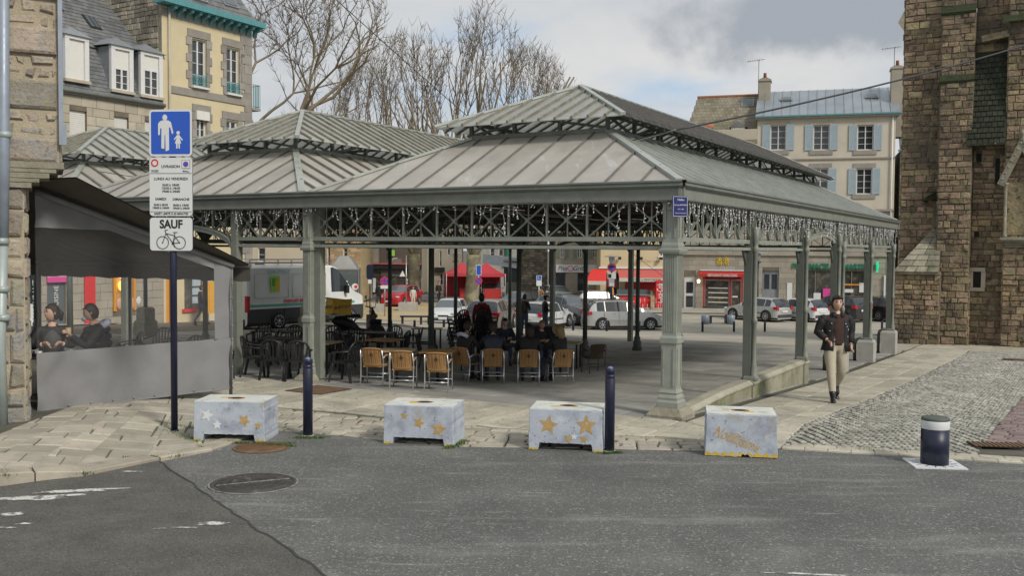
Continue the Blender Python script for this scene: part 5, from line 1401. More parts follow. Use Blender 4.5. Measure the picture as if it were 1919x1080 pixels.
# stepped stone shingles
rows=8
for r_ in range(rows):
 t=r_/rows;t2=(r_+1.1)/rows
 xa,xb=lx0-.05+(lx1-.15-lx0)*t,lx1+.08;xa2=lx0-.05+(lx1-.15-lx0)*min(1,t2)
 n=max(1,int((xb-xa)/.4))
 for c_ in range(n):
  u0,u1=c_/n,(c_+1)/n
  q0,q1=xa+(xb-xa)*u0,xa+(xb-xa)*u1-.02;p0_,p1_=xa2+(xb-xa2)*u0,xa2+(xb-xa2)*u1-.02
  z_0,z_1=lz+.08+(lt-lz)*t,lz+.08+(lt-lz)*t2;y0,y1=-1.1*(1-t)-.08,-1.1*(1-t2)-.04
  m=MB();m.add([(q0,y0,z_0),(q1,y0,z_0),(p1_,y1,z_1),(p0_,y1,z_1),(q0,y0+.07,z_0-.02),(q1,y0+.07,z_0-.02)],[(0,1,2,3),(4,5,1,0)],'weather_stone',rng.random());m.build('roof_stone',ch)
m=MB();m.add([(lx0,-1.05,lz+.06),(lx1+.05,-1.05,lz+.06),(lx1+.05,0,lz+.06),(lx0,0,lz+.06),(lx1,0,lt)],[(0,1,4),(1,2,4),(2,3,4),(3,0,4)],'church_mortar');m.build('roof',ch)
m=MB();hz=Zat(375,x1);m.add([(x1-.62,-.55,hz),(x1-.62,0,hz),(x1+.02,-.6,hz+.04),(x1+.02,0,hz+.5)],[(0,2,3),(0,3,1),(0,1,3,2)],'moss');m.build('weathering',ch)
wallbox(x1-.18,x1,-.4,0,Zat(425,x1),hz)
m=MB();m.add([(0-.25,-.12,Zat(45,0)),(0,.0,Zat(20,0)),(0-.02,-.12,Zat(62,0)),(0,3,Zat(20,0)),(-.25,3,Zat(45,0))],[(0,2,1),(0,1,3,4)],'weather_stone');m.build('corbel',ch)
pieces(items,'wall_stone',ch,290,'wall_stonework')
# blue barrier leaning at the church foot
p=G(1853,636);bf=thing('street_barrier','small blue metal road barrier standing against the church wall','barrier',p,HROT-.1)
m=MB()
for x in (-.5,.5):m.tube([(x,0,0),(x,0,.98)],.022,8,'barrier_blue');m.tube([(x,-.2,.02),(x,.2,.02)],.02,6,'barrier_blue')
m.build('uprights',bf)
for z in (.12,.5,.95):MB().box((0,0,z),(1.04,.03,.06),'barrier_blue').build('rail',bf)
for z in (.12,.5,.95):
 for x in (-.25,.25):MB().box((x,-.018,z),(.18,.008,.05),'sign_white').build('reflector',bf)
# ================================================================ BUILDINGS
def wall_holes(m,x0,x1,z0,z1,holes,y,k,th=.3,rn=.5):
 """front face with openings and their reveals (box thickness th into +y)"""
 X=sorted({x0,x1}|{max(x0,min(x1,h[i]))for h in holes for i in (0,1)});Z=sorted({z0,z1}|{max(z0,min(z1,h[i]))for h in holes for i in (2,3)})
 for i in range(len(X)-1):
  run=None
  for j in range(len(Z)-1):
   cx,cz=(X[i]+X[i+1])/2,(Z[j]+Z[j+1])/2
   if any(h[0]<cx<h[1]and h[2]<cz<h[3]for h in holes):
    if run is not None:m.box(((X[i]+X[i+1])/2,y+th/2,(run+Z[j])/2),(X[i+1]-X[i],th,Z[j]-run),k,rn=rn);run=None
   elif run is None:run=Z[j]
  if run is not None:m.box(((X[i]+X[i+1])/2,y+th/2,(run+Z[-1])/2),(X[i+1]-X[i],th,Z[-1]-run),k,rn=rn)
def window(parent,x0,x1,z0,z1,y=.16,k='white_frame',rows=3,cols=2,fr=.06,glass='glass_dark',name='window',bar_=.025):
 m=MB();w_,h_=x1-x0,z1-z0;cx,cz=(x0+x1)/2,(z0+z1)/2
 for a,b,c,d in ((cx,z0+fr/2,w_,fr),(cx,z1-fr/2,w_,fr),(x0+fr/2,cz,fr,h_-2*fr),(x1-fr/2,cz,fr,h_-2*fr)):m.box((a,y,b),(c,.06,d),k)
 if cols==2:m.box((cx,y-.01,cz),(fr*1.1,.06,h_-2*fr),k)
 for j in range(1,rows):m.box((cx,y+.005,z0+h_*j/rows),(w_-2*fr,.03,bar_),k)
 o=m.build(name,parent)
 for c in range(cols):
  a,b=x0+fr+(w_-2*fr)*c/cols,x0+fr+(w_-2*fr)*(c+1)/cols
  m=MB();m.box(((a+b)/2,y+.025,cz),(b-a,.012,h_-2*fr),glass);m.build('pane',o)
 return o
def shutter(parent,x0,x1,z0,z1,y,k):
 m=MB();cx,cz=(x0+x1)/2,(z0+z1)/2;h_=z1-z0
 m.box((cx,y,cz),(x1-x0,.035,h_),k)
 for f_ in (.02,.48,.96):m.box((cx,y-.025,z0+h_*f_+.02),(x1-x0-.01,.018,.06),k)
 for s in (-1,1):m.box((cx+s*((x1-x0)/2-.03),y-.028,cz),(.055,.018,h_-.01),k)
 n=int(h_/.07)
 for i in range(n):m.box((cx,y-.022,z0+(i+.5)*h_/n),(x1-x0-.12,.02,.03),k)
 return m.build('shutter',parent)
def bld(name,label,o,ux,cat='building',group=None):return thing(name,label,cat,o,atan2(ux[1],ux[0]),group)
# ---- pharmacy house and its mossy neighbour
FU=Vector((.956,-.292,0)).normalized();F0=Vector((18.1,72,0))
def fs(px):k=(px-959.5)/1810;return (k*F0.y-F0.x)/(FU.x-k*FU.y)
def fz(py,px,y=0.):s=fs(px);D=F0.y+FU.y*s;return EYE+(468+.0075*(px-960)-py)/1810*D
W1=fs(1672)
pb=bld('town_house','cream rendered town house with blue shutters above the pharmacy',F0,FU,'house')
ZG=-1.62
holes=[]
rows_=[((1439,1468),(236,282)),((1519,1549),(236,282)),((1601,1631),(236,282)),((1439,1468),(317,364)),((1519,1548),(317,364)),((1601,1630),(317,364))]
for (a,b),(t,u)in rows_:holes.append((fs(a),fs(b),fz(u,(a+b)/2),fz(t,(a+b)/2)))
ze,zs2=12.45,5.75
m=MB();wall_holes(m,0,W1,zs2,ze,holes,0,'render_cream');m.build('upper_wall',pb)
MB().box((W1/2,4.5,4.2),(W1-.02,8,11.6),'render_cream').build('core_wall',pb)
for (x0,x1_,z0,z1_)in holes:
 w_=window(pb,x0,x1_,z0,z1_,rows=4)
 sw=(x1_-x0)*.5
 shutter(pb,x0-sw-.02,x0-.02,z0-.03,z1_+.04,-.05,'shutter_blue');shutter(pb,x1_+.02,x1_+sw+.02,z0-.03,z1_+.04,-.05,'shutter_blue')
 m=MB();m.box(((x0+x1_)/2,-.03,z0-.19),(x1_-x0+.5,.1,.3),'quoin');m.build('sill',pb)
 if z1_<9.5:m=MB();m.box(((x0+x1_)/2,-.02,z1_+.22),(x1_-x0+.5,.06,.34),'quoin');m.build('lintel',pb)
 else:m=MB();m.box(((x0+x1_)/2,-.02,z1_+.14),(x1_-x0+.5,.05,.2),'ashlar');m.build('lintel',pb)
m=MB();m.box((W1/2,-.04,9.42),(W1,.12,.10),'quoin');m.build('string_course',pb)
m=MB();m.box((W1/2,-.07,zs2-.08),(W1,.2,.16),'quoin');m.build('string_course',pb)
m=MB();m.box((W1/2+.1,-.15,ze+.02),(W1+.5,.4,.14),'quoin');m.build('eaves_board',pb)
m=MB();m.box((W1/2+.1,-.36,ze+.12),(W1+.5,.14,.1),'turquoise');m.build('gutter',pb)
m=MB();m.tube([(W1-.2,-.12,ze),(W1-.2,-.12,0)],.05,8,'shutter_white');m.build('downpipe',pb)
roof_plane(pb,(-.15,-.38,ze+.1),(W1+.3,-.38,ze+.1),(W1+.3,3.4,14.95),(-.15,3.4,14.95),.62,'roof_panel','zinc_blue','zinc_blue',rib=(.04,.07))
m=MB();m.add([(-.15,3.4,14.95),(W1+.3,3.4,14.95),(W1+.3,8,12.5),(-.15,8,12.5)],[(0,1,2,3)],'zinc_blue');m.add([(W1+.28,-.3,12.5),(W1+.28,8,12.5),(W1+.28,3.4,14.9)],[(0,1,2)],'rubble');m.build('roof',pb)
for px,py in ((1466,193),(1629,186)):
 s=fs(px);t=.62 if px<1500 else .6;y=-.38+3.78*t;z=ze+.1+2.5*t;Mx=Matrix.Rotation(atan2(2.5,3.78),3,'X')
 m=MB();m.box((s,y,z+.08),(.9,.55,.08),'zinc_grey',mtx=Mx);m.box((s,y-.02,z+.13),(.7,.4,.02),'glass_sky',mtx=Mx);m.build('skylight',pb)
def chimney(parent,x,y,z0,z1,w_,d_,k='ashlar_grey',pots=1,moss=True,stone=True):
 m=MB();m.box((x,y,(z0+z1)/2),(w_,d_,z1-z0),k);m.box((x,y,z1+.05),(w_+.14,d_+.14,.12),k)
 o=m.build('chimney',parent)
 if moss:m=MB();m.add([(x-w_/2-.05,y-d_/2-.05,z1+.11),(x+w_/2+.05,y-d_/2-.05,z1+.11),(x+w_/2+.05,y+d_/2+.05,z1+.11),(x-w_/2-.05,y+d_/2+.05,z1+.11),(x-.15,y,z1+.36),(x+.15,y,z1+.36)],[(0,1,5,4),(1,2,5),(2,3,4,5),(3,0,4)],'slate_mossy');m.build('moss_cap',o)
 for i in range(pots):m=MB();m.lathe([(.13,z1+.2),(.11,z1+.65),(.13,z1+.68)],10,(x+(i-(pots-1)/2)*.4,y,0),'terracotta');m.build('chimney_pot',o)
 return o
chimney(pb,fs(1424),2.6,11.8,15.6,.85,1.1);chimney(pb,W1+.15,1.6,11,15.9,.85,1.3)
def antenna(parent,x,y,z0,h,side=1):
 m=MB();m.tube([(x,y,z0),(x,y,z0+h)],.022,5,'cable');m.beam((x-.9*side,y,z0+h-.12),(x+.45*side,y,z0+h),.025,.025,'cable')
 for i in range(7):c=x-.8*side+i*.17*side;zz=z0+h-.11+i*.014;m.beam((c,y-.18,zz),(c,y+.18,zz),.012,.012,'cable');m.beam((c,y,zz-.12),(c,y,zz+.12),.01,.01,'cable')
 m.build('aerial',parent)
antenna(pb,fs(1412),2.4,14.2,3.1);antenna(pb,W1-.1,1.2,14.6,2.9,1)
# ground floor : stone with shop openings, over both houses
XL=fs(1279)
gfh=[]
def gh(a,b,t,u):gfh.append((fs(a),fs(b),fz(u,(a+b)/2),fz(t,(a+b)/2)))
gh(1282,1303,517,586);gh(1318,1392,516,581);gh(1429,1459,507,584);gh(1492,1628,507,577)
def ground_floor(parent,x0,x1_,hs):
 m=MB();wall_holes(m,x0,x1_,ZG-.2,zs2-.16,hs,0,'church_mortar');m.build('ground_wall',parent)
 it=stone_face(x1_-x0,zs2-.18,(.38,.42),(.8,1.3),'ashlar_grey',lambda x,z,d:Vector((x0+x,-d,z)),(.012,.018),.012,z0=ZG-.1,jit=.002,chf=.01,holes=[(h[0]-x0-.02,h[1]-x0+.02,h[2]-.02,h[3]+.02)for h in hs])
 pieces(it,'ashlar_block',parent,170)
 m=MB();m.box(((x0+x1_)/2,-.08,fz(478,1500)),(x1_-x0,.16,.12),'ashlar_grey');m.build('cornice',parent)
ground_floor(pb,0.01,W1,[h for h in gfh if h[0]>0])
# pharmacy shopfront
h=gfh[3]
m=MB();m.box(((h[0]+h[1])/2,1.6,(h[2]+h[3])/2),(h[1]-h[0],.05,h[3]-h[2]),'shop_lit');m.build('shop_interior',pb)
w_=window(pb,h[0]+.1,h[0]+2.6,h[2],h[3],.12,'shop_grey',1,2,glass='glass_shop');window(pb,h[0]+2.7,h[1],h[2],h[3],.12,'shop_grey',1,2,glass='glass_shop')
m=MB();zb_=h[2]
for i,(x,z,w2,h2,k)in enumerate(((.55,.9,.7,.8,'barrier_blue'),(1.5,.6,.5,.9,'sign_white'),(3.4,.8,1.3,.3,'crate_yellow'),(3.6,1.25,.8,.25,'sign_white'),(4.5,.7,.5,.35,'orange_sign'),(2.9,1.6,.3,.5,'plate_yellow'),(4.6,1.5,.4,.7,'sign_white'),(3.9,1.7,1.,.12,'orange_cloth'))):m.box((h[0]+x,.08-.002*i,zb_+z),(w2,.03,h2),k)
m.build('window_display',pb,kind='stuff')
m=MB();m.box((fs(1551),.05,fz(549,1551)),(.62,.04,.62),'pink');m.box((fs(1561),.045,fz(549,1561)),(.25,.04,.62),'sign_white');m.build('poster',pb)
m=MB();m.box((fs(1480),-.04,fz(547,1480)),(.36,.03,1.3),'sign_white');m.build('poster',pb)
zt_=fz(500,1560);text("PHARMACIE DU MARTRAY",.58,FR(((fs(1484)+fs(1640))/2,-.06,zt_),(1,0,0)),'green_letter',pb,.04,bold=.012,width=fs(1640)-fs(1484))
m=MB();cx_,cz_=fs(1643),fz(500,1643);m.box((cx_,-.4,cz_),(.12,.8,.32),'led_green');m.box((cx_,-.4,cz_),(.12,.3,.8),'led_green');m.box((cx_,-.0,cz_),(.05,.1,.1),'steel');m.build('pharmacy_cross',pb)
m=MB();m.box((fs(1658),-.12,fz(545,1658)),(.12,.1,2.2),'sign_white');m.build('duct',pb)
# grey double door
h=gfh[2];m=MB();m.box(((h[0]+h[1])/2,.2,(h[2]+h[3])/2),(h[1]-h[0],.06,h[3]-h[2]),'zinc_grey');m.build('door',pb)
for s in (-1,1):
 for (a,b)in ((.5,.95),(.05,.45)):
  cx=(h[0]+h[1])/2+s*(h[1]-h[0])*.23;m=MB();hh=h[3]-h[2];m.box((cx,.16,h[2]+hh*(a+b)/2 if a>.3 else h[2]+hh*.22),((h[1]-h[0])*.32,.03,hh*(.36 if a>.3 else .28)),'glass_dark' if a>.3 else 'pipe_blue');m.build('door_panel',pb)
# mossy roofed neighbour with the Chinese restaurant
mb_o=F0+FU*XL;mh=bld('restaurant_house','house with a mossy lichen slate roof over the red-fronted restaurant',F0,FU,'house')
m=MB();m.box((XL/2,.2,8.7),(-XL-.02,.4,6.1),'render_beige');m.box((XL/2,4.2,5),(-XL-.04,7.4,13),'render_beige');m.build('upper_wall',mh)
ground_floor(mh,XL,-.01,[h for h in gfh if h[0]<0])
zr0,zr1=10.6,14.75;A_=(XL-.2,-.3,zr0)
yr=3.6;nrow,ncol=16,18
m=MB();m.add([(XL-.2,-.3,zr0),(0,-.3,zr0),(0,yr,zr1),(XL+.55,yr,zr1),(XL-.2,7.4,zr0),(0,7.4,zr0)],[(0,1,2,3),(3,2,5,4),(0,3,4)],'slate_mossy');m.build('roof',mh)
it=[]
for r_ in range(nrow):
 for c_ in range(ncol):
  t0,t1=r_/nrow,(r_+1.1)/nrow
  xl_=XL-.2+.75*t0;xa=xl_+(0-xl_)*(c_+.5*(r_%2))/ncol;xb=min(0,xl_+(0-xl_)*(c_+1+.5*(r_%2))/ncol)
  y0,y1=-.3+(yr+.3)*t0,-.3+(yr+.3)*min(1,t1);z0,z1_=zr0+(zr1-zr0)*t0,zr0+(zr1-zr0)*min(1,t1)
  mm=MB();mm.add([(xa,y0,z0+.06),(xb-.015,y0,z0+.06),(xb-.015,y1,z1_+.03),(xa,y1,z1_+.03),(xa,y0,z0),(xb,y0,z0)],[(0,1,2,3),(4,5,1,0)],'slate_mossy',rng.random());it.append((mm,Vector((xa,y0,z0))))
pieces(it,'slate',mh,290)
m=MB();m.box(((XL+.55)/2,yr,zr1+.05),(-XL-.5,.22,.14),'terracotta');m.build('ridge_tiles',mh)
m=MB();Mx=Matrix.Rotation(atan2(zr1-zr0,yr+.3),3,'X');s=fs(1391);m.box((s,2.9,zr0+(zr1-zr0)*.84),(.95,.8,.1),'zinc_grey',mtx=Mx);m.box((s,2.86,zr0+(zr1-zr0)*.84+.06),(.75,.6,.03),'glass_sky',mtx=Mx);m.build('skylight',mh)
s=fs(1378);zc=fz(252,1378);m=MB();m.box((s,.7,zc),(1.0,1.2,1.05),'white_frame');m.add([(s-.65,-.0,zc+.5),(s+.65,-.0,zc+.5),(s,-.0,zc+.95),(s-.65,2,zc+.5),(s+.65,2,zc+.5),(s,2,zc+.95)],[(0,1,2),(0,2,5,3),(1,4,5,2)],'slate_roof');m.build('dormer',mh)
window(mh,s-.35,s+.35,zc-.45,zc+.4,.06,rows=3,fr=.05)
s=fs(1321);m=MB();m.ball((s,.5,fz(238,1321)),.45,'terracotta',10,6,(1,.6,.6));m.build('ridge_finial',mh)
h=gfh[0];m=MB();m.box(((h[0]+h[1])/2,.14,(h[2]+h[3])/2),(h[1]-h[0],.06,h[3]-h[2]),'white_frame');m.build('door',mh)
hh=h[3]-h[2];wq=h[1]-h[0]
for f_ in (.30,.68):m=MB();m.box(((h[0]+h[1])/2,.10,h[2]+hh*f_),(wq*.6,.03,hh*.30),'glass_dark');m.build('door_pane',mh)
h=gfh[1];hh=h[3]-h[2];wq=h[1]-h[0]
m=MB();m.box(((h[0]+h[1])/2,1.2,(h[2]+h[3])/2),(wq,.05,hh),'shop_lit');m.build('shop_interior',mh)
m=MB()
for x in (h[0]+.06,h[1]-.06,h[0]+wq*.69):m.box((x,.06,(h[2]+h[3])/2),(.12,.1,hh),'red_panel')
m.box(((h[0]+h[1])/2,.05,h[3]-.32),(wq,.11,.1),'red_panel');m.box(((h[0]+h[1])/2,.05,h[2]+.1),(wq,.11,.2),'black_matte');m.build('shopfront',mh)
window(mh,h[0]+.12,h[0]+wq*.66,h[2]+.2,h[3]-.38,.1,'steel',1,1,fr=.04,glass='glass_shop');window(mh,h[0]+wq*.72,h[1]-.12,h[2]+.2,h[3]-.38,.1,'steel',1,1,fr=.04,glass='glass_shop')
m=MB()
for i in range(4):m.box((h[0]+wq*.38,.088,h[2]+.55+i*.36),(wq*.5,.004,.07),'shutter_white')
m.box((h[1]-.55,.085,h[2]+1.0),(.4,.01,.12),'sign_white');m.build('window_bands',mh)
text("RESTAURANT",.12,FR((h[0]+wq*.4,.07,h[2]+.85),(1,0,0)),'gold_letter',mh,.004)
m=MB();V=[(h[0]-.3,-.05,h[3]+.32),(h[1]+.1,-.05,h[3]+.32),(h[1]+.1,-.5,h[3]+.1),(h[0]-.3,-.5,h[3]+.1),(h[0]-.3,-.5,h[3]-.12),(h[1]+.1,-.5,h[3]-.12)]
m.add(V,[(0,1,2,3),(3,2,5,4)],'red_panel');m.box(((h[0]+h[1])/2,-.1,h[3]+.36),(wq+.5,.2,.08),'sign_white');m.build('awning',mh)
text("RESTAURANT HONG KONG",.27,FR(((h[0]+h[1])/2,-.505,h[3]-.01),(1,0,0)),'sign_white',mh,.004,bold=.004,width=wq*.74)
text("香港",.62,FR((fs(1354),-.05,fz(491,1354)),(1,0,0)),'gold_letter',mh,.03,width=fs(1366)-fs(1342))
m=MB();s=fs(1310);m.box((s,-.15,fz(527,1310)),(.1,.3,.05),'black_matte');m.lathe([(.08,-.15),(.13,.05),(.04,.14)],8,(s,-.28,fz(527,1310)),'lamp_lit');m.build('wall_lantern',mh)
m=MB();s0,s1_=fs(1374),fs(1368)
# side strip right of the pharmacy: rubble wall with slate lean-to
rs=bld('side_house','narrow rubble stone house with a turquoise gutter squeezed between pharmacy and church',F0+FU*(W1+.32),FU,'house')
MB().box((1.6,2.6,4.2),(3.1,5,11.5),'rubble').build('wall',rs)
it=stone_face(1.6,9.9,(.2,.34),(.2,.5),'rubble',lambda x,z,d:Vector((.04+x,.1-d,z)),(.02,.05),.03,z0=ZG)
pieces(it,'wall_stone',rs,90)
m=MB();m.add([(0,.3,10),(3.2,.3,10),(3.2,2.6,12.4),(0,2.6,12.4)],[(0,1,2,3)],'slate_roof');m.build('roof',rs);MB().box((1.5,.28,9.95),(3.2,.14,.12),'turquoise').build('gutter',rs)
# ---- pizza house (cream) and grill house (stone)
def front(px,D):return Vector(((px-959.5)/1810*D,D,0))
def mkfront(D):
 sx=lambda px,px0:(px-px0)/1810*D
 fz_=lambda py,px=1150:EYE+(468+.0075*(px-960)-py)/1810*D
 return sx,fz_
D1=74.;sx,z_=mkfront(D1);L0=1125;gh_=[(sx(a,L0),sx(b,L0),z_(u),z_(t))for a,b,t,u in ((1136,1160,512,584),(1172,1254,512,584),(1236,1246,455,480),(1132,1150,425,452),(1180,1198,425,452))]
ph_=bld('pizza_house','cream house with red awnings and a red drinks machine by its door',front(L0,D1),(1,0),'house')
m=MB();wall_holes(m,0,sx(1282,L0),ZG-.2,10.4,gh_,0,'render_cream2');m.build('wall',ph_)
MB().box((sx(1282,L0)/2,4,4.2),(sx(1282,L0)-.04,7,12.3),'render_cream2').build('core_wall',ph_)
m=MB();m.add([(0,-.3,10.4),(6.5,-.3,10.4),(6.5,3.6,12),(0,3.6,12)],[(0,1,2,3)],'slate_roof');m.build('roof',ph_)
for h in gh_[2:]:window(ph_,*h,y=.12,rows=2);
for h in gh_[2:]:m=MB();m.box(((h[0]+h[1])/2,-.03,h[2]-.06),(h[1]-h[0]+.3,.1,.1),'white_frame');m.build('sill',ph_)
h=gh_[1];m=MB();m.box(((h[0]+h[1])/2,1.2,(h[2]+h[3])/2),(h[1]-h[0],.05,h[3]-h[2]),'black_matte');m.build('shop_interior',ph_)
m=MB();m.box((h[0]+1.2,.1,h[3]-.8),(2.3,.08,1.0),'pure_red');m.build('shop_panel',ph_)
m=MB();m.box((h[0]+3.0,.1,h[3]-.8),(1.0,.08,1.0),'red_panel');m.build('shop_panel',ph_)
m=MB();m.box((sx(1148,L0),.3,z_(548)),(.98,.08,2.9),'glass_dark');m.build('door',ph_)
m=MB();m.box((sx(1147,L0),.1,z_(530)),(.7,.05,.75),'red_panel');m.build('door_sign',ph_)
m=MB();m.box((sx(1185,L0),-.5,z_(566)),(2.6,.7,.9),'pure_red');m.box((sx(1185,L0),-.5,z_(552)),(2.7,.75,.1),'steel');m.build('counter',ph_)
m=MB();m.box((sx(1185,L0),-.5,z_(547)),(2.5,.6,.45),'glass_sky');m.build('counter_glass',ph_)
for (a,b,c,d,out,k,nm)in ((1096,1137,505,526,1.6,'awning_red',0),(1157,1247,505,520,1.3,'awning_pink',1)):
 x0,x1_=sx(a+12*(1-nm),L0),sx(b,L0);m=MB();zt,zb_=z_(c),z_(d)
 m.add([(x0,-.03,zt),(x1_,-.03,zt),(x1_+(.1 if nm else -.2),-out,zb_),(x0-.5*(1-nm),-out,zb_)],[(0,1,2,3)],k)
 m.add([(x0-.5*(1-nm),-out,zb_),(x1_+(.1 if nm else -.2),-out,zb_),(x1_+(.1 if nm else -.2),-out-.01,zb_-.28),(x0-.5*(1-nm),-out-.01,zb_-.28)],[(0,1,2,3)],'tarp')
 m.add([(x0,-.03,zt),(x0-.5*(1-nm),-out,zb_),(x0-.5*(1-nm),-out,zb_-.1)],[(0,1,2)],k);m.build('awning',ph_)
text("PIZZAS à EMPORTER",.22,FR((sx(1205,L0),-1.325,z_(523.5)),(1,0,0)),'seam',ph_,.004,width=2.4)
text("Pizza Chez nous",.3,FR((sx(1212,L0),-.01,z_(489)),(1,0,0)),'wood_pale',ph_,.004,shear=.3)
for px in (1160,1200,1237):m=MB();m.box((sx(px,L0),-.35,z_(484)),(.2,.3,.2),'black_matte');m.beam((sx(px,L0),0,z_(483)),(sx(px,L0),-.3,z_(482)),.03,.03,'black_matte');m.build('spotlight',ph_)
m=MB();m.box((sx(1200,L0),-.06,z_(502)),(6.4,.14,.12),'white_frame');m.build('string_course',ph_)
vm=thing('vending_machine','tall red soft drink machine outside the pizza counter','vending machine',(front(1236,D1-1.2).x,D1-1.2,g(front(1236,D1).x,D1-1)+.05),0)
m=MB();m.box((0,0,1.0),(.62,.6,2.05),'pure_red');m.box((0,-.31,1.9),(.55,.02,.12),'red_panel');m.build('cabinet',vm);text("Coca-Cola",.62,FR((0,-.315,1.05),(0,0,1),(-1,0,0)),'sign_white',vm,.005,shear=.3,bold=.005,width=1.45)
D2=78.;sx,z_=mkfront(D2);L0=1034
gh2=[(sx(a,L0),sx(b,L0),z_(u),z_(t))for a,b,t,u in ((1040,1060,512,570),(1082,1101,512,584),(1049,1057,462,484),(1081,1090,462,484),(1110,1119,462,484))]
gb=bld('grill_house','grey stone house with olive shutters and a white shop sign',front(L0,D2),(1,0),'house')
m=MB();wall_holes(m,0,4.1,ZG-.2,10,gh2,0,'ashlar_grey');m.build('wall',gb);MB().box((2.05,4,4),(4,7,11.8),'ashlar_grey').build('core_wall',gb)
it=stone_face(4.1,9.8,(.36,.4),(.7,1.2),'ashlar_grey',lambda x,z,d:Vector((x,-d,z)),(.012,.02),.012,z0=ZG,jit=.002,chf=.01,holes=[(h[0]-.3,h[1]+.3,h[2]-.02,h[3]+.02)for h in gh2]);pieces(it,'ashlar_block',gb,120)
for i,h in enumerate(gh2):
 window(gb,*h,y=.12,rows=2 if i>1 else 1,k='white_frame' if i>1 else 'shop_grey',cols=1 if i<2 else 2)
 if i>1:shutter(gb,h[0]-.32,h[0]-.02,h[2],h[3],-.04,'shutter_green');shutter(gb,h[1]+.02,h[1]+.32,h[2],h[3],-.04,'shutter_green')
m=MB();m.box((sx(1084,L0),-.06,z_(504)),(sx(1126,L0)-sx(1041,L0),.1,.62),'sign_white');m.build('shop_sign',gb)
text("Pita",.52,FR((sx(1053,L0),-.115,z_(504)),(1,0,0)),'ink',gb,.004,shear=.35);text("Grill",.52,FR((sx(1083,L0),-.115,z_(504)),(1,0,0)),'ink',gb,.004,shear=.35)
m=MB();[m.prism([(cos(2*pi*i/16)*r,sin(2*pi*i/16)*r)for i in range(16)],(sx(1068.5,L0),-.115-e,z_(504)),(1,0,0),(0,0,1),.004,k)for r,e,k in ((.24,.0,'pink'),(.18,.005,'sign_white'))];m.build('logo',gb)
m=MB();m.add([(0,-.3,10),(4.1,-.3,10),(4.1,3.6,12),(0,3.6,12)],[(0,1,2,3)],'slate_roof');m.build('roof',gb)
m=MB();m.tube([(sx(1112,1034)-4.2,-.05,0),(sx(1112,1034)-4.2,-.05,8)],.06,6,'steel');
# ---- stone tower, far street, low beige house, kiosk
tw=bld('stone_tower','dark rubble stone tower end seen between the hall columns',front(971,82),(1,0),'tower')
MB().box((1.25,2.5,3.6),(2.4,4.8,10.6),'church_mortar').build('wall',tw)
it=stone_face(2.5,8.6,(.16,.26),(.22,.5),'rubble',lambda x,z,d:Vector((x,.1-d,z)),(.02,.05),.03,z0=ZG);pieces(it,'wall_stone',tw,150)
def simple_house(name,label,px0,px1,D,ztop,k,wins,roofk='slate_roof',shop=None,frame='white_frame',deep=6):
 sx,z_=mkfront(D);o=bld(name,label,front(px0,D),(1,0),'building');Wd=sx(px1,px0)
 hs=[(sx(a,px0),sx(b,px0),z_(u,px0),z_(t,px0))for a,b,t,u in wins]
 m=MB();wall_holes(m,0,Wd,ZG-.3,ztop,hs,0,k);m.build('wall',o)
 MB().box((Wd/2,deep/2+.35,(ZG+ztop)/2),(Wd-.04,deep,ztop-ZG-.1),k).build('core_wall',o)
 for h in hs:window(o,*h,y=.12,rows=2,k=frame,cols=1 if h[1]-h[0]<.8 else 2)
 m=MB();m.add([(-.1,-.3,ztop),(Wd+.1,-.3,ztop),(Wd+.1,deep/2,ztop+1.8),(-.1,deep/2,ztop+1.8),(-.1,deep,ztop),(Wd+.1,deep,ztop)],[(0,1,2,3),(3,2,5,4),(0,3,4),(1,5,2)],roofk);m.build('roof',o)
 return o,sx,z_
bh,sx,z_=simple_house('beige_house','low beige rendered house behind the white van',430,572,62,5.0,'render_beige',[(483,497,464,490),(455,462,470,492)])
m=MB();m.box((sx(452,430),-.1,z_(477,450)),(1.3,.2,.9),'shutter_white');m.build('roller_box',bh)
m=MB();m.box((sx(487,430),-.15,z_(502,490)),(.5,.3,.5),'black_matte');m.build('wall_box',bh)
oh,sx,z_=simple_house('brick_house','orange stone house with narrow windows behind the glass shelter',603,676,76,6.6,'rubble_orange',[(613,619,464,498),(643,651,465,481)])
it=stone_face(sx(676,603),6.5,(.14,.2),(.25,.45),'rubble_orange',lambda x,z,d:Vector((x,-d,z)),(.01,.03),.02,z0=ZG,jit=.006,chf=.008,holes=[(sx(612,603),sx(620,603),z_(499,603),z_(463,603)),(sx(642,603),sx(652,603),z_(482,603),z_(464,603))]);pieces(it,'brick',oh,280)
cb,sx,z_=simple_house('clad_building','brown ribbed metal building over dark shopfronts',676,790,90,7.4,'corrugated',[(683,688,471,484)],'zinc_grey',frame='brownmetal')
for i in range(48):MB().box((i*.12+.1,-.02,5.0),(.05,.05,4.6),'corrugated').build('cladding_rib',cb)
m=MB();m.box((sx(752,676),-.1,z_(478,700)),(sx(790,676)-sx(714,676),.3,4.0),'brownmetal');m.build('dark_cladding',cb)
m=MB();m.box((sx(733,676),-.35,1.05),(5.7,.6,.5),'black_matte');m.build('fascia',cb)
m=MB();m.box((sx(733,676),-.4,1.25),(5.7,.7,.12),'awning_pink');m.build('canopy_edge',cb)
m=MB();m.box((sx(733,676),-.05,-.3),(5.6,.2,2.3),'glass_shop');m.build('shop_window',cb)
m=MB();m.box((sx(691,676),-.5,-.75),(.9,.1,1.3),'green_panel');m.build('green_hoarding',cb);m=MB();m.box((sx(702,676),-.5,-.75),(.35,.1,1.3),'sign_white');m.build('white_hoarding',cb)
for px,py in ((764,524),(769,524),(764,530),(769,530)):m=MB();m.box((sx(px,676),-.5,z_(py,700)),(.2,.05,.2),'sign_white');m.build('menu_picture',cb)
m=MB();m.box((sx(735.5,676),-.5,z_(474,700)),(.5,.1,.55),'lime');m.build('lime_sign',cb)
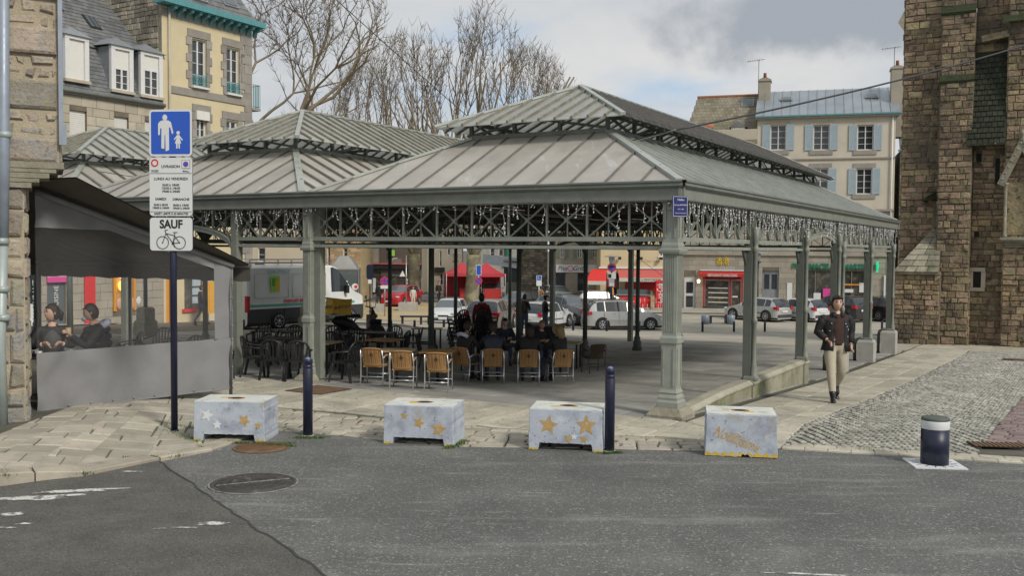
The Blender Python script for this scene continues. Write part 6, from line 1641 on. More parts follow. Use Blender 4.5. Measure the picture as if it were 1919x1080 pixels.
m=MB();m.box((sx(746,676),-.4,z_(489,700)),(.7,.3,.4),'steel');m.build('wall_unit',cb)
m=MB();m.box((sx(737,676),-.28,z_(490,700)),(.8,.05,.7),'render_beige');m.build('panel',cb)
ch1,sx,z_=simple_house('cream_house','tall narrow cream house with iron balcony beyond the plane trees',800,862,96,8.2,'render_beige',[(806,812,455,480),(823,827,470,500),(838,843,455,478),(824,830,513,535),(850,856,455,478)])
m=MB();m.box((sx(824,800),-.2,z_(506,820)),(1.0,.3,.5),'black_matte');m.build('balcony',ch1)
gh1,sx,z_=simple_house('grey_house','grey house with an open window behind the red gazebo',900,973,98,8.0,'concrete',[(918,926,458,490),(934,942,455,480)])
m=MB();m.box((sx(952,900),-.2,z_(466,950)),(.35,.3,2.0),'green_letter');m.box((sx(955,900),-.3,z_(492,950)),(.9,.3,.4),'green_letter');m.build('shop_fascia',gh1)
# modern white storefront with steps
st_=thing('stone_steps','flight of pale steps between the white storefront and the stone tower','steps',front(960,84),0)
for i in range(8):MB().box((0,i*.3,ZG+.08+i*.17),(1.2,.3,.17),'concrete').build('step',st_)
aw=thing('shop_awning','grey and white retractable awning behind the red gazebo','awning',front(905,92),0)
m=MB();m.add([(0,0,2.2),(3.2,0,1.9),(3.2,-2.2,.9),(0,-2.2,1.35)],[(0,1,2,3)],'zinc_grey');m.build('cloth',aw);MB().box((2.6,-1,.4),(1.2,.1,2.4),'glass_sky').build('glazing',aw);MB().box((2.6,-1.0,1.7),(1.3,.2,.25),'white_frame').build('fascia',aw)
MB().box((3.2,-1,-.3),(.08,.08,2.8),'steel').build('post',aw)
# gazebos
def gazebo(px,D,w_,label):
 x=(px-959.5)/1810*D;z0=g(x,D);o=thing('gazebo',label,'gazebo',(x,D,z0),.15,'red market gazebos');h=w_/2
 m=MB();n=6
 for a in range(4):
  R=Matrix.Rotation(a*pi/2,3,'Z');V=[]
  for j in range(n+1):
   t=j/n;hw=h*(1-t);z=2.25+.95*t**1.5;V+=[R@Vector((-hw,-hw,z)),R@Vector((hw,-hw,z))]
  m.add(V,[(2*j,2*j+1,2*j+3,2*j+2)for j in range(n)],'gazebo_red')
  m.add([R@Vector((-h,-h,2.25)),R@Vector((h,-h,2.25)),R@Vector((h,-h-.01,1.98)),R@Vector((-h,-h-.01,1.98))],[(0,1,2,3)],'gazebo_red')
 m.build('canopy',o)
 for sx_,sy_ in ((-1,-1),(1,-1),(1,1),(-1,1)):MB().tube([(sx_*h,sy_*h,0),(sx_*h,sy_*h,2.25)],.03,6,'white_frame').build('leg',o)
 MB().box((0,h-.05,1.1),(w_-.1,.02,2.0),'gazebo_red').build('back_sheet',o);MB().box((h*.3,-h*.6,.5),(w_*.5,.6,.9),'red_panel').build('stall_table',o)
gazebo(866,84,3.0,'red gazebo left of the second plane tree trunk');gazebo(911,83,2.9,'red gazebo right of the second plane tree trunk')
# glass kiosk
kx=front(646,70);kk_=thing('glass_kiosk','small kiosk with a glass pyramid roof and posters behind the van','kiosk',(kx.x,70,g(kx.x,70)),.1)
h=1.05;zk=EYE+(467-506)/1810*70-g(kx.x,70);zt=EYE+(467-481)/1810*70-g(kx.x,70)
for a in range(4):
 R=Matrix.Rotation(a*pi/2,3,'Z');
 m=MB();m.add([R@Vector((-h,-h,zk)),R@Vector((h,-h,zk)),R@Vector((.35,-.35,zt)),R@Vector((-.35,-.35,zt))],[(0,1,2,3)],'lantern_glass');m.build('roof_pane',kk_)
 m=MB();m.beam(R@Vector((-h,-h,0)),R@Vector((-h,-h,zk)),.06,.06,'steel');m.beam(R@Vector((-h,-h,zk)),R@Vector((-.35,-.35,zt)),.05,.05,'steel');m.beam(R@Vector((-h,-h,zk)),R@Vector((h,-h,zk)),.06,.08,'steel');m.build('frame',kk_)
 m=MB();m.box(R@Vector((0,-h+.02,zk/2)),(2*h-.1,.02,zk-.1)if a%2==0 else (.02,2*h-.1,zk-.1),'glass_sky');m.build('glass_side',kk_)
m=MB();m.add([(-.35,-.35,zt),(.35,-.35,zt),(.35,.35,zt),(-.35,.35,zt)],[(0,1,2,3)],'steel');m.build('roof_cap',kk_)
m=MB();m.box((-.3,-h-.05,1.75),(1.15,.04,.55),'sign_white');m.box((-.55,-h-.075,1.75),(.55,.01,.35),'awning_pink');disc(m,.05,1.75,.17,-h-.09,'ink',14);m.build('poster',kk_)
m=MB();disc(m,.8,1.6,.24,-h-.1,'sign_white',14);disc(m,.86,1.6,.12,-h-.11,'sign_red',14);m.build('round_sign',kk_)
m=MB();m.box((-.3,-h-.2,.5),(.45,.03,1.0),'sign_white');m.box((.5,-h-.2,.5),(.5,.03,1.0),'sign_white');m.build('poster',kk_)
# ---- left row : stone house with mansard, yellow house. Street facade runs along HY
LO=HO-HX*31;LR=atan2(HY.y,HY.x)
def q_(px):k=(px-959.5)/1810;return (k*LO.y-LO.x)/(HY.x-k*HY.y)
def lz(py,px):D=LO.y+HY.y*q_(px);return EYE+(468+.0075*(px-960)-py)/1810*D
sh=thing('mansard_house','stone town house with white dormers in a grey slate mansard roof','house',LO,LR)
Q0,Q1=4.,q_(306);ZGT=9.13
hs=[(q_(133),q_(165),lz(262,150),lz(209,150)),(q_(216),q_(243),lz(262,230),lz(221,230)),(q_(273),q_(300),lz(270,286),lz(229,286))]
shops=[(q_(46),q_(72),-1.0,2.4),(q_(88),q_(122),-1.0,1.9),(q_(157),q_(177),-1.0,1.5),(q_(211),q_(252),-.2,1.55)]
m=MB();wall_holes(m,Q0,Q1-.01,-1.4,ZGT-.1,hs+shops,0,'church_mortar');m.build('wall',sh)
MB().box(((Q0+Q1)/2,4.4,4),(Q1-Q0-.02,8,10),'church_mortar').build('core_wall',sh)
it=stone_face(Q1-Q0-.02,ZGT-.12,(.34,.4),(.5,1.0),'ashlar',lambda x,z,d:Vector((Q0+x,-d,z)),(.012,.02),.014,z0=2.6,jit=.004,chf=.01,holes=[(h[0]-Q0,h[1]-Q0,h[2],h[3])for h in hs])
it+=stone_face(Q1-Q0-.02,2.6,(.34,.4),(.5,1.0),'ashlar_grey',lambda x,z,d:Vector((Q0+x,-d,z)),(.012,.02),.014,z0=-1.2,jit=.004,chf=.01,holes=[(h[0]-Q0-.02,h[1]-Q0+.02,h[2],h[3]+.02)for h in shops])
pieces(it,'ashlar_block',sh,280)
for h in hs:
 m=MB();m.box(((h[0]+h[1])/2,.14,(h[2]+h[3])/2),(h[1]-h[0],.05,h[3]-h[2]),'shutter_white');
 for i in range(14):m.box(((h[0]+h[1])/2,.11,h[2]+(i+.5)*(h[3]-h[2])/14),(h[1]-h[0]-.04,.02,(h[3]-h[2])/14*.8),'shutter_white')
 m.build('roller_shutter',sh)
m=MB();m.tube([(Q0,-.18,ZGT+.02),(Q1,-.18,ZGT+.02)],.09,8,'gutter');m.box(((Q0+Q1)/2,-.04,ZGT-.06),(Q1-Q0,.2,.12),'quoin');m.build('gutter',sh)
# mansard: steep slates then flatter slates
M1y,M1z,M2y,M2z=.95,11.35,4.4,14.9
def slates(parent,xa,xb,ya,za,yb,zb_,nr,nc,k,excl=None,lim=200):
 it=[]
 for r_ in range(nr):
  for c_ in range(nc+1):
   t0,t1=r_/nr,min(1.02,(r_+1.12)/nr);u0=xa+(xb-xa)*max(0,(c_-.5*(r_%2))/nc);u1=min(xb,xa+(xb-xa)*(c_+1-.5*(r_%2))/nc)
   if u1-u0<.03:continue
   if excl and excl((u0+u1)/2,t0):continue
   y0,y1,z0,z1_=ya+(yb-ya)*t0,ya+(yb-ya)*t1,za+(zb_-za)*t0,za+(zb_-za)*t1
   n_=Vector((0,-(zb_-za),(yb-ya))).normalized()
   a=Vector((0,y0,z0))+n_*.045;b=Vector((0,y1,z1_))+n_*.02
   mm=MB();mm.add([(u0,a.y,a.z),(u1-.012,a.y,a.z),(u1-.012,b.y,b.z),(u0,b.y,b.z),(u0,y0,z0),(u1,y0,z0)],[(0,1,2,3),(4,5,1,0)],k,rng.random());it.append((mm,Vector((u0,y0,z0))))
 pieces(it,'slate',parent,lim)
m=MB();m.add([(Q0,-.12,ZGT),(Q1,-.12,ZGT),(Q1,M1y,M1z),(Q0,M1y,M1z),(Q1,M2y,M2z),(Q0,M2y,M2z)],[(0,1,2,3),(3,2,4,5)],'slate_roof');m.build('roof',sh)
slates(sh,Q0,Q1,-.12,ZGT+.02,M1y,M1z,12,42,'slate_roof',lim=140);slates(sh,Q0,Q1,M1y-.1,M1z,M2y,M2z,18,42,'slate_roof',lim=150)
for i in range(26):t=rng.random();blot_x=q_(118)+.5+t*1.1+rng.uniform(-.12,.12)
m=MB()
for i in range(60):t=rng.random();x=11.45+t*1.7+rng.gauss(0,.1);y=M2y-.3-t*3.0;z=M1z+(y-M1y)*(M2z-M1z)/(M2y-M1y)+.06;m.ball((x,y,z),rng.uniform(.03,.09),'lichen',6,3,(1,1,.4))
m.build('lichen',sh)
for (pa,pb_,pt,pu,blind)in ((132,160,78,152,1.),(217,243,97,172,.45),(271,298,108,182,.35)):
 a,b=q_(pa),q_(pb_);pm=(pa+pb_)/2;zt,zb_=lz(pt,pm),lz(pu,pm);yf=-.02;cx=(a+b)/2;w_=b-a
 d=MB();d.box((a-.11,yf,(zt+zb_)/2),(.2,.16,zt-zb_),'white_frame');d.box((b+.11,yf,(zt+zb_)/2),(.2,.16,zt-zb_),'white_frame');d.box((cx,yf,zt+.07),(w_+.42,.18,.16),'white_frame');d.box((cx,yf-.03,zb_-.07),(w_+.5,.24,.12),'ashlar')
 for s in (-1,1):d.add([(cx+s*(w_/2+.2),yf,zb_),(cx+s*(w_/2+.2),yf,zt+.1),(cx+s*(w_/2+.2),1.6,zt+.1),(cx+s*(w_/2+.2),1.0,zb_)],[(0,1,2,3)],'zinc_grey')
 o=d.build('dormer',sh)
 m=MB();e=.36;m.add([(a-e,yf-.18,zt+.14),(b+e,yf-.18,zt+.14),(b+e,2.0,zt+.2),(a-e,2.0,zt+.2),(cx,yf+.35,zt+.58),(cx,2.2,zt+.6)],[(0,1,4),(1,2,5,4),(3,0,4,5),(0,3,2,1)],'zinc_grey');m.build('dormer_roof',o)
 if blind<1:window(sh,a,b,zb_,zb_+(zt-zb_)*(1-blind),.0,rows=3,fr=.07)
 m=MB();z0=zt-(zt-zb_)*blind;m.box((cx,.0,(zt+z0)/2),(w_,.04,zt-z0),'shutter_white');m.build('roller_shutter',sh)
m=MB();Mx=Matrix.Rotation(atan2(M2z-M1z,M2y-M1y),3,'X')
for px,py in ((147,21),(205,39)):
 q=q_(px)+.9;t=.55 if px<180 else .38;y,z=M1y+(M2y-M1y)*t,M1z+(M2z-M1z)*t
 m=MB();m.box((q,y,z+.09),(.62,.95,.09),'black_matte',mtx=Mx);m.box((q,y-.03,z+.15),(.44,.75,.02),'glass_sky',mtx=Mx);m.box((q,y-.03,z+.17),(.03,.75,.02),'black_matte',mtx=Mx);m.build('skylight',sh)
# shopfronts of the row (seen through the terrace window)
def shopbox(parent,x0,x1_,z0,z1_,k,y=.1,name='shop_panel'):MB().box(((x0+x1_)/2,y,(z0+z1_)/2),(x1_-x0,.06,z1_-z0),k).build(name,parent)
shopbox(sh,*shops[0],'glass_dark');shopbox(sh,*shops[1],'glass_sky');shopbox(sh,*shops[2],'pure_red',-.02,'red_door');shopbox(sh,*shops[3],'shop_lit',.12)
shopbox(sh,q_(86),q_(124),1.15,1.75,'pink',-.06,'shop_sign');text("COMPTOIR DE",.3,FR(((q_(86)+q_(124))/2,-.1,1.45),(1,0,0)),'sign_white',sh,.004,width=1.0)
m=MB();h=shops[3]
for a,b,c,d in ((h[0],h[0]+.12,h[2],h[3]),(h[1]-.08,h[1],h[2],h[3]),(h[0]-.15,h[1]+.1,h[3]-.1,h[3]+.12)):m.box(((a+b)/2,-.02,(c+d)/2),(b-a,.1,d-c),'amber')
m.build('amber_frame',sh)
m=MB();disc(m,(h[0]+h[1])/2-.1,(h[2]+h[3])/2+.25,.26,-.06,'amber_lit',18);m.build('round_sign',sh)
m=MB();[m.ball((h[0]+.35+i*.33,.02,h[2]+.3+.15*(i%2)),.17,'sign_white' if i%2 else 'skin',10,8,(1,.3,1.5))for i in range(4)];m.build('window_picture',sh)
m=MB();[m.ball(((h[0]+h[1])/2-.1+i*.3,.02,h[3]-.3),.05,'lamp_lit',8,6)for i in range(2)];m.build('lamps',sh)
shopbox(sh,q_(45),q_(62),1.9,2.6,'sign_white',-.06,'menu_board');shopbox(sh,q_(47),q_(58),-.8,.3,'sign_white',-.06,'menu_board')
text("RESTAURANT",.28,FR((q_(64),-.03,.4),(0,0,1),(-1,0,0)),'sign_white',sh,.004);text("CUISINE",.28,FR((q_(104),-.03,.5),(0,0,1),(-1,0,0)),'sign_white',sh,.004)
# yellow house
yh_=thing('yellow_house','yellow rendered house with grey quoins and a turquoise bracketed cornice','house',LO,LR)
Y0,Y1=q_(306),q_(472);ZC=13.75
hy=[]
for a,b,t,u in ((361,388,78,165),(425,449,94,178),(369,388,215,272),(424,446,228,282)):pm=(a+b)/2;hy.append((q_(a),q_(b),lz(u,pm),lz(t,pm)))
yshop=[(q_(297),q_(313),-1,1.6),(q_(345),q_(412),-.45,1.25)]
yshop=[(max(Y0+.15,h[0]),max(Y0+.5,h[1]),h[2],h[3])for h in yshop]
m=MB();wall_holes(m,Y0,Y1,-1.5,ZC,hy+yshop,0,'render_yellow');m.build('wall',yh_)
MB().box(((Y0+Y1)/2,4.6,5.9),(Y1-Y0-.02,8.4,15.4),'rubble').build('core_wall',yh_)
# gable of rubble facing the camera above the stone house
it=stone_face(8.2,18.5,(.16,.30),(.2,.5),'rubble',lambda x,z,d:Vector((Y0-.02-d,8.4-x,z)),(.02,.06),.03,z0=8.6,jit=.012)
it=[i for i in it if i[1].z<13.9+(8.4-i[1].y if i[1].y>4 else i[1].y+.6)*1.05]
pieces(it,'wall_stone',yh_,200)
m=MB();m.add([(Y0-.01,0,9),(Y0-.01,8.4,9),(Y0-.01,8.4,13.8),(Y0-.01,4.2,18.2),(Y0-.01,0,13.8)],[(4,3,2,1,0)],'rubble');m.build('gable',yh_)
m=MB();m.add([(Y0-.1,-.35,ZC+.25),(Y1+.3,-.35,ZC+.25),(Y1+.3-1.6,3.4,19),(Y0-.1,3.4,19),(Y1+.3,8,ZC+.25)],[(0,1,2,3),(1,4,2)],'slate_roof');m.build('roof',yh_)
slates(yh_,Y0-.05,Y1-.1,-.33,ZC+.3,3.4,19,16,26,'slate_roof',lim=120)
Mx=Matrix.Rotation(atan2(19-ZC,3.75),3,'X')
for px,t in ((374,.16),(437,.2)):
 m=MB();q=q_(px);y,z=-.35+3.75*t,ZC+.25+(19-ZC-.25)*t;m.box((q,y-.04,z+.1),(.95,1.2,.1),'zinc_grey',mtx=Mx);m.box((q,y-.1,z+.13),(.75,1.0,.03),'glass_sky',mtx=Mx);m.build('skylight',yh_)
m=MB();m.box(((Y0+Y1)/2,-.28,ZC+.12),(Y1-Y0+.7,.75,.14),'turquoise');m.box(((Y0+Y1)/2,-.5,ZC+.26),(Y1-Y0+.8,.3,.14),'turquoise');m.build('cornice',yh_)
for i in range(12):x=Y0+.25+i*(Y1-Y0-.1)/11.3;m=MB();m.prism([(0,0),(-.55,0),(-.5,-.14),(-.2,-.2),(-.08,-.42),(0,-.45)],(x+.08,0,ZC+.04),(0,1,0),(0,0,1),.16,'turquoise');m.build('bracket',yh_)
MB().box(((Y0+Y1)/2,-.02,ZC-.25),(Y1-Y0,.05,.34),'quoin').build('frieze',yh_)
def quoins(parent,x0,x1_,z0,z1_,side,hq=.36,big=.34,small=.2,y=-.02):
 n=int((z1_-z0)/hq);h_=(z1_-z0)/n
 for i in range(n):
  w_=big if i%2 else small
  a,b=(x0-w_,x0)if side<0 else (x1_,x1_+w_)
  m=MB();m.box(((a+b)/2,y,z0+(i+.5)*h_),(b-a-.005,.07,h_-.012),'quoin',rn=rng.random());m.build('quoin',parent)
for h in hy:
 quoins(yh_,h[0],h[1],h[2]-.1,h[3]+.05,-1);quoins(yh_,h[0],h[1],h[2]-.1,h[3]+.05,1)
 MB().box(((h[0]+h[1])/2,-.02,h[3]+.24),(h[1]-h[0]+.5,.08,.36),'quoin',rn=.3).build('lintel',yh_)
 window(yh_,*h,y=.14,rows=4,fr=.07);MB().box(((h[0]+h[1])/2,-.08,h[2]-.06),(h[1]-h[0]+.1,.25,.09),'white_frame').build('sill',yh_)
for h in hy[:2]:
 m=MB();z0=h[2]+.05
 for zz in (z0,z0+.5,z0+.12,z0+.4):m.beam((h[0],-.06,zz),(h[1],-.06,zz),.02,.025,'turquoise')
 n=9
 for i in range(n+1):
  x=h[0]+(h[1]-h[0])*i/n;m.beam((x,-.06,z0),(x,-.06,z0+.5),.016,.016,'turquoise')
  if i<n:m.beam((x,-.06,z0+.12),(x+(h[1]-h[0])/n,-.06,z0+.4),.012,.012,'turquoise')
 m.build('window_railing',yh_)
h=hy[2];MB().box(((h[0]+h[1])/2,-.06,h[3]-.1),(h[1]-h[0]+.15,.2,.42),'shutter_white').build('roller_box',yh_)
for z in (10.0,):MB().box(((Y0+Y1)/2+.2,-.025,z),(Y1-Y0-.5,.07,.34),'quoin',rn=.4).build('string_course',yh_)
n=30
for i in range(n):
 h_=(ZC-.4+1)/n;z=-1+(i+.5)*h_;w_=.75 if i%2 else .5;m=MB();m.box((Y1-w_/2,-.02,z),(w_,.07,h_-.012),'quoin',rn=rng.random());m.build('quoin',yh_)
m=MB();m.tube([(Y0+.35,-.1,ZC),(Y0+.35,-.1,-.8)],.06,8,'ashlar');m.build('downpipe',yh_)
m=MB();m.box((Y1+.25,.5,lz(207,478)),(.6,1.2,.12),'quoin');m.build('balcony_slab',yh_)
m=MB();z0=lz(204,478)
for i in range(9):m.beam((Y1+.5,-.1+i*.14,z0),(Y1+.5,-.1+i*.14,z0+1.15),.02,.02,'turquoise')
for zz in (z0+.05,z0+1.15):m.beam((Y1+.5,-.1,zz),(Y1+.5,1.1,zz),.03,.03,'turquoise');m.beam((Y1,-.1,zz),(Y1+.5,-.1,zz),.03,.03,'turquoise')
for i in range(4):m.beam((Y1+.05+i*.12,-.1,z0),(Y1+.05+i*.12,-.1,z0+1.15),.02,.02,'turquoise')
m.build('balcony_railing',yh_)
shopbox(yh_,*yshop[0],'amber',.05,'amber_door');shopbox(yh_,*yshop[1],'glass_shop',.12,'shop_window')
h=yshop[1];MB().box(((h[0]+h[1])/2,-.04,h[2]+.08),(h[1]-h[0]+.3,.12,.16),'pure_red').build('red_sill',yh_)
MB().box(((h[0]+h[1])/2,-.04,h[3]+.15),(h[1]-h[0]+.3,.12,.3),'shop_grey').build('fascia',yh_)
for i in range(3):
 for j in range(3):MB().box((h[0]+.8+i*.75,.08,h[2]+.55+j*.42),(.5,.02,.32),'shutter_blue').build('window_poster',yh_)
ob_=thing('pavement_sign','orange advertising flag standing before the shop window behind the terrace','sign',H2W(-29.6,q_(338)+.4,g(*H2W(-29.6,q_(338))[:2])),LR)
MB().box((0,0,1.15),(.7,.05,1.5),'orange_sign').build('board',ob_);MB().box((0,0,.2),(.05,.05,.4),'steel').build('stem',ob_);MB().box((0,0,.02),(.6,.4,.04),'steel').build('foot',ob_);text("BUBBLE TEA",.26,FR((0,-.03,1.15),(0,0,1),(-1,0,0)),'amber',ob_,.004)
# ================================================================ TREES
def tree_mesh(seed,trunk_h,trunk_r,crown,forks,spread,depth=6,tw='twig',lean=(0,0),upb=.22,ratio=.74,first=None,n3=.5,l0=None,curl=.0,tw_n=2,env=None):
 r=random.Random(seed);trunk=MB();br=MB()
 cnt=[0]
 def grow(p,d,l,rad,lev,m):
  if cnt[0]>9000:return
  cnt[0]+=1
  n=4 if lev<3 else (3 if lev<depth-1 else 2);pts=[Vector(p)];q=Vector(p);dd=Vector(d)
  for i in range(n):
   j=Vector((r.gauss(0,1),r.gauss(0,1),r.gauss(0,.6)))*(.07+.022*lev+curl)
   dd=(dd+j+Vector((0,0,upb*(.35+.15*lev)))).normalized();q=q+dd*(l/n);pts.append(Vector(q))
  out_=env and (((q.x-env[3])/env[0])**2+(q.y/env[0])**2+((q.z-env[2])/env[1])**2)>1
  if out_ and lev>1:
   if lev>3:return
  r1=rad*(.655 if lev<depth else .4)
  sides=9 if lev==0 else (6 if lev<2 else (4 if lev<4 else 3))
  m.tube(pts,[rad+(r1-rad)*i/n for i in range(n+1)],sides,'bark' if lev<2 else ('twig_light' if lev<4 else tw),caps=False)
  if lev>=depth or (out_ and lev>1):return
  k=3 if r.random()<n3 else 2
  if lev==0:k=forks
  base=r.uniform(0,2*pi)
  for c in range(k):
   a=base+2*pi*c/k+r.uniform(-.5,.5);s=spread*r.uniform(.6,1.25)*(1.0 if lev<2 else .75)
   x=dd.cross(Vector((0,0,1)))
   if x.length<.1:x=Vector((1,0,0))
   x.normalize();y=dd.cross(x)
   nd=(dd*cos(s)+(x*cos(a)+y*sin(a))*sin(s)).normalized()
   grow(q,nd,l*ratio*r.uniform(.8,1.18),r1*(.82 if k==3 else .88),lev+1,br)
  # side twigs
  if lev>=2:
   for i in range(1,n+1):
    for _ in range(tw_n if lev>=3 else 1):
     a=r.uniform(0,2*pi);s=r.uniform(.5,.9);x=dd.cross(Vector((1,0,.2))).normalized();y=dd.cross(x)
     nd=(dd*cos(s)+(x*cos(a)+y*sin(a))*sin(s)).normalized();l2=r.uniform(.5,1.3)*(1.2 if lev<4 else .8)
     p0=pts[i];p1=p0+nd*l2*.5;p2=p1+(nd+Vector((0,0,.5))).normalized()*l2*.5
     br.tube([p0,p1,p2],[.019,.014,.008],3,tw,caps=False)
 d0=Vector((lean[0],lean[1],1)).normalized();pts=[Vector((0,0,-.1)),Vector((0,0,.25)),d0*trunk_h*.55,d0*trunk_h]
 trunk.tube(pts,[trunk_r*1.45,trunk_r*1.08,trunk_r*.95,trunk_r*1.0],14,'bark',caps=True)
 for c in range(forks):
  a=2*pi*c/forks+r.uniform(-.3,.3)+(first or 0);s=spread*r.uniform(.8,1.2)*1.15
  nd=Vector((cos(a)*sin(s),sin(a)*sin(s),cos(s)));grow(d0*(trunk_h-.1),nd,(l0 or crown*.28)*r.uniform(.85,1.1),trunk_r*(.62 if forks<4 else .5),1,br)
 return trunk,br
def plant(seed,px,D,label,**k):
 x=(px-959.5)/1810*D;z0=g(x,D);o=thing('plane_tree',label,'tree',(x,D,z0),0,'bare plane trees round the sandy square')
 t,b=tree_mesh(seed,**k);t.build('trunk',o);b.build('crown',o);return o
def en(px,D,top,rx,bot=3.,dx=0.):zt=EYE+(468-top)/1810*D-g((px-959.5)/1810*D,D);return (rx,(zt-bot)/2,(zt+bot)/2,dx)
plant(11,500,70,'tall bare plane tree rising beside the yellow house with wide arching limbs',trunk_h=9.5,trunk_r=.50,crown=17,forks=5,spread=.62,depth=7,upb=.10,ratio=.80,first=.1,n3=.55,l0=5.2,curl=.09,tw_n=3,env=en(560,70,-120,8.0,3,2.2))
plant(21,775,79,'bare plane tree whose thick mottled trunk forks low, left of the red gazebos',trunk_h=3.9,trunk_r=.50,crown=22,forks=5,spread=.42,depth=7,upb=.22,ratio=.82,first=.4,n3=.5,l0=5.2,env=en(775,79,52,5.0))
plant(34,884,75,'bare plane tree with a broad leaning trunk between the two red gazebos',trunk_h=3.9,trunk_r=.56,crown=22,forks=6,spread=.40,depth=7,upb=.23,ratio=.82,first=.2,n3=.5,l0=5.6,lean=(.04,0),env=en(884,75,4,5.6))
plant(45,985,88,'lower bare tree at the right end of the row, above the big hall roof',trunk_h=5,trunk_r=.40,crown=17,forks=5,spread=.36,depth=7,upb=.24,ratio=.82,l0=5.0,n3=.5,env=en(985,88,78,5.2))
plant(57,690,90,'bare tree behind and left of the first plane trunk',trunk_h=4,trunk_r=.42,crown=18,forks=5,spread=.36,depth=7,upb=.24,ratio=.82,l0=4.8,n3=.5,env=en(690,90,100,5.2))
plant(63,1050,104,'small distant bare tree low over the hall ridge',trunk_h=5,trunk_r=.4,crown=12,forks=5,spread=.38,depth=6,upb=.24,ratio=.82,l0=4.8,n3=.5,env=en(1050,104,140,4.2))
plant(77,610,92,'bare tree showing low behind the middle hall roof',trunk_h=4,trunk_r=.4,crown=12,forks=4,spread=.45,depth=6,upb=.2,ratio=.80,l0=3.9,env=en(610,92,150,5.5))
# ================================================================ VEHICLES
def ip(tab,t):
 for i in range(len(tab)-1):
  if t<=tab[i+1][0]:a,b=tab[i],tab[i+1];return a[1]+(b[1]-a[1])*max(0,(t-a[0]))/(b[0]-a[0])
 return tab[-1][1]
def car_proto(L,Wd,Ht,paint,kind='hatch',plate='sign_white',low='plastic_grey',tail=.28,front_plate='sign_white',van=False):
 o_parts=[]
 hw=Wd/2
 if van:
  top=[(0,.995),(.02,1.),(.70,1.),(.745,.965),(.865,.60),(.90,.55),(.965,.50),(1.,.36)];belt=[(0,.56),(.8,.56),(.865,.56),(1,.36)]
  wtab=[(0,.96),(.01,1),(.9,1),(.97,.93),(1,.80)];rear=.01
 else:
  top={'hatch':[(0,.52),(.012,.62),(.05,.80),(.115,.955),(.17,.985),(.34,1.),(.50,.985),(.56,.95),(.72,.66),(.80,.61),(.93,.52),(.985,.42),(1,.34)],
   'suv':[(0,.50),(.012,.62),(.04,.78),(.10,.96),(.2,1.),(.5,.99),(.56,.95),(.70,.70),(.80,.66),(.95,.58),(.985,.45),(1,.36)],
   'mono':[(0,.52),(.012,.64),(.04,.80),(.09,.955),(.16,.99),(.34,1.),(.50,.985),(.57,.94),(.76,.66),(.84,.58),(.94,.48),(.985,.38),(1,.32)],
   'wagon':[(0,.50),(.01,.60),(.04,.78),(.08,.94),(.2,1.),(.5,.99),(.56,.95),(.70,.68),(.80,.64),(.95,.54),(.985,.43),(1,.34)]}[kind]
  belt=[(0,.60),(.1,.645),(.5,.63),(.70,.62),(.8,.58),(.93,.50),(1,.33)]
  wtab=[(0,.84),(.015,.92),(.06,.985),(.14,1),(.85,1),(.94,.95),(.985,.84),(1,.70)]
 S=sorted(set([0,.01,.03,.05,.08,.115,.15,.2,.27,.34,.42,.5,.56,.60,.64,.68,.72,.76,.8,.86,.9,.94,.97,.985,1.]+([.70,.745,.79,.83,.865]if van else [])))
 zu=.16 if not van else .22
 rings=[]
 for t in S:
  x=-L/2+L*t;w_=hw*ip(wtab,t);zt=ip(top,t)*Ht;zb_=min(ip(belt,t)*Ht,zt-.02)
  cab=max(0,min(1,(zt-zb_)/(.3*Ht)))if not van else (1. if t<.75 else max(0,(.865-t)/.115))
  wr=w_*(1-(.24 if not van else .07)*cab)
  if van and t<.74:zb_=.56*Ht
  ring_=[(w_*.90,zu),(w_*.985,zu+.1),(w_*1.,.34*Ht),(w_*.985,(.34*Ht+zb_)/2+.02),(w_*.965 if not van else w_*.985,zb_),(wr*.99,zt-.07*Ht*cab*(.6 if not van else .5)-.012),(wr*.86,zt-.012*Ht),(wr*.45,zt),(0,zt+.006)]
  rings.append([(x,y,z)for y,z in ring_])
 nR=9
 body=MB();body.sm=True;glL,glR,ws,rw=MB(),MB(),MB(),MB();glL.sm=glR.sm=ws.sm=rw.sm=True;dark=MB()
 for i in range(len(S)-1):
  tm=(S[i]+S[i+1])/2
  for s in (1,-1):
   for j in range(nR-1):
    q=[rings[i][j],rings[i+1][j],rings[i+1][j+1],rings[i][j+1]]
    q=[(x,y*s,z)for x,y,z in q]
    if s==1:q=q[::-1]
    tgt=body;k=paint
    if van:
     if j==4 and .66<tm<.83:tgt=glL if s>0 else glR;k='glass_dark'
     elif j>=5 and .75<tm<.865:tgt=ws;k='glass_dark'
     elif j<=1:k=low
    else:
     if j==4 and .10<tm<.66:tgt=glL if s>0 else glR;k='glass_dark'
     elif j>=5 and .565<tm<({'mono':.76}.get(kind,.72)):tgt=ws;k='glass_sky'
     elif j>=5 and .018<tm<.10:tgt=rw;k='glass_dark'
     elif j==0:k=low
     elif j==1 and kind=='suv':k=low
    tgt.add(q,[(0,1,2,3)],k)
 for e,rv in ((0,False),(-1,True)):
  V=[(x,y,z)for x,y,z in rings[e]]+[(x,-y,z)for x,y,z in rings[e][::-1][1:]]
  b=[tuple(range(len(V)))]if not rv else [tuple(range(len(V)-1,-1,-1))]
  body.sm=False;body.add(V,b,paint)
 body.box((0,0,zu+.02),(L*.9,Wd*.8,.1),'black_matte')
 o_parts.append(('body',body));
 for n_,g_ in (('side_window',glL),('side_window',glR),('windscreen',ws),('rear_window',rw)):
  if g_.f:o_parts.append((n_,g_))
 def side(t,z):
  w_=hw*ip(wtab,t);return w_
 R_=.33 if not van else .36
 axles=(.185,.80)if not van else (.235,.845)
 wheels=[]
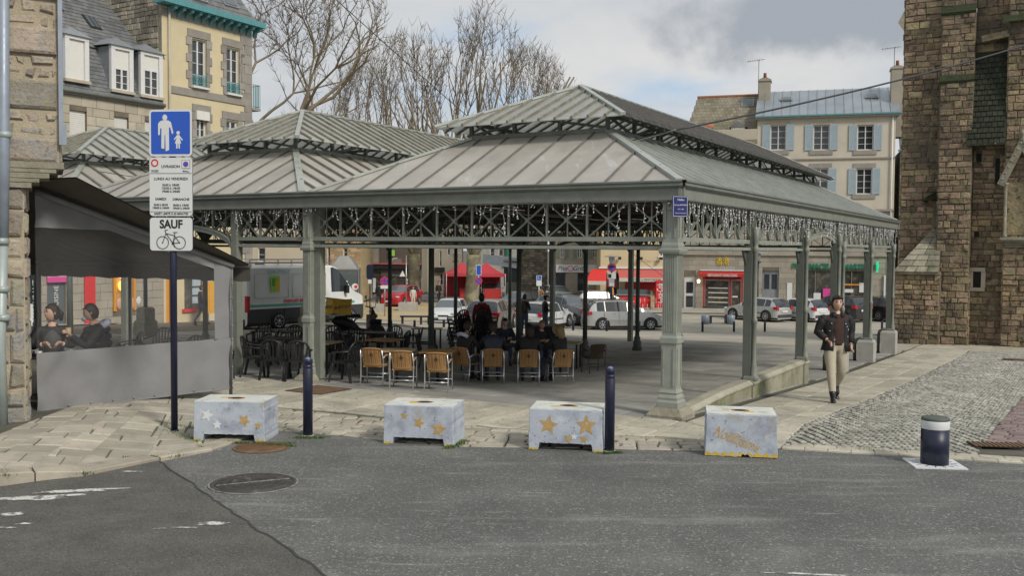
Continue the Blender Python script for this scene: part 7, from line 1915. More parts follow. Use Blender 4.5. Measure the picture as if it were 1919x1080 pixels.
 for t in axles:
  for s in (1,-1):
   x=-L/2+L*t;arch=MB();y=s*(hw-.005);n=20
   V=[(x+cos(pi*i/n)*(R_+.075),y+s*.006,R_+sin(pi*i/n)*(R_+.07))for i in range(n+1)]
   arch.add([(x,y+s*.006,R_-.12)]+[(x-R_-.075,y+s*.006,R_-.14)]+V[::-1]+[(x+R_+.075,y+s*.006,R_-.14)],[tuple(range(n+4))if s<0 else tuple(range(n+3,-1,-1))],'black_matte' if not van and kind!='suv' else 'plastic_grey');o_parts.append(('wheel_arch',arch))
   wm=MB();prof=[(R_*.62,-.11),(R_*.93,-.11),(R_,-.07),(R_,.07),(R_*.93,.11),(R_*.62,.11)]
   st=len(wm.v);wm.lathe(prof,22,k='tyre');wm.xf(Matrix.Translation((x,s*(hw-.06),R_))@Matrix.Rotation(pi/2,4,'X'),st);
   rm=MB();rm.lathe([(R_*.64,.06),(R_*.64,.085),(R_*.58,.08),(R_*.56,.03),(0,.03)],18,k='rim' if True else low);
   for q in range(7):a=2*pi*q/7;rm.beam((cos(a)*.03,sin(a)*.03,.065),(cos(a)*R_*.58,sin(a)*R_*.58,.07),.045,.02,'rim')
   rm.lathe([(.05,.06),(.045,.085),(0,.09)],10,k='rim');dk=MB();dk.lathe([(R_*.57,.031),(R_*.57,.034),(0,.034)],16,k='black_matte');rm.join(dk)
   rm.xf(Matrix.Translation((x,s*(hw-.025),R_))@Matrix.Rotation(-s*pi/2,4,'X'));wheels.append((wm,rm))
 xr,xf=-L/2,L/2
 for s in (1,-1):
  m=MB();hz=(.50 if not van else .36)*Ht
  if van:m.box((xr-.005,s*(hw-.10),.42*Ht),(.05,.14,.62),'tail_red');m.box((xr+.03,s*(hw-.012),.42*Ht),(.1,.04,.6),'tail_red')
  else:m.prism([(-.12,-.13),(.11,-.10),(.12,.14),(-.06,.10)][::1],(xr-.0,s*(hw*.80),.575*Ht),(0,1,0),(0,0,1),-.03,'tail_red');m.box((xr+.12,s*(hw*.955),.585*Ht),(.22,.05,.16),'tail_red')
  o_parts.append(('tail_light',m));m=MB()
  m.ball((xf-(.10 if not van else .18),s*hw*.72,(.46 if not van else .40)*Ht),.17,'headlamp',12,6,(.75,1.,.42 if not van else 1.1));o_parts.append(('headlight',m))
  m=MB();mx=xr+L*(.64 if not van else .80);m.box((mx,s*(hw+.10),(.66 if not van else .60)*Ht),(.12,.2,.13 if not van else .32),paint if not van else 'black_matte');m.beam((mx,s*hw*.93,.63*Ht),(mx,s*(hw+.05),.65*Ht),.05,.05,'black_matte');o_parts.append(('mirror',m))
  if not van:
   for t in (.22,.39,.555):
    w_=hw*ip(wtab,t);x=xr+L*t;m=MB();m.beam((x,s*w_*.972,ip(belt,t)*Ht),(x-.03,s*w_*.765,ip(top,t)*Ht-.06),.05 if t!=.39 else .07,.012,'black_matte' if t==.39 else paint,up=(0,s,.3));o_parts.append(('window_pillar',m))
   m=MB();
   for t in (.205,.395,.60):m.box((xr+L*t,s*(hw+.002),.42*Ht),(.012,.006,.38*Ht),'black_matte')
   m.box((xr+L*.40,s*(hw+.006),.36*Ht),(L*.42,.02,.05),paint if kind!='hatch' else low)
   for t in (.36,.56):m.box((xr+L*t-.1,s*(hw+.01),.57*Ht),(.17,.03,.03),paint)
   o_parts.append(('door_trim',m))
 m=MB();m.box((xr+.02,0,.24*Ht if not van else .12*Ht),(.1,Wd*.80,.13*Ht),paint if kind in ('mono','wagon')else low);o_parts.append(('bumper',m))
 m=MB();m.box((xf-.05,0,.22*Ht if not van else .14*Ht),(.12,Wd*.68,.12*Ht),low);m.box((xf-.02,0,.36*Ht),(.06,Wd*.36,.06*Ht),'black_matte');o_parts.append(('grille',m))
 m=MB();m.box((xr-.035,0,.44*Ht if not van else .24*Ht),(.02,.52,.12),plate);o_parts.append(('number_plate',m))
 m=MB();m.box((xf+.02,0,.25*Ht if not van else .15*Ht),(.02,.52,.11),front_plate);o_parts.append(('number_plate',m))
 if not van:m=MB();m.beam((xr-.01,0,.74*Ht),(xr+.02,.34,.70*Ht),.02,.03,'black_matte');o_parts.append(('rear_wiper',m))
 if kind in ('mono','suv','wagon')and not van:
  for s in (1,-1):m=MB();m.beam((xr+L*.14,s*hw*.68,Ht+.02),(xr+L*.52,s*hw*.68,Ht+.02),.03,.03,'black_matte');o_parts.append(('roof_rail',m))
 return o_parts,wheels
def car(px,D,yaw,dims,paint,label,kind='hatch',cat='car',group='cars parked round the square',name='parked_car',**k):
 x=(px-959.5)/1810*D;o=thing(name,label,cat,(x,D,g(x,D)+.01),radians(yaw),group)
 parts,wheels=car_proto(*dims,paint,kind,**k)
 for n_,m in parts:m.build(n_,o)
 for wm,rm in wheels:w_=wm.build('wheel',o);rm.build('rim',w_)
 return o
car(1168,53,9,(4.35,1.84,1.63),'car_silver','silver people carrier parked side-on behind the hall columns','mono')
car(1066,57,-48,(4.5,1.84,1.68),'car_grey','grey blue estate car with roof rails parked nose toward the camera','suv')
car(1022,52.5,62,(4.1,1.78,1.46),'car_white','white hatchback seen from behind beside the two standing men','hatch')
car(921,46,78,(4.0,1.72,1.50),'car_champagne','beige car with a yellow rear number plate behind the stacked chairs','hatch',plate='plate_yellow')
car(843,56,-98,(3.7,1.62,1.38),'car_white','small old white hatchback facing the camera at the sandy square','hatch',low='plastic_grey')
car(921,84,-85,(4.0,1.7,1.45),'car_white','white car parked far off before the right red gazebo')
car(972,67,-125,(4.3,1.8,1.45),'car_dark','dark car parked beyond the men, nose toward the camera','hatch')
car(1043,78,-75,(4.2,1.78,1.45),'car_silver','silver car parked before the grill house')
car(751,74,-108,(4.4,1.85,1.55),'car_red','red car parked beside the concrete planter under the plane tree','suv',low='car_red')
car(1420,61,128,(4.15,1.72,1.46),'car_silver','silver hatchback before the Chinese restaurant with tall red tail lights','hatch')
car(1496,61,124,(3.8,1.65,1.42),'car_white','white small hatchback between the silver hatchback and the walking man','hatch')
car(1567,61.5,122,(4.3,1.8,1.62),'car_dark','black people carrier partly behind the walking man','mono')
car(1638,62,112,(4.5,1.8,1.48),'car_dark','dark estate car at the right end of the parked row','wagon')
car(1129,69,14,(4.3,1.8,1.45),'car_champagne','beige car parked behind the silver people carrier by the pizza counter','hatch')
car(1672,70,100,(4.3,1.8,1.45),'car_grey','grey car half hidden behind the last hall columns','hatch')
# van
vx,vD=-9.75,43.3;vo=thing('white_van','tall white delivery van with a teal stripe and red slogan, roof rack and ladder','van',(vx,vD,g(vx,vD)+.01),radians(51),None,1.1)
parts,wheels=car_proto(6.0,2.05,2.52,'van_white','van',van=True)
for n_,m in parts:m.build(n_,vo)
for wm,rm in wheels:w_=wm.build('wheel',vo);rm.build('rim',w_)
yS=-1.025
m=MB();m.box((-.3,yS-.008,.98),(5.2,.012,.10),'teal');m.build('stripe',vo)
m=MB();m.box((-.2,yS-.012,.62),(2.2,.03,.36),'plastic_grey');m.build('side_moulding',vo)
for (x0,x1_,z0,z1_)in ((-2.7,-1.1,1.28,2.2),(-.9,.75,1.28,2.2)):
 m=MB();
 for a,b,c,d in ((x0,x1_,z0,z0),(x0,x1_,z1_,z1_),(x0,x0,z0,z1_),(x1_,x1_,z0,z1_)):m.beam((a,yS-.002,c),(b,yS-.002,d),.02,.012,'steel')
 m.build('panel_crease',vo)
VT=lambda x,z:FR((x,yS-.012,z),(1,0,0))
text("ENERGIES RENOUVELABLES",.17,VT(-.3,1.12),'sign_red',vo,.002,bold=.004);text("D",.75,VT(-.15,1.85),'ink',vo,.002,shear=.5);text("CHAUFFAGE",.2,VT(-1.6,2.28),'teal',vo,.002)
text("CHAUFFAGE",.17,FR((-3.02,.35,2.2),(0,-1,0)),'teal',vo,.002);text("PLOMBERIE - GAZ",.12,FR((-3.03,.35,1.55),(0,-1,0)),'teal',vo,.002)
m=MB();m.box((-1.75,yS-.012,1.8),(.42,.01,.62),'lime');m.box((-1.68,yS-.018,1.78),(.2,.01,.5),'plate_yellow');m.box((-1.83,yS-.018,1.88),(.16,.01,.3),'green_panel');m.build('picture_sticker',vo)
m=MB();m.prism([(0,0),(.32,0),(.16,.26)],(-3.03,.75,1.72),(0,-1,0),(0,0,1),.006,'green_panel');m.prism([(0,0),(.22,-.04),(.12,.12)],(-3.035,.45,1.7),(0,-1,0),(0,0,1),.006,'sign_red');m.build('rear_sticker',vo)
m=MB();m.box((-3.015,0,1.3),(.02,.02,2.2),'black_matte');m.box((-3.02,-.15,1.05),(.03,.05,.2),'black_matte');m.build('door_gap',vo)
m=MB()
for s in (-1,1):m.beam((-3.08,.55+s*.17,.45),(-3.08,.55+s*.17,2.6),.03,.03,'steel')
for i in range(8):m.beam((-3.08,.38,.6+i*.27),(-3.08,.72,.6+i*.27),.025,.025,'steel')
m.build('ladder',vo)
m=MB()
for s in (-1,1):m.beam((-2.8,s*.85,2.62),(1.2,s*.85,2.62),.04,.04,'steel');m.beam((-2.8,s*.85,2.74),(1.2,s*.85,2.74),.03,.03,'steel')
for i in range(7):m.beam((-2.8+i*.66,-.85,2.6),(-2.8+i*.66,.85,2.6),.04,.04,'steel');m.beam((-2.8+i*.66,-.85,2.52),(-2.8+i*.66,-.85,2.74),.03,.03,'steel')
m.build('roof_rack',vo)
# ---- scooter with a crate
sx_,sD=(673-959.5)/1810*34,34;so=thing('delivery_scooter','black scooter with a tilted yellow crate on its rack beside the van','scooter',(sx_,sD,g(sx_,sD)),radians(35),None,1.1)
def wheel_part(x,R_,w_,name='wheel'):
 m=MB();m.lathe([(R_*.6,-w_),(R_*.95,-w_),(R_,-w_*.4),(R_,w_*.4),(R_*.95,w_),(R_*.6,w_)],18,k='tyre');m.xf(Matrix.Translation((x,0,R_))@Matrix.Rotation(pi/2,4,'X'));o=m.build(name,so)
 m=MB();m.lathe([(R_*.6,-.03),(R_*.6,.03)],14,k='rim');m.xf(Matrix.Translation((x,0,R_))@Matrix.Rotation(pi/2,4,'X'));m.build('rim',o)
wheel_part(-.62,.27,.06);wheel_part(.66,.27,.05)
m=MB();m.sm=True
def lofty(m,pts,k,n=12):
 V=[]
 for (x,z,ry,rz_)in pts:
  for j in range(n):a=2*pi*j/n;V.append((x,cos(a)*ry,z+sin(a)*rz_))
 o_=m.sm;m.sm=True;m.add(V,[(i*n+j,i*n+(j+1)%n,(i+1)*n+(j+1)%n,(i+1)*n+j)for i in range(len(pts)-1)for j in range(n)],k);m.sm=o_
lofty(m,[(-.95,.72,.03,.04),(-.85,.70,.13,.12),(-.5,.62,.17,.2),(-.2,.5,.17,.2),(.0,.34,.17,.12),(.35,.32,.16,.08)],'black_plastic');m.build('tail_fairing',so)
m=MB();lofty(m,[(.30,.30,.16,.08),(.42,.5,.2,.2),(.50,.8,.19,.2),(.46,1.0,.12,.1),(.42,1.08,.04,.04)],'black_plastic');m.ball((.58,0,.82),.10,'headlamp',10,6,(.6,1.2,.8));m.build('front_fairing',so)
m=MB();m.box((-.4,0,.85),(.75,.28,.10),'black_matte');m.build('seat',so)
m=MB();m.tube([(.66,0,.27),(.50,0,.9),(.42,0,1.1)],.03,8,'steel');m.tube([(.38,-.34,1.12),(.44,0,1.1),(.38,.34,1.12)],.018,8,'black_matte');m.build('handlebar',so)
for s in (-1,1):m=MB();m.tube([(.42,s*.28,1.12),(.42,s*.36,1.36)],.01,5,'black_matte');m.ball((.42,s*.38,1.42),.075,'sign_white',10,6,(.4,1.1,.9));m.build('mirror',so)
m=MB();m.tube([(-.25,-.16,.3),(-.6,-.2,.3),(-.98,-.2,.4)],[.03,.05,.06],8,'steel');m.build('exhaust',so)
m=MB();m.box((-.8,0,.9),(.5,.35,.03),'steel');m.build('rack',so)
m=MB();Mx=Matrix.Rotation(.12,3,'Y')@Matrix.Rotation(-.08,3,'X');cc=Vector((-.72,0,1.16));w2,d2,h2=.62,.52,.46
m.box(cc+Vector((0,0,-h2/2)),(w2,d2,.03),'crate_yellow',mtx=Mx)
for s in (-1,1):m.box(cc+Vector((0,s*d2/2,0)),(w2,.025,h2),'crate_yellow',mtx=Mx);m.box(cc+Vector((s*w2/2,0,0)),(.025,d2,h2),'crate_yellow',mtx=Mx)
for s in (-1,1):m.box(cc+Vector((0,s*(d2/2+.01),h2/2)),(w2+.04,.04,.05),'crate_yellow',mtx=Mx)
m.box(cc+Vector((0,0,h2/2-.03)),(w2-.04,d2-.04,.04),'tarp',mtx=Mx);crate=m.build('crate',so)
text("06 38 11 24 17",.14,FR(cc+Vector((0,-d2/2-.03,0)),(1,0,.1)),'seam',crate,.002,bold=.002,width=.52)
text("06 38 11 24 17",.14,FR(cc+Vector((-w2/2-.03,0,0)),(0,-1,.05)),'seam',crate,.002,bold=.002,width=.46)
# ================================================================ STREET FURNITURE
def at(px,D):x=(px-959.5)/1810*D;return Vector((x,D,g(x,D)))
def simple(name,label,cat,px,D,group=None,rz=0.):return thing(name,label,cat,at(px,D),rz,group)
gp_=simple('concrete_post','short round pale concrete post beside the navy litter bin','post',694,34.5);MB().lathe([(.15,0),(.15,.95),(.13,.97)],16,k='concrete').build('shaft',gp_)
bn=simple('litter_bin','tapered navy litter bin beside the pale concrete post','litter bin',704,34);m=MB();m.lathe([(.17,0),(.21,.74),(.22,.76),(.22,.82),(.19,.82),(.17,.76)],18,k='navy');m.build('body',bn)
def bench(px,D,rz,label,L_=1.9):
 o=simple('bench',label,'bench',px,D,'low navy benches round the square',rz)
 MB().box((0,0,.42),(L_,.42,.07),'navy').build('seat',o)
 for x in (-L_/2+.12,L_*.2,):MB().box((x,0,.2),(.09,.34,.38),'navy').build('leg',o)
 MB().box((L_/2-.08,0,.2),(.09,.34,.38),'navy').build('leg',o)
bench(778,50,.0,'long low navy bench at the edge of the sandy square',1.55);bench(1352,58,.05,'low dark bench in front of the Chinese restaurant',1.5)
for px,D,lb in ((1323,57.5,'round grey bin left of the bench before the restaurant'),(1371,57.5,'round grey bin right of the bench before the restaurant')):
 o=simple('litter_bin',lb,'litter bin',px,D);MB().lathe([(.24,0),(.25,.5),(.22,.52)],14,k='pipe_blue').build('body',o)
bl=[(733,45,.30),(777,46.5,.33),(832,47,.4),(1075,49.5,.55),(1138,49.5,.55),(1199,49.5,.55),(1318,50.5,.55),(1377,51,.55),(1435,51.5,.55),(1603,53,.55),(1655,53.5,.55)]
names=['in front of the low navy bench, left','in front of the low navy bench, right','below the old white hatchback','beside the grey estate car wheel','before the rear wheel of the silver people carrier','before the front wheel of the silver people carrier','left of the restaurant bench','right of the restaurant bench','before the silver hatchback','behind the walking man','by the last hall column']
pm=MB();pm.lathe([(.06,0),(.06,.40),(.05,.425),(.02,.44)],12,k='navy');pme=pm.mesh('bollard_shaft')
for (px,D,h_),nmm in zip(bl,names):o=simple('small_bollard','small navy bollard '+nmm,'bollard',px,D,'small navy bollards edging the square');c=share('shaft',pme,o);c.scale=(1,1,h_/.44)
def lamp(px,D,py_top,label):
 o=simple('street_lamp',label,'street lamp',px,D,'navy street lamps');h_=EYE-(py_top-468)/1810*D-o.location.z
 MB().tube([(0,0,0),(0,0,h_-.65)],.06,10,'navy').build('pole',o)
 m=MB();m.lathe([(.08,h_-.66),(.22,h_-.60),(.24,h_-.56),(.1,h_-.54)],12,k='navy');m.build('collar',o)
 m=MB();m.lathe([(.10,h_-.54),(.2,h_-.1),(.14,h_)],12,k='lantern_glass');m.build('lantern',o)
 m=MB();m.lathe([(.22,h_-.02),(.5,h_-.0),(.45,h_+.03),(.06,h_+.1)],14,k='zinc_grey');m.build('lamp_cap',o);return o
lamp(853,70,476,'navy street lamp left of the second plane trunk');lamp(1420,62,471,'navy street lamp before the grey double door')
l3=lamp(1146,60,480,'navy street lamp carrying a no parking disc and two plates')
def sdisc(o,z,R_,kind,y=-.07):
 m=MB();disc(m,0,z,R_,y,'sign_red',24);disc(m,0,z,R_*.76,y-.003,'sign_blue',24);n_=[(-.6,.6,.6,-.6)]+([(.6,.6,-.6,-.6)]if kind=='stop' else [])
 for a,b,c,d in n_:m.beam((a*R_,y-.007,z+b*R_),(c*R_,y-.007,z+d*R_),.004,R_*.2,'sign_red',up=(1,0,1)if a<0 else (-1,0,1))
 m.build('no_parking_disc' if kind!='stop' else 'no_stopping_disc',o)
def zof(o,py):return EYE-(py-468)/1810*o.location.y-o.location.z
sdisc(l3,zof(l3,500),.28,'park');plate(l3,.52,.37,zof(l3,516),'sign_white',y=-.08,name='plate');m=MB();m.box((-.12,-.085,zof(l3,516)),(.2,.01,.24),'ink');m.build('symbol',l3)
plate(l3,.34,.45,zof(l3,529),'shutter_blue',y=-.08,name='plate');m=MB();m.box((0,-.085,zof(l3,532)),(.3,.01,.2),'sign_white');m.build('sticker',l3)
def signpost(px,D,top,label,k='steel'):
 o=simple('traffic_sign',label,'road sign',px,D);MB().tube([(0,0,0),(0,0,zof(o,top))],.035,8,k).build('pole',o);return o
s1=signpost(721,62,520,'no stopping disc with a small white plate beyond the hall columns');sdisc(s1,zof(s1,529),.30,'stop');plate(s1,.55,.22,zof(s1,540),'sign_white',y=-.08,name='plate')
s2=signpost(897,62,496,'square blue sign over a small no parking disc before the second plane trunk');plate(s2,.34,.66,zof(s2,507),'sign_blue',y=-.08,border='sign_white',name='panel');sdisc(s2,zof(s2,527),.24,'park')
s3=signpost(1010,64,516,'small blue pedestrian zone sign with a white plate before the stone tower');plate(s3,.36,.36,zof(s3,521),'sign_blue',y=-.08,border='sign_white',name='panel');plate(s3,.36,.34,zof(s3,531),'sign_white',y=-.08,name='plate')
m=MB();m.tube([(-.06,-.09,zof(s3,524)),(-.06,-.09,zof(s3,519))],.02,5,'sign_white');m.tube([(.06,-.09,zof(s3,524)),(.06,-.09,zof(s3,521))],.015,5,'sign_white');m.build('symbol',s3)
s4=signpost(693,60,498,'dark navy sign panel seen from behind on a thin pole','navy');m=MB();m.prism(rrect(.42,.92,.15),(0,0,zof(s4,512)),(1,0,0),(0,0,1),.05,'navy');m.build('panel',s4);plate(s4,.22,.26,zof(s4,530),'sign_white',name='plate')
s5=signpost(761,68,480,'grey pole with a street name arm and a white warning triangle','steel');m=MB();m.prism([(-.32,0),(.1,0),(-.1,.42)],(-.15,-.05,zof(s5,520)),(1,0,0),(0,0,1),.02,'sign_white');m.build('triangle',s5);m=MB();m.box((-.75,0,zof(s5,514)),(.6,.03,.14),'navy');m.build('name_arm',s5)
for px,D,w_,lb in ((708,66,.75,'low concrete block beside the no stopping disc'),(765,68,1.25,'large concrete planter beside the red car'),(863,68,.8,'low concrete block at the foot of the street lamp')):
 o=simple('concrete_planter',lb,'planter',px,D);m=MB();m.lathe([(w_/2,0),(w_/2,.55),(w_/2-.08,.55),(w_/2-.1,.48)],k='concrete',sq=True);m.build('body',o)
# free-standing square columns beyond the halls are the hall's own; overhead cables
def cable(p,q,sag,r,label,n=24,k='cable'):
 p,q=Vector(p),Vector(q);o=thing('overhead_cable',label,'cable',p,0);pts=[(q-p)*(i/n)+Vector((0,0,-4*sag*(i/n)*(1-i/n)))for i in range(n+1)]
 MB().tube(pts,r,6,k).build('wire',o);return o
cable(P(1960,72,26),P(1268,243,18.2),.12,.022,'thick black cable rising from the hall roof to the church at top right')
cable(P(1268,243,18.2),P(480,352-40,26.),.55,.012,'thin cable lying across the nearest hall roof',k='flash')
cable(P(618,-12,30),P(1245,560-40,62),.3,.014,'thin black cable slanting down in front of the bare trees')
cable(P(1270,243,18.1),P(100,303,27.),.85,.010,'thin cable sagging across all three hall roofs toward the left')
# ================================================================ PEOPLE
def lerp3(a,b,t):return tuple(a[i]+(b[i]-a[i])*t for i in range(3))
def head_mesh(mb,c,yaw=0.,pitch=0.,s=1.,skin='skin'):
 """face toward -Y before yaw"""
 n,m=22,18;V=[];Mx=Matrix.Translation(c)@Matrix.Rotation(yaw,4,'Z')@Matrix.Rotation(pitch,4,'X')@Matrix.Scale(s,4)
 for i in range(m+1):
  th=pi*i/m;z=cos(th)*.118;rr=sin(th)
  for j in range(n):
   a=2*pi*j/n;x=cos(a)*rr*.077;y=sin(a)*rr*.097
   f=max(0,-sin(a))
   low=max(0,-z/.118)
   x*=1-.30*low**1.3;
   if y>0:y*=1-.25*low
   if f>0:
    y+=.012*low*f*0
    y-=.024*math.exp(-((x/.013)**2))*math.exp(-(((z+.012)/.022)**2))*(f>.5)
    y+=.009*math.exp(-(((abs(x)-.031)/.014)**2))*math.exp(-(((z-.018)/.013)**2))
    y-=.006*math.exp(-((x/.022)**2))*math.exp(-(((z+.052)/.010)**2))
    y-=.007*math.exp(-((x/.022)**2))*math.exp(-(((z+.092)/.016)**2))
    y-=.004*math.exp(-(((z-.036)/.010)**2))*(abs(x)<.055)
   V.append((x,y,z))
 st=len(mb.v);o_=mb.sm;mb.sm=True
 mb.add(V,[(i*n+j,(i+1)*n+j,(i+1)*n+(j+1)%n,i*n+(j+1)%n)for i in range(m)for j in range(n)],skin)
 for sx in (-1,1):
  mb.ball((sx*.031,-.086,.018),.0105,'hair_dark',8,5,(1.6,.6,.75));mb.ball((sx*.032,-.091,.042),.012,'hair_dark',8,4,(2.0,.5,.38))
  mb.ball((sx*.079,.004,.0),.022,skin,8,6,(.35,.7,1.15))
 mb.ball((0,-.092,-.052),.012,'lips',8,5,(2.0,.6,.5))
 mb.sm=o_;mb.xf(Mx,st);return Mx
def hand_mesh(mb,w_,d,up,curl=.5,s=1.,side=1):
 """palm at wrist w_ pointing along d, palm normal up; five fingers"""
 d,up=Vector(d).normalized(),Vector(up);x=d.cross(up).normalized()*side;up=x.cross(d).normalized()*(1 if side>0 else -1)
 w_=Vector(w_);st=len(mb.v)
 mb.tube([w_-d*.01,w_+d*.03*s,w_+d*.07*s,w_+d*.09*s],[.024*s,.036*s,.040*s,.032*s],10,'skin')
 # flatten palm
 for i in range(st,len(mb.v)):
  p=Vector(mb.v[i])-w_;p-=up*p.dot(up)*.5;mb.v[i]=tuple(w_+p)
 for f,(off,ln)in enumerate(((-.028,.070),(-.010,.080),(.009,.075),(.027,.058))):
  p0=w_+d*.080*s+x*off*s;a=curl;p1=p0+(d*cos(a*.4)-up*sin(a*.4))*ln*.42*s;p2=p1+(d*cos(a*1.2)-up*sin(a*1.2))*ln*.33*s;p3=p2+(d*cos(a*2.1)-up*sin(a*2.1))*ln*.27*s
  mb.tube([p0,p1,p2,p3],[.0095*s,.009*s,.008*s,.0065*s],6,'skin')
 p0=w_+d*.03*s-x*.03*s;mb.tube([p0,p0+(d*.6-x*.8-up*.3)*.035*s,p0+(d*1.3-x*.9-up*.6)*.05*s],[.012*s,.010*s,.008*s],6,'skin')
def body(J,R_,mats,fat=1.,sub=1):
 """J joints dict ; returns a mesh with per-bone materials"""
 B=[('pel','wai'),('wai','che'),('che','nb'),('nb','nk')]
 for s in 'LR':B+=[('pel','hip'+s),('hip'+s,'kne'+s),('kne'+s,'ank'+s),('ank'+s,'toe'+s),('che','sho'+s),('sho'+s,'elb'+s),('elb'+s,'wri'+s)]
 names=['pel']+[n for n in J if n!='pel'];V=[];rad=[];E=[];idx={}
 for n in names:idx[n]=len(V);V.append(Vector(J[n]));rad.append(R_[n.rstrip('LR')if n[-1]in 'LR' else n])
 for a,b in B:
  prev=idx[a];n_=3 if (J[a]is not None and (Vector(J[a])-Vector(J[b])).length>.25)else 1
  for i in range(1,n_):
   t=i/n_;V.append(Vector(J[a]).lerp(Vector(J[b]),t));ra,rb=rad[idx[a]],rad[idx[b]];bul=1.08 if (b[:3]in ('kne','ank')and i==1)else 1.
   rad.append(tuple((ra[k]+(rb[k]-ra[k])*t)*bul for k in (0,1)));E.append((prev,len(V)-1));prev=len(V)-1
  E.append((prev,idx[b]))
 me=bpy.data.meshes.new('b');me.from_pydata(V,E,[]);o=bpy.data.objects.new('b',me)
 o.modifiers.new('skin','SKIN').use_smooth_shade=True
 if not me.skin_vertices:return None
 sv=me.skin_vertices[0].data
 for i,r in enumerate(rad):sv[i].radius=(r[0]*fat,r[1]*fat);sv[i].use_root=(i==0)
 ss=o.modifiers.new('sub','SUBSURF');ss.levels=ss.render_levels=sub
 res=evaluated(o);bpy.data.objects.remove(o)
 mb=MB();mb.sm=True;vs=[v.co.copy()for v in res.vertices]
 segs_=[(Vector(J[a]),Vector(J[b]),(a,b))for a,b in B]
 def kof(c):
  best=None;bd=9
  for p,q,nm in segs_:
   d=q-p;t=max(0,min(1,(c-p).dot(d)/max(1e-6,d.length_squared)));e=(p+d*t-c).length
   if e<bd:bd=e;best=(nm,t)
  (a,b),t=best
  if b=='nk' and t>.4:return 'skin'
  if b[:3]=='toe' or (b[:3]=='ank' and t>mats.get('cuff',.88)):return mats['shoe']
  if b[:3]in ('kne','ank','hip')or (b=='wai' and t<mats.get('hem',.35)):return mats['leg']
  if b[:3]=='wri' and t>.9:return 'skin'
  return mats['top']
 base=len(mb.v);mb.v.extend([tuple(v)for v in vs])
 for p in res.polygons:
  mb.mat(kof(p.center));mb.f.append([base+i for i in p.vertices]);mb.m.append(mb.cur);mb.r.append(.5);mb.smooth.append(True)
 return mb
RAD=dict(pel=(.16,.12),wai=(.145,.11),che=(.175,.125),nb=(.085,.08),nk=(.055,.058),hip=(.098,.098),kne=(.064,.064),ank=(.042,.045),toe=(.04,.032),sho=(.072,.07),elb=(.050,.050),wri=(.034,.034))
STAND=dict(pel=(0,0,.95),wai=(0,0,1.10),che=(0,0,1.30),nb=(0,.01,1.47),nk=(0,-.005,1.56),hipL=(-.09,0,.90),kneL=(-.10,-.01,.50),ankL=(-.10,.02,.09),toeL=(-.11,-.14,.04),hipR=(.09,0,.90),kneR=(.10,-.01,.50),ankR=(.10,.02,.09),toeR=(.11,-.14,.04),
   shoL=(-.18,.01,1.42),elbL=(-.24,.03,1.14),wriL=(-.22,-.08,.92),shoR=(.18,.01,1.42),elbR=(.24,.03,1.14),wriR=(.22,-.08,.92))
def SEAT(arm='table',leanf=.06):
 y=-leanf
 J=dict(pel=(0,0,.50),wai=(0,0,.64),che=(0,y*.6,.83),nb=(0,y,1.0),nk=(0,y-.03,1.09),hipL=(-.10,-.03,.48),kneL=(-.13,-.44,.50),ankL=(-.12,-.40,.09),toeL=(-.12,-.55,.04),hipR=(.10,-.03,.48),kneR=(.13,-.44,.50),ankR=(.12,-.42,.09),toeR=(.13,-.57,.04))
 if arm=='table':J.update(shoL=(-.19,y,.96),elbL=(-.27,y-.16,.72),wriL=(-.12,y-.36,.78),shoR=(.19,y,.96),elbR=(.27,y-.16,.72),wriR=(.12,y-.36,.78))
 else:J.update(shoL=(-.19,y,.96),elbL=(-.26,y-.17,.72),wriL=(-.07,y-.33,.88),shoR=(.19,y,.96),elbR=(.26,y-.17,.72),wriR=(.05,y-.33,.88))
 return J
def hair(parent,Mx,k,style='short'):
 m=MB();m.sm=True;n,q=20,12;V=[]
 for i in range(q+1):
  th=pi*.80*i/q
  for j in range(n):
   a=2*pi*j/n;z=cos(th)*.130+.004;rr=sin(th);x=cos(a)*rr*.085;y=sin(a)*rr*.106+.006
   fr=max(0,-sin(a))
   zl_=.078 if fr>.35 else .055
   if fr>.15 and z<zl_:z=zl_+(z-zl_)*(0.05 if fr>.35 else .5);y=max(y,-.098)
   w_=.006*sin(a*7+i)*(1 if style!='smooth' else .3);V.append((x*(1+w_*4),y,z+w_))
 m.add(V,[(i*n+j,(i+1)*n+j,(i+1)*n+(j+1)%n,i*n+(j+1)%n)for i in range(q)for j in range(n)],k)
 if style=='long':m.tube([(0,.07,.05),(0,.10,-.05),(0,.09,-.16),(0,.07,-.24)],[.085,.10,.095,.06],10,k)
 if style=='bun':m.tube([(0,.09,.02),(0,.13,-.02),(0,.13,-.12)],[.035,.045,.02],8,k)
 if style=='wavy':
  for i in range(9):a=pi*(.04+.92*i/8);m.ball((cos(a)*.082,sin(a)*.085,-.01+.02*sin(i*2)),.030,k,8,6)
  for i in range(7):m.ball((-.06+i*.02,-.062+abs(i-3)*.008,.108-abs(i-3)*.007),.028,k,8,6)
 m.xf(Mx);return m.build('hair',parent)
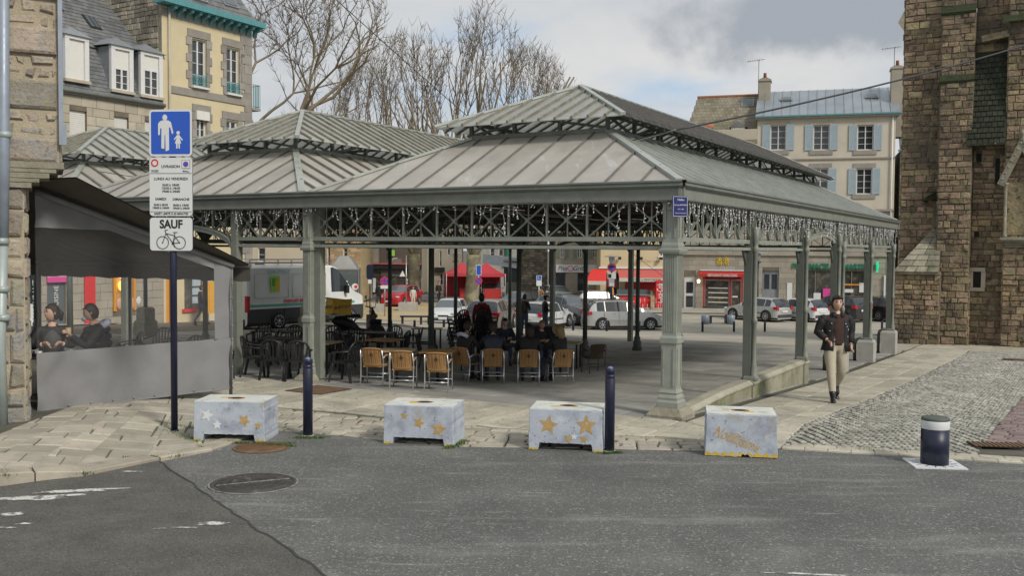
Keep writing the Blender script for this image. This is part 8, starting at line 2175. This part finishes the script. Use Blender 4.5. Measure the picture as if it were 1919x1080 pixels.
def person(label,loc,rz,J,mats,hairk='hair_dark',hstyle='short',yaw=0.,pitch=0.,s=1.,fat=1.,hands=True,group=None,sub=1,hcurl=.8,name='person',head_s=1.,rad=None):
 o=thing(name,label,'person',loc,rz,group,s)
 mb=body(J,rad or RAD,mats,fat,sub)
 nk=Vector(J['nk']);c=nk+Vector((0,-.028,.105));Mx=head_mesh(mb,c,yaw,pitch,head_s)
 if hands:
  for s_ in 'LR':
   w_=Vector(J['wri'+s_]);d=(w_-Vector(J['elb'+s_])).normalized();side=1 if s_=='L' else -1
   hand_mesh(mb,w_+d*.01,d,Vector((side*.6,0.15,.75))if d.z>-.6 else Vector((side*.9,.2,.1)),hcurl,1.,side)
 for s_ in 'LR':
  a,t=Vector(J['ank'+s_]),Vector(J['toe'+s_]);d=(t-a);d.z=0;d=d.normalized()if d.length>.02 else Vector((0,-1,0));base=Vector((a.x,a.y,min(a.z,t.z+.05)-.05));dn=(Vector((t.x,t.y,t.z-.015))-Vector((a.x,a.y,a.z-.07)))
  mb.tube([base-d*.05,base,base+dn*.55,base+dn*.95,base+dn*1.12],[.036,.043,.044,.040,.022],8,mats['shoe'])
 mb.build('body',o)
 hair(o,Mx,hairk,hstyle)
 return o,Mx
MT=lambda top,leg='jeans',shoe='boot',**k:dict(top=top,leg=leg,shoe=shoe,**k)
# walking man
J=dict(STAND);J.update(pel=(0,0,.96),wai=(.01,0,1.10),che=(.01,.0,1.30),nb=(.01,.01,1.47),nk=(.0,-.01,1.56),hipL=(-.10,0,.91),kneL=(-.13,-.14,.52),ankL=(-.15,-.27,.13),toeL=(-.20,-.42,.05),hipR=(.10,.0,.91),kneR=(.13,.0,.50),ankR=(.17,.33,.20),toeR=(.19,.27,.04),
 shoL=(-.215,.01,1.42),elbL=(-.30,.05,1.17),wriL=(-.21,-.15,1.05),shoR=(.22,.01,1.42),elbR=(.305,.08,1.16),wriR=(.26,-.03,.96))
RW=dict(RAD);
RAD_=dict(RAD);RAD_.update(hip=(.118,.115),kne=(.082,.08),ank=(.058,.058),pel=(.17,.13))
mp_=G(1567,755);mp_.z=g(mp_.x,mp_.y+.0)
wmn,Mx=person('young man walking toward the camera in black jacket and beige trousers',(mp_.x+.03,mp_.y+.2,g(mp_.x,mp_.y)+.015),.10,J,MT('jumper_brown','chino','boot',cuff=.86,hem=.12),'hair_dark','wavy',yaw=-.12,s=1.11,sub=2,head_s=1.06,rad=RAD_,hcurl=.9)
# open jacket : shells over the torso and sleeves
def jacket(parent,J,k,open_=.10,hemz=.86,flare=.03):
 m=MB();m.sm=True;lv=[(hemz,.235+flare,.150+flare),(1.0,.225,.145),(1.15,.215,.14),(1.30,.235,.148),(1.40,.215,.130),(1.46,.125,.105),(1.50,.092,.088)]
 n=30;V=[];a0=-pi/2+.42;rng_=2*pi-.84;cx,cy=J['che'][0],J['che'][1]
 for (z,rx,ry)in lv:
  for i in range(n+1):a=a0+rng_*i/n;w_=1+.02*sin(i*1.7+z*22)+.015*sin(z*60+i);V.append((cx+cos(a)*rx*w_,cy+.01+sin(a)*ry*w_,z+.015*sin(a*2)))
 N_=n+1;L_=len(lv)
 for (z,rx,ry)in lv:
  for i in range(n+1):a=a0+rng_*i/n;V.append((cx+cos(a)*(rx-.014),cy+.01+sin(a)*(ry-.014),z))
 F=[(j*N_+i,j*N_+i+1,(j+1)*N_+i+1,(j+1)*N_+i)for j in range(L_-1)for i in range(n)]
 o_=L_*N_;F+=[(o_+j*N_+i+1,o_+j*N_+i,o_+(j+1)*N_+i,o_+(j+1)*N_+i+1)for j in range(L_-1)for i in range(n)]
 F+=[(j*N_,(j+1)*N_,o_+(j+1)*N_,o_+j*N_)for j in range(L_-1)]+[(j*N_+n,o_+j*N_+n,o_+(j+1)*N_+n,(j+1)*N_+n)for j in range(L_-1)]+[(i,o_+i,o_+i+1,i+1)for i in range(n)]
 m.add(V,F,k)
 for s in 'LR':
  p,q,r=Vector(J['sho'+s]),Vector(J['elb'+s]),Vector(J['wri'+s]);st=q.lerp(r,.86)
  m.ball(p+Vector((0,0,-.03)),.082,k,12,8);m.tube([p+Vector((0,0,-.02)),p.lerp(q,.35),p.lerp(q,.7),q,q.lerp(r,.4),st],[.082,.078,.072,.070,.064,.058],12,k)
 for s in (-1,1):
  m.prism([(0,0),(.075*s,.015),(.085*s,.075),(.02*s,.09)],(cx+s*.03,cy-.10,1.42),(1,0,0),(0,.25,1),.012,k)
 return m.build('jacket',parent)
jk=jacket(wmn,J,'jacket_black')
m=MB();m.sm=True;m.lathe([(.165,.955),(.168,1.0),(.16,1.12),(.165,1.28),(.14,1.40),(.085,1.47),(.066,1.50)],20,(.0,.0,0),'jumper_brown');m.xf(Matrix.Diagonal((1.08,.80,1,1)));m.build('jumper',wmn)
m=MB()
for (x,z)in ((-.13,1.33),(.12,1.32),(.15,1.27),(-.15,1.20),(.17,1.10),(.175,1.22)):m.ball((x,-.105-.02*(abs(x)<.14),z),.009,'sign_white',8,5)
m.build('buttons',jk)
m=MB();m.box((-.20,-.31,1.09),(.075,.15,.012),'ink',rz=-.4);m.build('phone',wmn)
m=MB();m.tube([(-.07,-.022,1.664),(-.075,-.03,1.64)],.008,6,'sign_white');m.tube([(.078,-.02,1.664),(.082,-.03,1.64)],.008,6,'sign_white');m.build('earphones',wmn)
# ---- furniture
def rattan(label=None,group=None,metal='alu',weave='rattan'):
 o=thing('rattan_chair',label or 'x','chair',(0,0,0),0,group)
 sh_=.42;m=MB();m.box((0,.02,sh_),(.42,.42,.035),weave);m.build('seat',o)
 m=MB();m.sm=True;V=[];n=10;q=6
 for j in range(q+1):
  t=j/q;z=sh_+.02+t*.37;y=-.19-.11*t;hw=.20+.012*t
  for i in range(n+1):u=-1+2*i/n;V.append((u*hw,y-.045*(1-u*u),z+.02*(1-u*u)*t))
 N_=n+1;b=len(V);V+=[(x,y+.018,z)for x,y,z in V]
 F=[(j*N_+i,(j+1)*N_+i,(j+1)*N_+i+1,j*N_+i+1)for j in range(q)for i in range(n)]+[(b+j*N_+i,b+j*N_+i+1,b+(j+1)*N_+i+1,b+(j+1)*N_+i)for j in range(q)for i in range(n)]
 m.add(V,F,weave);m.build('backrest',o)
 m=MB();
 for i in range(11):u=-1+2*i/10;m.tube([(u*.2,-.19-.052*(1-u*u),sh_+.05),(u*.21,-.30-.052*(1-u*u),sh_+.37)],.004,4,'rattan_dark' if i%2 else weave)
 top=[(-.225,-.30,sh_+.38),(-.12,-.335,sh_+.40),(0,-.35,sh_+.405),(.12,-.335,sh_+.40),(.225,-.30,sh_+.38)];m.tube(top,.016,8,weave)
 st_=[(cos(i*pi/4)*(.035 if i%2 else .06),sin(i*pi/4)*(.035 if i%2 else .06))for i in range(8)];m.prism(st_,(0,-.305,sh_+.26),(1,0,0),(0,-.28,1),.004,'rattan_dark');m.build('weave',o)
 for s in (-1,1):
  m=MB();m.tube([(s*.235,-.31,sh_+.36),(s*.25,-.22,sh_+.1),(s*.245,-.24,.2),(s*.25,-.30,0)],.014,8,metal);m.build('leg',o)
  m=MB();m.tube([(s*.25,.24,0),(s*.245,.21,.3),(s*.25,.2,sh_+.12),(s*.26,.12,sh_+.215),(s*.26,-.05,sh_+.225),(s*.25,-.22,sh_+.19)],.014,8,metal);m.build('leg',o)
  m=MB();m.tube([(s*.26,.12,sh_+.225),(s*.262,-.03,sh_+.235),(s*.255,-.17,sh_+.215)],.02,8,weave);m.build('armrest',o)
 m=MB();m.tube([(-.25,-.245,.20),(.25,-.245,.20)],.011,6,metal);m.tube([(-.245,.2,.22),(.245,.2,.22)],.011,6,metal);m.build('stretcher',o)
 return o
def plastic(label,group=None,k='black_plastic'):
 o=thing('plastic_chair',label,'chair',(0,0,0),0,group);sh_=.42
 m=MB();m.prism(rrect(.46,.44,.06),(0,.02,sh_-.02),(1,0,0),(0,1,0),.03,k);m.build('seat',o)
 m=MB();pts=[]
 n=14
 for i in range(n+1):a=pi*(1-i/n);pts.append((cos(a)*.25,-.20-.09*sin(a),sh_+.10+.34*sin(a)**.6))
 m.tube([(-.25,-.18,sh_)]+pts+[(.25,-.18,sh_)],.022,6,k);m.build('back_frame',o)
 for i in range(6):u=(i-2.5)/3.1;m=MB();m.beam((u*.2,-.20,sh_),(u*.26,-.26,sh_+.10+.32*(1-u*u)**.35),.034,.012,k,up=(0,1,0));m.build('back_slat',o)
 for s in (-1,1):
  m=MB();m.tube([(s*.25,-.22,sh_+.24),(s*.285,0,sh_+.22),(s*.285,.16,sh_+.21),(s*.27,.21,sh_+.16),(s*.24,.22,sh_)],.022,6,k);m.build('armrest',o)
  for y,y2 in ((.19,.25),(-.17,-.27)):m=MB();m.beam((s*.21,y,sh_),(s*.255,y2,0),.05,.035,k);m.build('leg',o)
 return o
def table(label,group=None,top='wood_orange',w_=.75,d_=.7,h_=.72,base='black_matte',four=False):
 o=thing('cafe_table',label,'table',(0,0,0),0,group)
 m=MB();m.box((0,0,h_-.015),(w_,d_,.03),top);m.build('tabletop',o)
 if four:
  for sx in (-1,1):
   for sy in (-1,1):MB().box((sx*(w_/2-.06),sy*(d_/2-.06),(h_-.03)/2),(.05,.05,h_-.03),base).build('leg',o)
 else:
  MB().tube([(0,0,.03),(0,0,h_-.03)],.032,10,base).build('stem',o)
  m=MB();m.box((0,0,.02),(.5,.07,.035),base);m.box((0,0,.021),(.07,.5,.034),base);m.build('foot',o)
 return o
GR,GP,GT='rattan armchairs under the hall','black plastic armchairs under the hall','cafe tables under the hall'
def flo(px,py,dz=0):p=G(px,py);return Vector((p.x,p.y,p.z+.008+dz))
SC=.90
r0=rattan('orange rattan armchair, leftmost of the front row, pushed to the wooden table',GR);r0.location=flo(703,722);r0.rotation_euler=(0,0,-.15);r0.scale=(SC,)*3
rl=[(756,729,-.05,'orange rattan armchair, second from the left of the front row'),(822,733,-.12,'orange rattan armchair nearest the camera, in front of the orange table top'),(874,716,-.55,'orange rattan armchair turned to the right behind the person with the lilac hood'),
 (924,719,.02,'orange rattan armchair under the person in dark clothes, left of centre'),(990,720,.0,'orange rattan armchair, second from the right of the occupied row'),(1050,719,.22,'orange rattan armchair at the right end of the occupied row, turned left')]
chairs_at=[]
for px,py,rz,lb in rl:c=copy_tree(r0,flo(px,py),rz,lb,GR);chairs_at.append(c)
rd=rattan('dark brown rattan armchair standing alone right of the group',GR,'plastic_grey','rattan_dark');rd.location=flo(1112,700);rd.rotation_euler=(0,0,.35);rd.scale=(SC,)*3
t0=table('wooden cafe table with a pale top behind the first two rattan chairs',GT,'wood_pale');t0.location=flo(744,717);t0.scale=(.92,)*3;t0.rotation_euler=(0,0,-.1)
t1=copy_tree(t0,flo(820,719),-.08,'orange topped cafe table in front of the nearest rattan chair',GT)
for ch_ in t1.children:
 if ch_.name.startswith('tabletop'):ch_.data=ch_.data.copy();ch_.data.materials[0]=M['wood_orange']
pe0=plastic('black plastic armchair nearest the ornate column on its right',GP);pe0.location=flo(648,716);pe0.rotation_euler=(0,0,1.2);pe0.scale=(.95,)*3
TB=[(540,690,1.35,.75,.15,'long black table at the left behind the narrow post','black_plastic'),(600,700,.8,.7,0,'wooden topped table behind the ornate column','wood_pale'),(690,668,1.6,.75,.1,'long black table right of the ornate column','black_plastic'),(720,690,.8,.7,0,'orange edged wooden table behind the first rattan chair','wood_orange'),(800,655,.9,.7,.1,'orange topped table beside the stacked chairs','wood_orange'),(520,668,1.3,.75,.1,'second black table further back at the left','black_plastic'),
 (958,700,2.5,.8,.05,'long dark table shared by the seated group','black_matte'),(1068,690,.6,.7,.1,'small pale topped table right of the seated group','wood_pale')]
for px,py,w_,d_,rz,lb,k in TB:t=table(lb,GT,k,w_,d_,.72,'black_plastic',True);t.location=flo(px,py);t.rotation_euler=(0,0,rz-.35);t.scale=(.95,)*3
PC=[(478,706,-1.5,'at the far left beside the narrow post'),(516,712,-.1,'in front of the long black table, left'),(560,714,.1,'in front of the long black table, right'),(500,684,1.9,'behind the narrow post, turned away'),(585,706,-1.2,'just left of the ornate column'),(612,690,2.9,'behind the ornate column'),(640,692,1.4,'between ornate column and back table'),(668,704,-1.4,'left of the first rattan chair'),
 (662,672,3.0,'at the left end of the back table'),(700,662,3.1,'behind the long back table'),(735,664,2.8,'behind the back table at its right end'),(748,678,1.3,'rounded back showing above the orange edged table'),(775,668,1.6,'between the orange tables'),(548,668,3.1,'behind the left tables'),(486,670,2.9,'furthest left in the back'),(800,690,-1.3,'in the shadow behind the third rattan chair'),(590,672,2.9,'in the back row behind the column foot'),(622,668,3.2,'at the back near the van wheel')]
for px,py,rz,lb in PC:copy_tree(pe0,flo(px,py),rz,'black plastic armchair '+lb,GP)
# stack of chairs
base=flo(905,672)
for i in range(7):copy_tree(pe0,base+Vector((.02*i,-.015*i,i*.115)),-.4,'black plastic armchair in the right hand stack, '+['at its bottom','second from the bottom','third from the bottom','in its middle','third from the top','second from the top','on its top'][i],'stacked black armchairs')
base=flo(868,668)
for i in range(6):copy_tree(pe0,base+Vector((-.03*i,0,i*.115)),.7,'black plastic armchair in the left hand stack, '+['at its bottom','second from the bottom','third from the bottom','third from the top','second from the top','on its top'][i],'stacked black armchairs')
cbn=thing('serving_cabinet','black serving cabinet behind the seated group','cabinet',flo(1022,680),-.1)
m=MB();m.box((0,0,.52),(1.0,.5,.98),'black_matte');m.build('body',cbn);m=MB();m.box((0,0,1.03),(1.08,.58,.04),'black_plastic');m.build('top',cbn)
for z in (.3,.62):m=MB();m.box((0,-.26,z),(.9,.02,.28),'black_plastic');m.box((0,-.28,z+.08),(.25,.02,.02),'steel');m.build('drawer',cbn)
# ---- seated group
def sit(px,py,rz,label,top,hk='hair_dark',hs='short',yaw=0,arm='table',leg='jeans',s=.96,lean=.08,pitch=0.,**k):
 p=flo(px,py);return person(label,p,rz,SEAT(arm,lean),MT(top,leg),hk,hs,yaw,pitch,s,1.08,**k)
GP2=None
o,Mx=sit(868,716,pi-.7,'person in dark clothes with a lilac hood, seated at the left of the group','jacket_black',yaw=.1,pitch=.35)
m=MB();m.tube([(-.13,-.0,.985),(-.09,.06,1.03),(0,.085,1.05),(.09,.06,1.03),(.13,0,.985)],.045,10,'hood_lilac');m.build('hood',o)
sit(924,719,pi+.05,'dark haired person seated with the back to the camera, left of centre','jacket_navy',yaw=-.2,pitch=.2)
o,Mx=sit(945,684,.1,'dark haired person across the long table, face toward the camera','jacket_navy',yaw=-.1,pitch=.2)
sit(990,720,pi,'long haired person in black seated with the back to the camera','jacket_black',hs='long',yaw=.3,pitch=.25)
sit(1012,690,.3,'fair haired person across the table, partly hidden','jacket_black','hair_blond','short',yaw=.3,pitch=.3)
o,Mx=sit(1050,719,pi+.75,'blond person at the right end of the group, side-on, looking at a phone','jacket_black','hair_blond','long',yaw=.1,pitch=.35,arm='phone')
m=MB();m.box((0,-.46,.93),(.07,.012,.14),'ink',mtx=Matrix.Rotation(-.6,3,'X'));m.build('phone',o)
# ---- people in the terrace
def tsit(px,D,rz,label,top,**k):
 x=(px-959.5)/1810*D;z=g(x,D)+lift(x,D)+.02;o,Mx=person(label,(x,D,z),rz,SEAT(k.pop('arm','phone'),k.pop('lean',.08)),MT(top),k.pop('hk','hair_dark'),k.pop('hs','short'),k.pop('yaw',0),k.pop('pitch',0),1.17,k.pop('fat',1.05),sub=2);return o,Mx
w1,Mx=tsit(96,16.1,.45,'young woman with tied back dark hair seated inside the terrace behind the vinyl','jacket_black',hs='bun',yaw=-1.1,arm='table')
m=MB();m.tube([(0,-.05,.62),(0,-.09,.85),(0,-.07,1.02)],[.12,.13,.07],12,'jumper_grey');m.build('jumper',w1)
m2,Mx=tsit(188,16.3,-.95,'young man in black puffer jacket holding a bun inside the terrace','jacket_black',yaw=-.15,pitch=.2,arm='phone',fat=1.15)
m=MB();m.tube([(-.12,-.02,.99),(-.10,.06,1.04),(0,.09,1.06),(.10,.06,1.04),(.12,-.02,.99)],.05,10,'hood_lilac');m.build('hood',m2)
m=MB();m.ball((0,-.11,-.075),.05,'mask_blue',10,6,(1.,.7,.6));m.xf(Mx);m.build('chin_mask',m2)
m=MB();m.tube([(0,-.43,.86),(0,-.44,.99)],[.035,.04],10,'wood_pale');m.build('sandwich',m2)
for i in range(4):
 m=MB();z=.60+i*.10;m.lathe([(.155,z),(.185,z+.025),(.185,z+.065),(.16,z+.09)],18,(0,-.02-.012*i,0),'jacket_navy');m.build('jacket_quilt',m2)
def tfl(px,D):x=(px-959.5)/1810*D;return Vector((x,D,g(x,D)+lift(x,D)+.008))
for px,D,rz,lb in ((96,16.15,.45+pi,'under the woman in the terrace'),(188,16.35,-.95+pi,'under the man in the terrace')):c=copy_tree(r0,tfl(px,D),rz,'rattan armchair '+lb,'rattan armchairs in the terrace')
t=table('dark terrace table beside the seated woman with cups on it',None,'black_matte',.8,.7);t.location=tfl(48,15.75);t.scale=(.98,)*3
t2_=table('wooden terrace table with a black cup near the clear window',None,'wood_pale',.9,.7);t2_.location=tfl(318,18.2)
cp=thing('cup','black cup standing on the wooden terrace table','cup',tfl(306,18.1)+Vector((0,0,.713)),0);MB().lathe([(.045,0),(.048,.10),(.04,.105)],14,k='black_plastic').build('body',cp)
for px,D,k,lb in ((58,15.6,'black_plastic','small dark cup on the terrace table by the wall'),(72,15.6,'sign_white','crumpled white napkin cup beside the dark cup on the terrace table')):cp=thing('cup',lb,'cup',tfl(px,D)+Vector((0,0,.707)),0);MB().lathe([(.035,0),(.04,.08),(.035,.085)],12,k=k).build('body',cp)
for px,D,rz,lb in ((296,21.5,3.0,'with its slatted back showing through the vinyl window'),(250,17.6,-1.2,'close behind the vinyl beside the puffer jacket'),(372,17.8,.9,'rounded back by the right end of the vinyl window'),(352,19.6,2.8,'behind the wooden terrace table'),(405,19.2,-.6,'at the far right inside the terrace'),(240,20.5,2.2,'furthest inside the terrace')):copy_tree(pe0,tfl(px,D),rz,'black plastic armchair '+lb,'black armchairs in the terrace')
# ---- people further off
def stand(px,D,rz,label,top,leg='jeans',s=1.,hk='hair_dark',hs='short',J=None,**k):return person(label,at(px,D)+Vector((0,0,.01)),rz,J or STAND,MT(top,leg),hk,hs,0,0,s,1.08,**k)
JW=dict(STAND);JW.update(kneL=(-.10,-.12,.52),ankL=(-.10,-.2,.1),toeL=(-.1,-.36,.04),ankR=(.1,.28,.16),toeR=(.1,.16,.04),kneR=(.1,.03,.5))
JH=dict(STAND);JH.update(wriL=(-.10,-.24,1.12),wriR=(.10,-.24,1.12),elbL=(-.26,-.02,1.15),elbR=(.26,-.02,1.15))
o,Mx=stand(903,29,pi+.2,'person in a dark red hooded top standing behind the stacked chairs','hood_red',s=1.05);m=MB();m.tube([(-.1,.03,1.48),(0,.10,1.45),(.1,.03,1.48)],.06,8,'hood_red');m.ball((0,.075,1.49),.07,'tarp',10,6,(1.2,.5,.5));m.build('hood',o)
o,Mx=stand(983,40,pi-.5,'man with a backpack standing by the white hatchback, back to the camera','jacket_navy','jeans',.98,J=JH);m=MB();m.ball((0,.17,1.24),.18,'backpack',12,8,(.85,.6,1.3));m.build('backpack',o)
o,Mx=stand(1022,41,1.9,'man in a black leather jacket and flat cap standing side-on','jacket_black',s=.97,J=JH);m=MB();m.ball((0,-.01,.07),.115,'black_matte',12,8,(.95,1.1,.55));m.ball((0,-.1,.055),.06,'black_matte',10,5,(1.1,.9,.2));m.xf(Mx);m.build('cap',o)
stand(1013,68,2.6,'person in a shaggy brown coat beside the pedestrian zone sign','coat_brown',s=1.0)
stand(822,76,.6,'person in dark clothes walking left of the navy street lamp','jacket_black','black_matte',J=JW)
stand(710,72,pi,'man in a dark suit walking away beside the no stopping disc','jacket_black','black_matte',J=JW)
stand(774,70,.4,'person in pale clothes standing beside the concrete planter','tarp','tarp',s=.9)
stand(1148,71.5,1.4,'person in an orange top at the pizza counter','orange_cloth','black_matte')
stand(1100,70.5,.3,'person with tied hair near the red awning','jacket_navy','jeans',hk='hair_blond')
stand(376,43,2.2,'passer-by in a dark blue jacket seen through the terrace window','jacket_navy','jeans',s=.98,J=JW)
# red cafe chairs by the pizza counter
for px,rz,lb in ((1207,.4,'left of the small red table'),(1232,-.6,'right of the small red table')):
 c=thing('cafe_chair','light metal chair with red seat '+lb,'chair',at(px,70),rz,'chairs at the pizza counter');MB().box((0,0,.45),(.4,.4,.03),'pure_red').build('seat',c);MB().box((0,.2,.72),(.4,.02,.22),'pure_red').build('backrest',c)
 for sx in (-1,1):
  for sy in (-1,1):MB().tube([(sx*.19,sy*.19,0),(sx*.19,sy*.19,.45 if sy<0 else .85)],.015,6,'white_frame').build('leg',c)
t=table('small red cafe table between the two metal chairs',None,'pure_red',.6,.6);t.location=at(1219,70)
